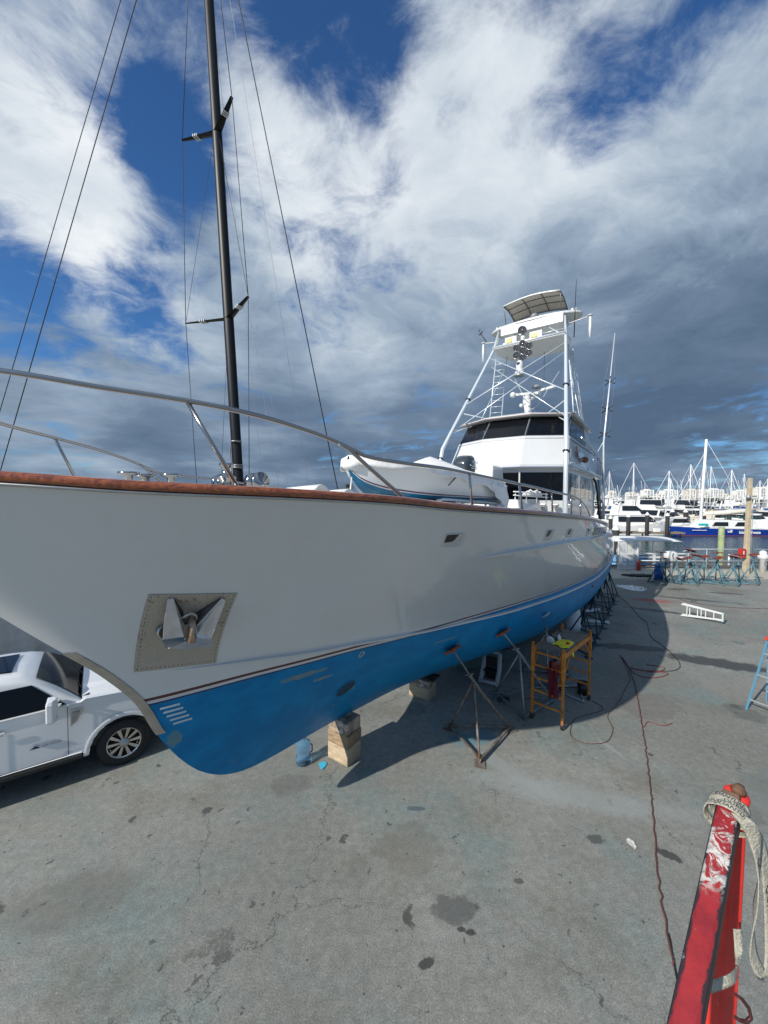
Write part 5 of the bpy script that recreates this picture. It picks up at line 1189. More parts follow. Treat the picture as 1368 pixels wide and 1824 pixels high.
# ------------------------------------------------------------------ jack stands stored by the fence
M_padr = mat('red_brown_pad', (.18,.035,.022), .8, var=.3, scale=8)
def yard_stand(x, y, h, rz, m, label, padr, tilt=0., name_group='jack stands stored by the fence'):
    f = [(.62*cos(rz + 2*pi*k/3), .62*sin(rz + 2*pi*k/3)) for k in range(3)]
    return stand(Vector((x, y, 0)), f, h * .68, (.03, .0, h), (sin(tilt), .1, cos(tilt)), m, label, name_group, padr, .032, plates=False, psz=.25)
M_jt = mat('faded_teal_steel', (.09,.20,.25), .6, metal=.2, var=.3, scale=6, dirt=(.17,.10,.06), damt=.6, dscale=4, dth=.56)
SG = [(16.45,22.75,1.95,.3,M_jackd,'dark blue stand with tall post, leftmost of the stored jack stands',M_black,.1),
 (17.3,23.5,1.55,.9,M_jackd,'dark stand half behind the leftmost stored one',M_padr,-.4),
 (17.79,23.2,1.50,.2,M_jt,'teal stand with red pad below the white outboard motor',M_padr,.5),
 (18.14,22.9,1.60,1.1,M_jt,'teal stand just right of the blue drum, red pad tilted',M_padr,-.3),
 (18.9,23.6,1.95,.5,M_jt,'tall teal stand with its pad above the others in the middle of the row',M_padr,.5),
 (18.94,23.23,1.70,.1,M_jt,'teal stand with rusty base in the middle of the row',M_padr,.35),
 (19.5,23.3,1.62,.8,M_jt,'pale teal stand with its pad tilted right, middle of the row',M_padr,-.4),
 (20.03,22.95,1.60,.4,M_jt,'teal stand left of the gap before the utility pole',M_padr,-.45),
 (20.45,23.5,1.85,.9,M_jt,'teal stand with a flat level pad, highest of the right cluster',M_padr,.1),
 (20.7,22.65,1.70,.2,M_jt,'teal stand at the front of the right cluster with crossing braces',M_padr,.45),
 (21.6,23.3,1.75,.7,M_jt,'teal stand with a pale patched pad beside the utility pole',M_padr,.2),
 (22.2,23.0,1.80,.2,M_jt,'rightmost teal jack stand standing in front of the utility pole',M_padr,-.3)]
for a in SG: yard_stand(*a)
ws = empty('spare_outboard', (17.55,23.4,1.55), 'white outboard motor head resting above the stored jack stands', 'outboard motor')
mb = MB(); mb.rings([[(.38*k*(abs(cos(a))**.7)*(1 if cos(a)>0 else -1), .26*k*(abs(sin(a))**.7)*(1 if sin(a)>0 else -1), z - .25*cos(a)*0) for a in [2*pi*j/18 for j in range(18)]] for k, z in ((.55,-.30),(.9,-.22),(1,0),(.97,.18),(.8,.30),(.4,.36))], True); co_ = mb.build('cowl', M_white, ws)
mb = MB(); mb.tube([(-.05,-.27,.26),(-.12,-.29,.1),(-.05,-.29,-.08)], .022, 6); mb.build('stripe', M_black, co_)
mb = MB(); mb.tube([(0,0,-.28),(.05,0,-.8),(.05,0,-1.5)], [.11,.08,.05], 8); mb.build('leg', M_grey, ws)
dr = empty('blue_drum', (17.5,24.3,0), 'bright blue drum among the stored jack stands', 'drum')
mb = MB(); mb.lathe([(.24,0),(.26,.02),(.25,.3),(.265,.32),(.25,.34),(.25,.6),(.265,.62),(.25,.64),(.25,.88),(.26,.9),(.2,.9)], (0,0,0), (0,0,1), 20); mb.build('drum_body', mat('drum_blue', (.01,.10,.38), .4), dr)
# ------------------------------------------------------------------ fence, gate, pole and things along the sea wall
M_galv = mat('galvanised_pipe', (.36,.40,.42), .5, metal=.4)
fe = empty('yard_fence', (0,27.4,0), 'grey chain link fence with pipe rails along the sea wall', 'fence')
mb = MB(); mb.tube([(22.0,0,1.52),(34,0.2,1.52)], .035, 6); mb.tube([(22.0,0,1.52),(21.4,0,1.35)], .03, 6); mb.tube([(16.8,0,1.40),(18.9,0,1.40)], .03, 6); mb.tube([(18.5,.3,.62),(34,.5,.62)], .05, 6); mb.build('rail', M_galv, fe)
for x in (17.48,23.11,28.9,33.5): mb = MB(); mb.tube([(x,0,0),(x,0,1.52 if x > 20 else 1.42)], .035, 8); mb.lathe([(.05,0),(.04,.04),(0,.06)], (x,0,1.52 if x > 20 else 1.42), (0,0,1), 8); mb.build('post', M_galv, fe)
mb = MB()
for k in range(150):
    x = 22.0 + k * .085
    if x < 33.5: mb.bar((x,0,.05), (x+.0,0,1.5), .004, .004)
for z in [.1 + .1*k for k in range(14)]: mb.bar((22,0,z), (34,0.2,z), .004, .004)
mb.build('mesh', mat('wire_mesh', (.25,.28,.30), .6, metal=.4), fe)
mb = MB(); mb.box((8,0,.22), (26,.18,.08)); mb.box((8,0.3,.42), (26,.14,.06)); o = mb.build('timber_kerb', M_tim2, None, (18,28.0,0)); tag(o, 'long weathered timber kerb behind the fence along the sea wall', 'kerb')
ga = empty('slatted_gate', (16.75,27.3,0), 'white vertical slatted gate panel standing just beyond the stern', 'gate', .05)
for k in range(13):
    mb = MB(); mb.box((.05 + 1.28*k/12, 0, 1.03), (.065,.02,1.94)); mb.build('slat', M_white, ga)
for z in (.10,1.15,1.98): mb = MB(); mb.box((.69,.02,z), (1.42,.035,.10 if z != 1.15 else .16)); mb.build('crossbar', M_white, ga)
for x in (-.02,1.40): mb = MB(); mb.box((x,0,1.03), (.09,.09,2.06)); mb.build('gate_post', M_white, ga, bevel=.01)
def extinguisher(x, y, h, label, m):
    e = empty('fire_extinguisher', (x, y, 0), label, 'extinguisher'); mb = MB(); mb.lathe([(.10,0),(.12,.02),(.12,h*.72),(.08,h*.82),(.03,h*.86),(.03,h)], (0,0,0), (0,0,1), 14); mb.build('cylinder', m, e)
    mb = MB(); mb.tube([(0,0,h*.95),(.12,0,h*.9),(.13,0,h*.4)], .015, 6); mb.build('hose', M_black, e); return e
M_red = mat('signal_red', (.45,.03,.02), .4)
extinguisher(18.15,27.2,.78,'red fire extinguisher standing on the ground beside the white gate', M_red)
up = empty('utility_pole', (24.89,26.3,0), 'tall bare concrete utility pole in front of the fence', 'utility pole')
mb = MB(); mb.rings([[(x*w + z*.012, y*w, z) for x, y in ((-1,-1),(1,-1),(1,1),(-1,1))] for w, z in ((.14,0),(.10,6.5),(.08,6.55))]); mb.build('shaft', mat('pole_concrete', (.45,.38,.26), .85, var=.15, scale=2), up, bevel=.02)
mb = MB(); mb.bar((-.25,-.1,5.1), (.6,-.1,5.15), .05, .05); mb.lathe([(.08,0),(.13,.05),(.13,.2),(.05,.25)], (-.2,-.2,5.15), (0,0,1), 12); mb.box((.3,-.1,5.3), (.25,.15,.12)); mb.build('lamp_bracket', M_galv, up)
mb = MB(); mb.box((-.42,-.14,1.42), (.36,.26,.62)); bx = mb.build('extinguisher_box', M_red, up, bevel=.03); mb = MB(); mb.box((-.42,-.275,1.42), (.07,.01,.34)); mb.build('mark', M_white, bx)
mb = MB(); mb.tube([(.16,-.16,.0),(.18,-.16,2.0),(.2,-.14,5)], .02, 6); mb.build('conduit', M_grey, up)
pe = empty('dock_pedestal', (26.75,27.0,0), 'white rounded power pedestal to the right of the utility pole', 'pedestal')
mb = MB(); mb.lathe([(.20,0),(.20,.9),(.30,.95),(.32,1.15),(.22,1.25),(.20,1.42),(.10,1.5),(0,1.52)], (0,0,0), (0,0,1), 16); mb.build('body', M_white, pe); mb = MB(); mb.box((0,-.2,.6), (.16,.02,.3)); mb.build('door', M_grey, pe)
for x, l in ((25.9,'short white bollard at the foot of the utility pole'),(28.3,'short white bollard near the right edge by the fence')):
    mb = MB(); mb.lathe([(.10,0),(.10,.32),(.12,.34),(.12,.38),(0,.40)], (0,0,0), (0,0,1), 12); o = mb.build('bollard', M_white, None, (x,27.0,0)); tag(o, l, 'bollard')
def piling(x, y, r, top, label, m, cap=None, white_band=False, group=None):
    p = empty('piling', (x, y, -1.5), label, 'piling', 0, group); mb = MB(); mb.lathe([(r,-2),(r,top+1.5),(r*.9,top+1.52),(0,top+1.52)], (0,0,0), (0,0,1), 12); mb.build('pile', m, p)
    if cap: mb = MB(); mb.lathe([(r*1.12,top+1.45),(r*1.12,top+1.6),(0,top+1.6+r*1.5)], (0,0,0), (0,0,1), 12); mb.build('pile_cap', cap, p)
    return p
M_pile = mat('black_pile', (.025,.024,.024), .8, var=.3, scale=3); M_gpile = mat('greenish_pile', (.28,.33,.16), .85, var=.3, scale=2, dirt=(.09,.08,.05), damt=.7, dscale=1.5)
piling(28.6,32.5,.22,2.75,'pale green mooring pile in the water just beyond the fence', M_gpile)
mb = MB(); mb.lathe([(.07,0),(.07,1.3),(0,1.32)], (0,0,0), (0,0,1), 10); o = mb.build('marker_post', M_white, None, (27.6,30.6,-.6)); tag(o, 'slim white post with a line beside the pale green pile', 'post')
mb = MB(); mb.tube([(27.6,30.6,.65),(29.5,29.0,.45),(31.5,27.5,.30)], .02, 5); o = mb.build('mooring_line', M_canvas, None); tag(o, 'thin white line from the slim post across to the fence', 'line')
# white rail at the edge, near the pontoon boat
rl = empty('dock_rail', (18.0,28.6,0), 'low white board rail at the water edge behind the stored stands', 'rail')
for z, h in ((.75,.12),(1.02,.10)):
    mb = MB(); mb.box((2.2,0,z), (5.2,.05,h)); mb.build('board', M_white, rl)
for x in (-.3,2.2,4.7): mb = MB(); mb.box((x,.0,.5), (.16,.1,1.1)); mb.build('post', M_white, rl)

# ------------------------------------------------------------------ white step ladder lying on its side and blue step ladder
def steplad(name, H, w0, w1, spread, m_rail, m_step, m_top, n, label, open_=True):
    r = empty(name, (0,0,0), label, 'step ladder')
    for s in (-1, 1): mb = MB(); mb.bar((s*w0, 0, 0), (s*w1, spread*.5, H), .03, .075); mb.build('front_rail', m_rail, r)
    for s in (-1, 1): mb = MB(); mb.bar((s*w0*1.0, spread, 0), (s*w1*.95, spread*.55, H), .025, .04); mb.build('rear_rail', m_rail, r)
    for k in range(1, n + 1):
        f = k / (n + 1); mb = MB(); mb.box((0, spread*.5*f, H*f), (2*lerp(w0,w1,f), .09, .03)); mb.build('step', m_step, r)
    mb = MB()
    for f in (.15,.5,.8): mb.bar((-lerp(w0,w1*.95,f), lerp(spread, spread*.55, f), H*f), (lerp(w0,w1*.95,f), lerp(spread,spread*.55,f), H*f), .02, .03)
    mb.build('rear_brace', m_step, r)
    for s in (-1, 1): mb = MB(); f = .45; mb.bar((s*lerp(w0,w1,f), spread*.5*f, H*f), (s*lerp(w0,w1,f), lerp(spread,spread*.55,f), H*f), .015, .02); mb.build('spreader_bar', m_step, r)
    mb = MB(); mb.box((0, spread*.52, H+.02), (2*w1+.08, .20, .06)); mb.build('top_cap', m_top, r, bevel=.01); return r
M_fib = mat('blue_fibreglass', (.10,.28,.42), .5); M_alu = mat('ladder_aluminium', (.52,.54,.55), .4, metal=.6)
L1 = steplad('step_ladder', 1.70, .34, .17, 1.0, M_fib, M_alu, mat('red_plastic', (.60,.05,.03), .4), 5, 'open blue step ladder with a red top at the right edge of the yard')
L1.location = (9.75,9.15,0); L1.rotation_euler.z = radians(115)
L2 = steplad('step_ladder', 1.35, .24, .13, .18, M_white, M_white, mat('green_white', (.45,.55,.48), .5), 4, 'white step ladder lying on its side on the concrete')
# lay it down: ladder's height axis runs along the ground, its width axis is vertical
hd = Vector((13.75,15.45,0)) - Vector((12.95,16.5,0)); hd.normalize(); wd = Vector((0,0,1)); sdv = hd.cross(wd)
L2.matrix_world = Matrix(((wd.x, sdv.x, hd.x, 12.95), (wd.y, sdv.y, hd.y, 16.5), (wd.z, sdv.z, hd.z, .30), (0,0,0,1)))
# ================================================================== PICKUP TRUCK
tk = empty('pickup_truck', (-4.80,6.99,0), 'white crew cab pickup truck parked beside the bow with chrome wheels and dark windows', 'pickup truck', atan2(.6,.8))
M_car = mat('white_car_paint', (.74,.76,.77), .25, coat=1.0)
M_cglass = mat('tinted_car_glass', (.005,.006,.008), .06, spec=.2)
M_tyre = mat('tyre_rubber', (.018,.018,.018), .75)
M_chrome = mat('chrome', (.60,.60,.60), .12, metal=1)
# truck local: x forward, y left; right side (y = 0) faces the camera; body from y=.02 to 2.0
def arch(cx, r, z0, n=12): return [(cx + r*cos(a), .42 + r*sin(a)) for a in [pi - pi*k/n for k in range(n + 1)]]
def sideline(): 
    L = [(-4.95,.62)] + [(-4.95,.60)]
    L = [(-4.9,.60)] + arch(-4.06,.53,.6)[0:] + [(-3.4,.52),(-.62,.50)] + arch(0,.52,.5) + [(.68,.48),(.92,.50),(1.0,.70),(1.0,1.18),(.86,1.30),(.3,1.38),(-.55,1.44),(-.62,1.40),(-3.05,1.40),(-3.1,1.46),(-5.0,1.46),(-5.05,.9)]
    return [p for i, p in enumerate(L) if p != L[i-1]]
SL = sideline()
mb = MB()
def tr(y, sh): return [(x, y, z) for x, z in SL] if not sh else [(x * .992, y, .95 + (z - .95) * .985) for x, z in SL]
mb.rings([tr(.03,True), tr(0,False), tr(.10,False)], False, True); mb.rings([tr(1.90,False), tr(2.0,False), tr(1.97,True)])
mb.build('body_side', M_car, tk)
mb = MB()
mb.hexa([(-5.0,.08,.60),(.98,.08,.60),(.98,1.92,.60),(-5.0,1.92,.60)], [(-5.0,.08,.80),(.98,.08,.80),(.98,1.92,.80),(-5.0,1.92,.80)])
mb.build('underbody', M_black, tk)
# bonnet with a raised middle
mb = MB(); rows = []
for i in range(9):
    x = -.60 + 1.55 * i / 8; row = []
    for j in range(11):
        y = .06 + 1.88 * j / 10; f = abs(j - 5) / 5; row.append((x, y, 1.43 - .06*(i/8) - .14*(i/8)**4 + (.07 if f < .75 else .03 if f < .85 else .0) * (1 - (i/8)**3*.6)))
    rows.append(row)
mb.grid(rows); mb.poly([(.95,.06,.55),(.95,1.94,.55),(.95,1.94,1.24),(.95,.06,1.24)]); mb.build('bonnet', M_car, tk)
# cab upper: roof and pillars
def cabr(y0, y1, z, x0, x1): return [(x0,y0,z),(x1,y0,z),(x1,y1,z),(x0,y1,z)]
def cab_section(x, h):
    lean = lambda z: .06 + (z - 1.36) / .50 * .135
    R_ = min(.11, (h - 1.36) * .45 + .01); L = []
    for f in (0, .5, 1): z = lerp(1.36, h - R_, f); L.append((x, lean(z), z))
    for k in range(1, 6):
        a = pi/2 * k / 5; L.append((x, lean(h - R_) + R_*1.3*(1 - cos(a)), h - R_ + R_*sin(a)))
    y0 = L[-1][1]
    for k in range(1, 5): L.append((x, lerp(y0, 1.0, k / 4), h + .025 * sin(pi/2 * k / 4) * min(1, (h-1.38)/.3)))
    return L + [(a, 2 - b, c) for a, b, c in L[-2::-1]]
HP = [(-.56,1.375),(-.64,1.43),(-.80,1.575),(-.95,1.70),(-1.10,1.81),(-1.25,1.895),(-1.42,1.945),(-1.7,1.975),(-2.2,1.985),(-2.6,1.97),(-2.85,1.94),(-2.95,1.88),(-3.0,1.75),(-3.05,1.55),(-3.06,1.375)]
mb = MB(); mb.grid([cab_section(x, h) for x, h in HP]); mb.build('cab', M_car, tk)
def cq(x0, x1, x2, x3, z0, z1, s=0):       # side window on the leaning cab side (near side)
    def Y(z): return .06 + (z - 1.38) / .48 * .13
    q = [(x0,Y(z0),z0),(x1,Y(z0),z0),(x2,Y(z1),z1),(x3,Y(z1),z1)]
    if s: q = [(a,2-b,c) for a,b,c in q]
    return q
for s in (0, 1):
    for (x0,x1,x2,x3,z0) in ((-1.86,-.82,-1.27,-1.88,1.405),(-2.92,-1.93,-1.95,-2.86,1.41)):
        mb = MB(); q = cq(x0,x1,x2,x3,z0,1.82,s); o_ = -.012 if not s else .012
        mb.hexa(q, [(a,b+o_,c) for a,b,c in q]); w_ = mb.build('side_window', M_cglass, tk)
mb = MB(); rows = []
for x, h in ((-.60,1.405),(-.64,1.43),(-.80,1.575),(-.95,1.70),(-1.10,1.81),(-1.23,1.885)):
    w_ = lerp(.84, .70, (h - 1.4) / .5); rows.append([(x + .012, 1 + w_ * k / 8, h + .012 + .025 * cos(pi/2 * k / 8) * min(1, (h-1.38)/.3)) for k in range(-8, 9)])
mb.grid(rows); mb.build('windscreen', M_cglass, tk)
mb = MB(); mb.grid([[(-.50, 1+.86*k/4, 1.452), (-.62, 1+.86*k/4, 1.442)] for k in range(-4, 5)]); mb.build('cowl_panel', M_black, tk)
mb = MB(); q = [(-2.5,.55,2.000),(-1.55,.55,1.982),(-1.55,1.45,1.982),(-2.5,1.45,2.000)]; mb.hexa(q, [(a,b,c+.022) for a,b,c in q]); mb.build('sunroof', M_cglass, tk)
for k, y in enumerate((.5,1.2)): mb = MB(); mb.bar((-.62,y,1.46), (-.78,y+.55,1.56), .015, .015); mb.build('wiper', M_black, tk)
# gaps, handle, mirror, vent, lettering, trim
mb = MB()
for x in (-.80,-1.90,-3.02): mb.box((x,-.001,.95 if x != -1.90 else .95), (.008,.006,.84))
mb.bar((-.80,-.001,.53), (-3.02,-.001,.53), .006, .008); mb.build('door_gap', M_black, tk)
mb = MB(); mb.bar((-.62,-.02,.47), (-3.35,-.02,.47), .12, .05); mb.build('running_board', M_black, tk)
mb = MB(); mb.bar((-.80,.045,1.385), (-3.0,.045,1.395), .02, .02); mb.build('belt_trim', M_black, tk)
mb = MB(); mb.bar((-1.58,-.03,1.21), (-1.84,-.03,1.21), .025, .03); mb.build('door_handle', M_car, tk); mb = MB(); mb.box((-1.71,-.002,1.20), (.22,.006,.07)); mb.build('handle_recess', M_grey, tk)
mr = MB(); mr.rings([[(-.98+.075*k*cx_, -.25+.13*k*cy_, z) for cx_, cy_ in ((-1,-1),(.3,-1),(1,-.4),(1,.6),(.3,1),(-1,1))] for k, z in ((.8,1.30),(1,1.34),(1,1.62),(.8,1.68))]); mo = mr.build('wing_mirror', M_car, tk, bevel=.02)
mb = MB(); mb.bar((-.94,-.15,1.44), (-.90,.06,1.42), .05, .05); mb.bar((-.94,-.15,1.55), (-.92,.08,1.50), .045, .04); mb.build('mirror_arm', M_car, mo)
mb = MB(); mb.box((-.918,-.24,1.50), (.006,.17,.006)); mb.box((-.918,-.24,1.40), (.01,.18,.015)); mb.build('mirror_seam', M_grey, mo)
mb = MB(); mb.hexa([(-.76,-.004,1.02),(-.66,-.004,1.10),(-.58,-.004,1.30),(-.76,-.004,1.30)], [(-.76,-.018,1.02),(-.66,-.018,1.10),(-.58,-.018,1.30),(-.76,-.018,1.30)]); fv = mb.build('fender_vent', M_chrome, tk); mb = MB(); mb.hexa([(-.745,-.019,1.06),(-.68,-.019,1.12),(-.62,-.019,1.28),(-.745,-.019,1.28)], [(-.745,-.021,1.06),(-.68,-.021,1.12),(-.62,-.021,1.28),(-.745,-.021,1.28)]); mb.build('vent_panel', M_grey, fv)
text_mesh('F-250', .055, 'lettering', M_chrome, fv, lambda x, y: Vector((-.735 + x*.8, -.0235, 1.19 + y)), .001)
text_mesh('OFF ROAD', .048, 'lettering', M_grey, tk, lambda x, y: Vector((-1.14 + x, -.004, .80 + y)), .0015, 1.1)
mb = MB(); mb.hexa([(-1.30,-.003,.80),(-1.16,-.003,.80),(-1.19,-.003,.83),(-1.23,-.003,.85),(-1.25,-.003,.83)], [(-1.30,-.005,.80),(-1.16,-.005,.80),(-1.19,-.005,.83),(-1.23,-.005,.85),(-1.25,-.005,.83)]); mb.build('mountain_badge', mat('navy_badge', (.02,.03,.08), .4), tk)
mb = MB(); rows = []
for r_, y in ((.52,-.001),(.56,-.012),(.60,-.001)): rows.append([(r_*cos(a), y, .42 + r_*sin(a)) for a in [pi*k/20 for k in range(21)]])
mb.grid(rows); mb.build('arch_lip', M_car, tk); mb = MB(); rows = []
for r_, y in ((.53,-.001),(.57,-.012),(.61,-.001)): rows.append([(-4.06+r_*cos(a), y, .42 + r_*sin(a)) for a in [pi*k/20 for k in range(21)]])
mb.grid(rows); mb.build('arch_lip', M_car, tk)
for x in (0,-4.06): mb = MB(); mb.box((x,.36,.72), (1.0,.5,.44)); mb.build('wheel_well', M_black, tk)
mb = MB(); mb.box((.98,.16,1.0), (.10,.26,.36)); mb.box((.98,1.84,1.0), (.10,.26,.36)); mb.build('headlight', M_lens, tk, bevel=.02)
mb = MB(); mb.box((1.0,1.0,1.0), (.06,1.3,.42)); mb.build('front_grille', M_chrome, tk); mb = MB(); mb.box((1.04,1.0,.62), (.16,1.96,.24)); mb.build('front_bumper', M_chrome, tk, bevel=.03)
def wheel(cx, cy, out):
    mb = MB(); o_ = out
    mb.lathe([(.24,-.13),(.37,-.135),(.41,-.11),(.42,-.05),(.42,.05),(.41,.11),(.37,.135),(.27,.13)], (cx, cy, .42), (0,o_,0), 40, False)
    w = mb.build('wheel', M_tyre, tk)
    mb = MB(); mb.lathe([(.275,.09),(.282,.128),(.262,.132),(.25,.10),(.24,-.10)], (cx,cy,.42), (0,o_,0), 40, False); rm_ = mb.build('rim', M_chrome, w)
    mb = MB(); c = Vector((cx,cy,.42))
    for k in range(10):
        a = 2*pi*k/10; d_ = Vector((cos(a),0,sin(a))); p_ = Vector((-sin(a),0,cos(a))); yo = Vector((0,o_*.085,0)); yi = Vector((0,o_*.105,0))
        mb.hexa([c+d_*.07-p_*.020+yo, c+d_*.07+p_*.020+yo, c+d_*.265+p_*.036+yo, c+d_*.265-p_*.036+yo], [c+d_*.07-p_*.016+yi, c+d_*.07+p_*.016+yi, c+d_*.262+p_*.030+yi, c+d_*.262-p_*.030+yi])
    mb.build('spoke', M_chrome, w)
    mb = MB(); mb.lathe([(.09,.07),(.085,.12),(.06,.135),(.0,.137)], (cx,cy,.42), (0,o_,0), 24)
    for k in range(8): a = 2*pi*k/8; mb.lathe([(.012,.10),(.012,.128),(0,.13)], (cx + .075*cos(a), cy, .42 + .075*sin(a)), (0,o_,0), 6)
    mb.build('hub_cap', M_steelb, w)
    mb = MB(); mb.lathe([(.235,.02),(.0,.02)], (cx,cy,.42), (0,o_,0), 24, False); mb.build('brake_disc', M_black, w)
for cx in (0,-4.06): wheel(cx, .16, -1); wheel(cx, 1.84, 1)
mb = MB(); mb.box((-4.05,1.0,1.43), (1.8,1.8,.06)); mb.build('bed_cover', M_black, tk)
# ------------------------------------------------------------------ white container behind the truck
ct = empty('shipping_container', (-13.9,7.75,0), 'white corrugated metal container behind the pickup truck', 'container', radians(50))
mb = MB(); rows = [[], []]
n_ = 96
for i in range(n_ + 1):
    x = 9.0 * i / n_; y = -.0 if (i % 8) in (0,1,2) else (-.05 if (i % 8) in (4,5,6) else -.025); rows[0].append((x,y,.12)); rows[1].append((x,y,2.5))
mb.grid(rows, False); mb.build('corrugated_side', mat('container_white', (.52,.53,.52), .5, var=.06, dirt=(.32,.30,.26), damt=.5, dscale=1.5), ct)
mb = MB(); mb.box((4.5,1.25,1.31), (9,2.4,2.4)); mb.box((4.5,0,.08), (9.1,.16,.16)); mb.box((4.5,0,2.55), (9.1,.16,.12)); mb.box((0,0,1.3), (.16,.16,2.6)); mb.box((9,0,1.3), (.16,.16,2.6)); mb.build('frame', mat('container_white', (.5,.5,.5)), ct)
mb = MB(); 
for a, b in (((7.55,-.09,1.25),(7.55,-.09,1.75)),((7.55,-.09,1.75),(8.05,-.09,1.75)),((8.05,-.09,1.75),(8.05,-.09,1.25)),((8.05,-.09,1.25),(7.55,-.09,1.25))): mb.bar(a, b, .03, .04)
mb.build('placard_frame', M_black, ct)

# ================================================================== BLACK MASTED SAILING YACHT beyond the bow
sb = empty('sailing_yacht', (-6.80,18,0), 'tall black masted sailing yacht standing ashore behind the bow', 'sailing yacht')
BZ = 1.9
mb = MB(); rows = []
for i in range(17):
    x = -7.2 + 13.6 * i / 16; f = i / 16; b = 1.95 * (sin(pi * min(1, (f*.62+.0)) ) ** .75) * (1 if f < .95 else .95); z = BZ + 1.25 + .25*(1-f)
    rows.append([(x, b * cos(a), z - (1.35 * sin(a) * (.55 + .45 * sin(pi*f)))) for a in [pi*k/14 for k in range(15)]])
mb.grid(rows); mb.build('hull', M_white, sb)
mb = MB(); mb.grid([[(r[0][0], r[0][1]*k, r[0][2]+.05*(1-k*k)) for k in (1,.5,0,-.5,-1)] for r in rows]); mb.build('deck', M_beige, sb)
mb = MB(); mb.hexa([(-.6,-.12,0.05),(1.1,-.12,.05),(1.1,.12,.05),(-.6,.12,.05)], [(-.9,-.14,BZ+.3),(1.3,-.14,BZ+.3),(1.3,.14,BZ+.3),(-.9,.14,BZ+.3)]); mb.build('keel', M_black, sb)
mb = MB(); mb.hexa([(-1,-.9,3.1),(3,-1.,3.1),(3,1.,3.1),(-1,.9,3.1)], [(-.4,-.7,3.55),(2.8,-.8,3.5),(2.8,.8,3.5),(-.4,.7,3.55)]); mb.build('coachroof', M_white, sb, bevel=.05)
M_cf = mat('black_carbon_mast', (.004,.005,.007), .42, spec=.25)
MT = lambda z: Vector((-.0 - (z - 5.7) * .0545, 0, z))
mb = MB(); rr = []
zs_ = [3.1,5.7,12,20,28,36]
mb.rings([[tuple(MT(z) + Vector((.235*k*cos(a), .15*k*sin(a), 0))) for a in [2*pi*j/20 for j in range(20)]] for z, k in zip(zs_, (1,1,1,.95,.9,.8))], True)
mast = mb.build('mast', M_cf, sb)
mb = MB()
for z in (6.4,6.5,7.6): mb.lathe([(.25,-.04),(.27,0),(.25,.04)], MT(z), (0,0,1), 12)
mb.tube([MT(3.2)+Vector((-.28,-.1,0)), MT(7.3)+Vector((-.27,-.1,0))], .03, 6); mb.build('mast_fitting', mat('dull_metal', (.25,.25,.25), .4, metal=.7), mast)
def sprd(z, dx1, dz1, dy1, dx2, dz2, dy2):
    # swept spreaders: two blades leaving the mast
    for dx, dz, dy in ((dx1,dz1,dy1),(dx2,dz2,dy2)):
        a = MT(z); b = a + Vector((dx, dy, dz)); mb = MB(); ax_ = (b - a); w_ = Vector((0,0,1)).cross(ax_).normalized()
        mb.rings([[a + w_*.17, a + Vector((0,0,.05)), a - w_*.17, a - Vector((0,0,.05))], [b + w_*.07, b + Vector((0,0,.03)), b - w_*.07, b - Vector((0,0,.03))]]); o = mb.build('spreader', M_cf, mast)
        mb = MB()
        for f in (.52,.57,.62): c_ = a.lerp(b, f); mb.obox(c_, ax_.normalized()*.018, w_*.145, Vector((0,0,.055)))
        mb.build('band', M_white, o)
sprd(13.22, -2.38, .14, .8, 1.26, .5, -1.0); sprd(21.5, -1.99, .38, .8, 1.07, .57, -1.0)
def wire(name, pts, r, m): mb = MB(); mb.tube(pts, r, 5); return mb.build(name, m, mast)
M_wire = mat('dark_stay', (.03,.032,.036), .5)
T1a, T1b = MT(13.22)+Vector((-2.38,.8,.14)), MT(13.22)+Vector((1.26,-1,.5)); T2a, T2b = MT(21.5)+Vector((-1.99,.8,.38)), MT(21.5)+Vector((1.07,-1,.57))
top = MT(36)
for p in ([T1a, Vector((-2.2,.8,3.2))],[T1b, Vector((.95,-1.3,3.2))],[T2a, T1a],[T2b, T1b],[top, T2a],[top, T2b]): wire('shroud', p, .016, M_wire)
wire('stay', [MT(13.2), Vector((-1.4,1.0,3.2))], .009, M_wire); wire('stay', [MT(22), T1a], .009, M_wire); wire('stay', [MT(22), T1b], .009, M_wire)
wire('forestay', [top + Vector((-.3,0,-1)), Vector((-12.0,0,3.4))], .022, M_wire); wire('forestay', [top + Vector((-.3,0,1)), Vector((-12.9,.1,3.6))], .018, M_wire)
wire('backstay', [top, Vector((5.0,0,3.6))], .025, M_wire)
for x, z, r_ in ((2.2,22,.008),(2.7,22,.006),(3.6,36,.008),(1.3,30,.007)): wire('halyard', [MT(z), Vector((x,.3,3.2))], r_, mat('pale_rope', (.35,.36,.38), .8))
mb = MB(); mb.tube([(.3,0,4.6),(5.2,0,4.5)], .14, 10); mb.build('boom', M_cf, sb)
mb = MB(); mb.box((-7.6,0,3.35), (1.9,.5,.14)); mb.build('bowsprit', M_cf, sb)
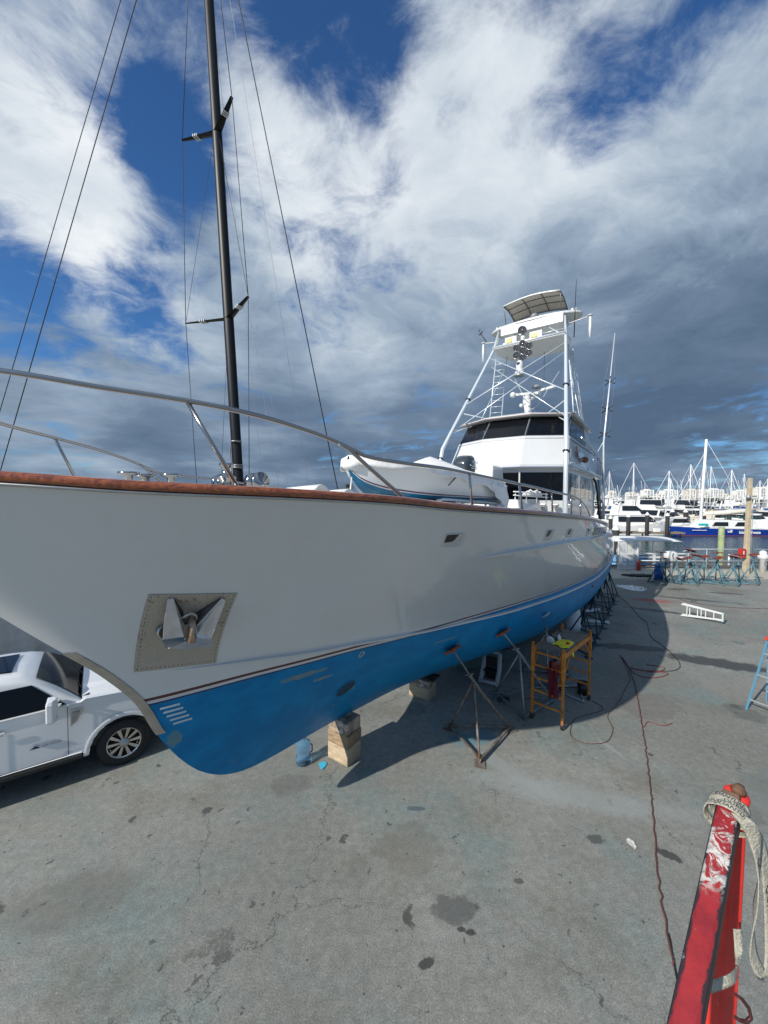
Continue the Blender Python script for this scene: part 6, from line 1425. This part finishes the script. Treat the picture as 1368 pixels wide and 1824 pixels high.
# palms in the distance
def palm(x, y, h, label, cr=2.0):
    p = empty('palm_tree', (x, y, 0), label, 'palm tree'); mb = MB(); mb.tube([(0,0,0),(.2,0,h*.5),(.1,0,h)], .22, 8, r2=.14); mb.build('trunk', mat('palm_trunk', (.18,.14,.10), .9, var=.3), p)
    mb = MB(); rnd = random.Random(int(x*10)); 
    for k in range(34):
        a = rnd.random()*2*pi; e = rnd.uniform(-.4,1.25); L = cr * rnd.uniform(.8,1.1); pts_ = []
        for j in range(7):
            f = j/6; pts_.append(Vector((.1 + cos(a)*L*f*cos(e*(1-f*.3)), sin(a)*L*f*cos(e*(1-f*.3)), h + L*f*sin(e) - L*.75*f*f)))
        for j in range(6):
            w_ = .30 * (1 - j/6.5) * cr/2; sd_ = (pts_[j+1]-pts_[j]).cross(Vector((0,0,1))).normalized()
            for q in (-1,1):
                for e_ in (0,.33,.66):
                    a0 = pts_[j].lerp(pts_[j+1], e_); mb.poly([a0, a0 + (pts_[j+1]-pts_[j])*.22, a0 + sd_*q*w_*1.4 + (pts_[j+1]-pts_[j])*.7 - Vector((0,0,w_*.6))])
    mb.build('crown', mat('palm_leaf', (.07,.095,.03), .7, var=.4, scale=2), p)
palm(-9.3,98,8.1,'left one of the two palm tree tops just showing above the yacht rail',2.1); palm(-4.6,99,7.9,'right one of the two palm tree tops just showing above the yacht rail',2.3)

# ================================================================== HARBOUR
WZ = -1.3
M_bw = mat('boat_white', (.80,.80,.78), .4); M_bc = mat('boat_cream', (.70,.66,.56), .5); M_bg = mat('boat_dark_glass', (.015,.018,.022), .15); M_navy = mat('navy_hull', (.006,.035,.26), .3, coat=.5); M_mst = mat('pale_mast', (.72,.73,.74), .4)
def hull_loft(L, B, F0, F1, n=12, sheer_c=.0, stern=.85, draft=.4):
    """x from stern 0 to bow L; returns builder"""
    mb = MB(); rows = []
    for i in range(n + 1):
        f = i / n; x = L * f; b = B/2 * (1 if f < .45 else max(.02, 1 - ((f-.45)/.55)**2.2)) * (stern + (1-stern)*min(1, f/.4)); z = F0 + (F1-F0) * f**1.6
        rk = .10 * L * max(0, f-.8)/.2
        rows.append([(x - rk, b*.55, -draft), (x - rk*.7, b*.82, 0), (x, b, z), (x, b*.93, z+.02), (x, 0, z+.08), (x, -b*.93, z+.02), (x, -b, z), (x - rk*.7, -b*.82, 0), (x - rk, -b*.55, -draft)])
    mb.grid(rows, False); mb.poly(rows[0]); return mb, rows
def motor_boat(x, y, L, rz, label, group=None, style=0, hullm=None, H=1.5, acc=None):
    r = empty('motor_boat', (x, y, WZ), label, 'motor boat', rz, group); B = L * .29
    mb, _ = hull_loft(L, B, L*.075*H, L*.14*H); mb.build('hull', hullm or M_bw, r)
    z0 = L*.085*H; h1 = L*.095*H; b = B*.40
    def house(x0, x1, xt0, xt1, za, zb, bb, m, nm): 
        mb = MB(); mb.rings([[(x0,-bb,za),(x1,-bb,za),(x1+.25*bb,0,za),(x1,bb,za),(x0,bb,za)], [(xt0,-bb*.9,zb),(xt1,-bb*.85,zb),(xt1+.2*bb,0,zb),(xt1,bb*.85,zb),(xt0,bb*.9,zb)]]); return mb.build(nm, m, r)
    if style in (0, 1, 2):
        house(L*.15, L*.72, L*.15, L*.62, z0, z0+h1, b, M_bw, 'cabin')
        house(L*.20, L*.70, L*.20, L*.635, z0+h1*.38, z0+h1*.88, b*1.03, M_bg, 'windows')
        zz_ = z0 + h1
        mb = MB(); mb.rings([[(L*.06,-b,zz_),(L*.64,-b*.9,zz_),(L*.64,b*.9,zz_),(L*.06,b,zz_)], [(L*.06,-b,zz_+.12),(L*.63,-b*.9,zz_+.12),(L*.63,b*.9,zz_+.12),(L*.06,b,zz_+.12)]]); mb.build('flybridge_deck', M_bw, r)
        if style == 0: house(L*.22, L*.52, L*.22, L*.44, zz_+.1, zz_+h1*.95, b*.8, M_bw, 'flybridge'); house(L*.26, L*.52, L*.26, L*.455, zz_+h1*.45, zz_+h1*.9, b*.83, M_bg, 'windows')
        if style in (0, 1):
            mb = MB()
            for s in (-1, 1): mb.bar((L*.20, b*.8*s, zz_+.1), (L*.24, b*.7*s, zz_+h1*1.35), .08, .3)
            mb.box((L*.3, 0, zz_+h1*1.4), (L*.25, b*1.7, .12)); mb.build('hard_top', M_bw, r)
            mb = MB(); mb.lathe([(.3,0),(.35,.1),(.3,.25),(0,.35)], (L*.27, 0, zz_+h1*1.45), (0,0,1), 10); mb.tube([(L*.25,.4,zz_+h1*1.4),(L*.22,.4,zz_+h1*2.6)], .03, 5); mb.tube([(L*.25,-.5,zz_+h1*1.4),(L*.21,-.5,zz_+h1*2.9)], .03, 5); mb.build('radar_and_aerials', M_bw, r)
        if style == 2:
            mb = MB(); 
            for s in (-1, 1):
                for xx in (.26,.46): mb.tube([(L*xx, b*.8*s, zz_), (L*(xx*.8+.075), b*.45*s, zz_+h1*2.9)], .04, 5)
            mb.box((L*.36,0,zz_+h1*2.95), (L*.16,b*1.1,.1)); mb.box((L*.36,0,zz_+h1*1.2), (L*.24,b*1.6,.1)); mb.tube([(L*.3,b*.9,zz_),(L*.1,b*1.3,zz_+h1*5)], .035, 5); mb.tube([(L*.3,-b*.9,zz_),(L*.1,-b*1.3,zz_+h1*5)], .035, 5); mb.build('tuna_tower', M_bw, r)
    if acc:
        mb = MB(); mb.rings([[(L*.0,-b*1.0,z0+h1*.8),(L*.16,-b*1.0,z0+h1*.95),(L*.16,b*1.0,z0+h1*.95),(L*.0,b*1.0,z0+h1*.8)], [(L*.0,-b*.9,z0+h1*.9),(L*.16,-b*.9,z0+h1*1.08),(L*.16,b*.9,z0+h1*1.08),(L*.0,b*.9,z0+h1*.9)]]); mb.box((L*.5,0,z0+h1+.35), (L*.2,b*1.5,.5)); mb.build('canvas_cover', acc, r)
    mb = MB()
    for s in (-1, 1):
        mb.tube([(L*.62, B*.42*s, L*.105*H+.6), (L*.85, B*.25*s, L*.13*H+.65), (L*.99, .05*s, L*.15*H+.7)], .03, 5)
        for f, w_ in ((.66,.41),(.78,.33),(.9,.18)): mb.tube([(L*f,B*w_*s,L*.10*H),(L*f,B*w_*s,L*.12*H+.6)], .025, 5)
    mb.build('bow_rail', M_steelb, r)
    return r
def sail_boat(x, y, L, rz, mh, label, group=None, tilt=0, sails=True, m=None):
    r = empty('sailing_boat', (x, y, WZ), label, 'sailing boat', rz, group); B = L*.29
    mb, _ = hull_loft(L, B, L*.09, L*.12); mb.build('hull', m or M_bw, r)
    mb = MB(); mb.rings([[(L*.2,-B*.28,L*.09),(L*.65,-B*.2,L*.09),(L*.65,B*.2,L*.09),(L*.2,B*.28,L*.09)], [(L*.22,-B*.24,L*.145),(L*.6,-B*.16,L*.14),(L*.6,B*.16,L*.14),(L*.22,B*.24,L*.145)]]); mb.build('cabin', M_bw, r)
    mb = MB(); mb.tube([(L*.56,0,.8),(L*.56-tilt,0,mh)], .13, 6, r2=.08); mb.build('mast', M_mst, r)
    mb = MB(); mb.tube([(L*.56,0,L*.2),(L*.14,0,L*.21)], .09, 6); 
    if sails: mb.tube([(L*.54,0,L*.23),(L*.16,0,L*.23)], .22, 8)
    mb.build('boom_and_sail', M_bc, r)
    mb = MB(); mb.tube([(L*.56-tilt,0,mh),(L*.99,0,L*.13)], .05, 5); mb.tube([(L*.56-tilt,0,mh),(L*.01,0,L*.1)], .03, 5)
    for s in (-1, 1):
        mb.tube([(L*.56-tilt*.99,0,mh*.98),(L*.56-tilt*.5,.9*s,mh*.6),(L*.55,B*.45*s,L*.1)], .025, 4); mb.tube([(L*.56-tilt*.5,0,mh*.6),(L*.56-tilt*.5,.9*s,mh*.6)], .03, 4)
    mb.build('rigging', M_mst, r); return r
def docks(x0, x1, y, label, z=-.55):
    mb = MB(); mb.box(((x0+x1)/2, 0, z), (x1-x0, 2.2, .3)); n_ = int((x1-x0)/6)
    for k in range(n_ + 1): mb.tube([(x0 + (x1-x0)*k/n_, 0, z), (x0 + (x1-x0)*k/n_, 0, WZ-1.5)], .15, 6)
    o = mb.build('dock', mat('dock_timber', (.22,.18,.14), .9, var=.2), None, (0, y, 0)); tag(o, label, 'dock', kind=None)
docks(38,51,66,'long floating dock in front of the nearest white motor yacht')
docks(48,120,92,'second dock running between the moored boats behind the catamaran', -.3); docks(60,170,128,'far dock behind the first rows of moored boats', -.3)
# pontoon boat with a white roof, just over the sea wall
pb = empty('pontoon_boat', (20.9,32.5,WZ), 'white roofed blue pontoon boat moored right behind the white gate', 'pontoon boat', .03)
mb = MB(); mb.tube([(-3,-1,.1),(3,-1,.1)], .35, 10); mb.tube([(-3,1,.1),(3,1,.1)], .35, 10); mb.build('float', M_grey, pb)
mb = MB(); mb.box((0,0,.5), (6.2,2.8,.16)); mb.build('deck', mat('deck_blue', (.10,.22,.36), .6), pb)
mb = MB(); mb.box((.7,-1.3,1.0), (3.3,.06,.9)); mb.box((.7,1.3,1.0), (3.6,.06,.9)); mb.box((-1.5,-.6,1.1),(1.0,1.0,1.1)); mb.build('side_panel', mat('sky_panel', (.20,.42,.66), .5, var=.2), pb)
mb = MB()
for k in range(4): mb.bar((-1.9,-1.32,.7+.22*k), (-1.2,-1.32,.7+.22*k), .03, .03)
for x in (-2.9,-1.95,-1.15,2.9):
    for y in (-1.25,1.25): mb.tube([(x,y,.5),(x,y,2.95)], .03, 6)
mb.build('frame', M_steelb, pb)
mb = MB(); rows = [[(-3.0+6.3*i/10, 1.5*k, 3.0 + .22*(1-k*k) - .10*(2*i/10-1)**4) for k in (-1,-.6,0,.6,1)] for i in range(11)]; mb.grid(rows); mb.build('canopy', M_canvas, pb, solid=.08)
mb = MB(); mb.lathe([(.16,0),(.18,.3),(.1,.4)], (2.3,-.6,.6), (0,0,1), 12); mb.ball((2.2,-1.1,1.6), .18, 8, 6, (1.5,1,.6)); mb.build('seat', mat('pink_cushion', (.6,.2,.18), .7), pb)
mb = MB(); mb.box((-2.2,.4,1.2),(.6,.5,.9)); mb.build('console', M_navy, pb)
# piles around the first dock
for i, (x, y, t_, r_, l_) in enumerate(((27.2,45,1.5,.36,'fat black pile with a pointed white cap, nearest the pontoon boat'),(41.0,64.4,2.2,.32,'black pile with white cap at the left end of the first dock'),(44.2,64.5,2.5,.30,'black pile with white cap left of the big motor yacht windows'),(47.6,64.5,2.4,.30,'black pile with white cap in front of the big motor yacht bow'),(36.6,62,2.0,.30,'black pile with white cap closest to the stern of the large yacht'))):
    piling(x, y, r_, t_, l_, M_pile, M_bw)
piling(29.3,45.5,.25,.6,'short pale green pile beside the fat black pile', M_gpile)
for i, x in enumerate((57.5,60.0,62.0,66.6,71.0,75.3)): piling(x, 79 + (i % 2), .38, 2.6, 'dark round pile standing behind the blue catamaran', M_pile, M_bw, group='dark piles behind the catamaran')
for i, x in enumerate((44.2,46.6)):
    mb = MB(); mb.box((0,0,.3), (1.0,.6,.6)); o = mb.build('dock_box', M_bw, None, (x,65.6,-.4), bevel=.05); tag(o, ('left' if i == 0 else 'right') + ' one of two white storage boxes on the first dock', 'dock box')
# front row
motor_boat(39.8,71,13.2,-.05,'large white motor yacht with a long dark window band at the first dock',None,0)
motor_boat(53.5,77,10.5,.05,'white sport boat with sloped dark windscreen just left of the blue catamaran',None,1)
motor_boat(36.0,73,8.0,-.3,'small white cruiser tucked behind the stern of the large yacht',None,1)
mb, _ = hull_loft(6.5,2.2,.5,.8); o = mb.build('work_skiff', M_bw, None, (30.2,55,WZ), rz=.0); tag(o, 'low white skiff by the first dock near the yacht stern', 'skiff')
# blue sailing catamaran
ca = empty('sailing_catamaran', (70.5,69.5,WZ), 'blue hulled sailing catamaran with white lettering and a tall white mast', 'catamaran', pi)
for dy, dx in ((0,0),(-4.6,-3.2)):
    mb, rows_ = hull_loft(19.0 if dy == 0 else 14,1.7,1.05,1.55,14,draft=.25); 
    for i in range(len(mb.v)): mb.v[i] = (mb.v[i][0] + (0 if dy == 0 else 7.6), mb.v[i][1] + dy, mb.v[i][2])
    h_ = mb.build('hull', M_navy, ca)
    mb = MB(); mb.box(((9 if dy == 0 else 14), dy, .03), ((16.5 if dy == 0 else 12), 1.74, .12)); mb.build('waterline_band', mat('red_brown_band', (.16,.04,.04), .6), h_)
mb = MB(); mb.rings([[(1,-5,1.15),(14.0,-5,1.35),(14.8,-2,1.4),(14.0,.6,1.35),(1,.6,1.15)], [(1,-5,1.3),(14,-5,1.5),(14.8,-2,1.55),(14,.6,1.5),(1,.6,1.3)]]); mb.build('deck', M_bw, ca)
mb = MB(); mb.rings([[(3.5,-4.2,1.3),(12.2,-4.2,1.5),(13.6,-2,1.5),(12.2,.45,1.5),(3.5,.45,1.3)], [(4,-3.9,2.7),(10.6,-3.9,2.75),(11.6,-2,2.75),(10.6,.3,2.75),(4,.3,2.7)]]); mb.build('cabin', M_bw, ca, bevel=.1)
for a, b in ((8.6,11.0),(5.0,6.9)):
    mb = MB(); mb.hexa([(a,.44,1.75),(b+.5,.44,1.75),(b-.1,.40,2.45),(a,.40,2.45)], [(a,.52,1.75),(b+.5,.52,1.75),(b-.1,.46,2.45),(a,.46,2.45)]); mb.build('window', M_bg, ca)
mb = MB(); mb.tube([(11.6,-2.0,1.5),(11.0,-2.0,17.6)], .28, 10, r2=.20); mb.build('mast', M_bw, ca)
mb = MB(); mb.tube([(11.2,-2,3.6),(1.0,-2,4.3)], .16, 8); mb.tube([(11.0,-2,3.9),(4,-2,4.3),(1.5,-2,4.6)], [.30,.45,.25], 8); mb.build('boom_and_sail', M_bc, ca)
mb = MB(); mb.box((4.3,-2,3.2), (3.6,4.2,.1)); mb.build('green_awning', mat('dark_green_canvas', (.01,.09,.06), .8), ca)
mb = MB(); mb.tube([(11.0,-2,17.4),(1,-2,1.6)], .03, 5); mb.tube([(11.0,-2,15.5),(18.6,-2,1.6)], .05, 5); mb.tube([(11.1,-2,14),(11.3,.7,1.3)], .025, 5); mb.tube([(11.1,-2,14),(11.3,-5,1.3)], .025, 5); mb.build('rigging', M_mst, ca)
mb = MB(); mb.box((13.4,.9,2.0), (1.5,.6,.45)); mb.build('rolled_cover', mat('turquoise_canvas', (.02,.42,.42), .8), ca, bevel=.1)
text_mesh('Island Breeze', .72, 'lettering', M_bw, ca, lambda x, y: Vector((7.0 - x, .90, .42 + y)), .022)
text_mesh('ISLAND BREEZE', .28, 'lettering', M_bw, ca, lambda x, y: Vector((15.0 - x, .93 - .0 * x, 1.02 + y*.8)), .02) if 0 else None
mb = MB(); mb.box((8.6,.89,.85), (.8,.04,.5)); fl_ = mb.build('flag_decal', mat('flag_white', (.7,.6,.62), .6), ca); mb = MB(); mb.box((8.8,.915,.98), (.35,.02,.22)); mb.build('flag_corner', M_navy, fl_)
mb = MB(); mb.box((14.0,.80,.98), (2.6,.04,.10)); mb.build('small_name', M_bw, ca)
# boats further out, row by row
rnd = random.Random(21)
rows_spec = [(97, 54, 100, 6.3, 10.5, 15), (110, 60, 112, 6.6, 11, 16), (124, 67, 130, 7.2, 11, 17), (144, 78, 150, 8, 12, 17), (160, 86, 172, 9.5, 12, 18), (190, 101, 205, 11.5, 12, 20)]
proto = {}
def fast_copy(key, maker, x, y, rz, label, group):
    if key not in proto: proto[key] = maker(); o = proto[key]
    else: o = copy_tree(proto[key])
    o.location = (x, y, WZ); o.rotation_euler.z = rz; o['label'] = label; o['group'] = group; return o
for ri, (y, xa, xb, st_, l0, l1) in enumerate(rows_spec):
    x = xa
    while x < xb:
        k = rnd.randrange(5); kk = k; ang = rnd.choice((1.45, -1.65, 1.6, -.1, 3.2)) + rnd.uniform(-.12,.12)
        if ri == 0: ang = rnd.choice((-1.5,-1.7,-1.35))
        lab = ('white motor boat moored in row %s of the crowded marina' % ('one','two','three','four','five','six')[ri])
        if k == 4 and ri % 2: k = 0
        if k < 4 or ri == 0:
            fast_copy('m%d' % k, lambda k=k: motor_boat(0,0,(12,14.5,13,16,12)[k],0,'x',None,(0,1,2,0,1)[k],M_bw if k != 3 else M_bc, 1.5, (None, mat('blue_canvas',(.02,.08,.25),.8), mat('tan_canvas',(.40,.32,.20),.8), mat('black_canvas',(.03,.03,.035),.8), None)[k]), x + rnd.uniform(-.8,.8), y + rnd.uniform(-2,2), ang, lab, 'white motor boats, marina row %d' % (ri + 1))
        else:
            fast_copy('s%d' % (ri % 3), lambda ri=ri: sail_boat(0,0,12,0,(15,17,13.5)[ri%3],'x'), x, y + rnd.uniform(-2,2), ang, 'white sailing boat moored in row %s of the crowded marina' % ('one','two','three','four','five','six')[ri], 'white sailing boats, marina row %d' % (ri + 1))
        x += st_ * rnd.uniform(.75,1.15)
# masts that stand out against the sky
for (px, top_, Y, L, rz, lab) in ((1084,835,110,12,.5,'white sailing boat with the leftmost mast, beside the outrigger of the large yacht'),(1127,820,105,14,2.9,'tall masted sailing boat with twin stays, left part of the marina'),(1190,834,88,12,2.8,'sailing boat with a pale mast above the bow of the first motor yacht'),(1193,848,96,11,.3,'sailing boat with a slightly shorter mast right behind the pale masted one'),(1228,822,90,13,.1,'sailing boat with a single straight mast and dark stay, middle of the marina'),(1264,825,120,14,.2,'distant sailing boat with a thin tall mast left of the catamaran mast'),(1301,831,92,13,.1,'sailing boat with a white mast directly right of the catamaran mast'),(1245,846,130,12,2.9,'distant sailing boat with a short mast before the tower blocks'),(1352,850,110,12,3,'sailing boat with a mast near the right edge of the marina'),(1366,846,100,12,3,'sailing boat at the right edge of the marina, mast cut by the frame')):
    X = (px - 684) / 685 * Y; zt_ = 5 + (886 - top_) / 685 * Y - WZ
    sail_boat(X - L*.56*cos(rz), Y - L*.56*sin(rz), L, rz, zt_, lab, None, 0)
# distant trees and tower blocks
mb = MB(); rnd = random.Random(9)
pts_ = []
for k in range(420):
    x = 250 + k * 2.6 + rnd.uniform(-1,1); h = 5.5 + 3.5 * rnd.random() + 2*sin(k*.13)
    mb.ball((x, 780 + rnd.uniform(-12,12), h*.45), h*.62, 6, 4, (1.3,1,1))
o = mb.build('distant_trees', mat('far_foliage', (.035,.05,.03), .9, var=.4, scale=.3)); tag(o, 'low dark line of trees along the far shore', 'trees', kind='stuff')
M_tb = [mat('tower_cream', (.70,.66,.58), .8), mat('tower_white', (.78,.77,.74), .8), mat('tower_sand', (.62,.56,.48), .8)]
M_tbw = mat('tower_window_bands', (.16,.18,.20), .5)
def block(px0, px1, ytop, Y, label, mi, name='tower_block'):
    x0, x1 = (px0-684)/685*Y, (px1-684)/685*Y; h = 5 + (888-ytop)/685*Y; w_ = x1 - x0; dp = w_ * .7
    r = empty(name, ((x0+x1)/2, Y, 0), label, 'tower block'); mb = MB(); mb.box((0,dp/2,h/2), (w_,dp,h)); mb.box((0,dp/2,h+1.2), (w_*.5,dp*.5,2.4)); mb.box((0,dp/2,h), (w_*1.04,dp*1.04,.8)); mb.build('walls', M_tb[mi], r)
    mb = MB(); nf = max(3, int(h/3.3))
    ncol = max(2, int(w_/6))
    for f in range(1, nf):
        z = h*f/nf
        for c in range(ncol):
            xc = -w_/2 + w_*(c+.5)/ncol; mb.box((xc, -.05, z), (w_/ncol*.62, .3, h/nf*.5))
    mb.build('windows', M_tbw, r)
    mb = MB()
    for c in range(0, ncol, 2): xc = -w_/2 + w_*(c+.5)/ncol; mb.box((xc + w_/ncol*.5, -.5, h/2), (.8, 1.4, h)) 
    mb.build('balcony_fins', M_tb[1], r)
BL = [(1086,1097,873,'narrow pale block farthest left on the far shore'),(1115,1121,876,'small pale block between the first two masts'),(1120,1136,875,'broad low pale block left of the centre of the skyline'),(1141,1148,878,'little pale block left of the twin fronted tower'),(1147,1163,870,'twin fronted cream tower in the left half of the skyline'),(1166,1173,879,'small sand coloured block right of the twin fronted tower'),(1173,1183,877,'low block beside the small sand coloured one'),(1184,1206,870,'wide cream tower behind the paired masts'),(1225,1247,869,'wide cream tower left of the catamaran mast'),(1256,1264,872,'pale slab just left of the catamaran mast'),(1265,1287,868,'broad white tower behind the catamaran mast'),(1288,1301,877,'long low white block right of the catamaran mast'),(1305,1312,877,'small white block left of the utility pole'),(1313,1331,870,'cream tower left of the utility pole'),(1334,1349,866,'tall white tower right of the utility pole'),(1349,1368,865,'tall white tower with balconies at the right edge'),(1370,1390,862,'tall cream tower cut off by the right edge')]
for i, (a, b, c, l) in enumerate(BL): block(a, b, c, 900 + 40*(i % 3), l, (i*7) % 3)
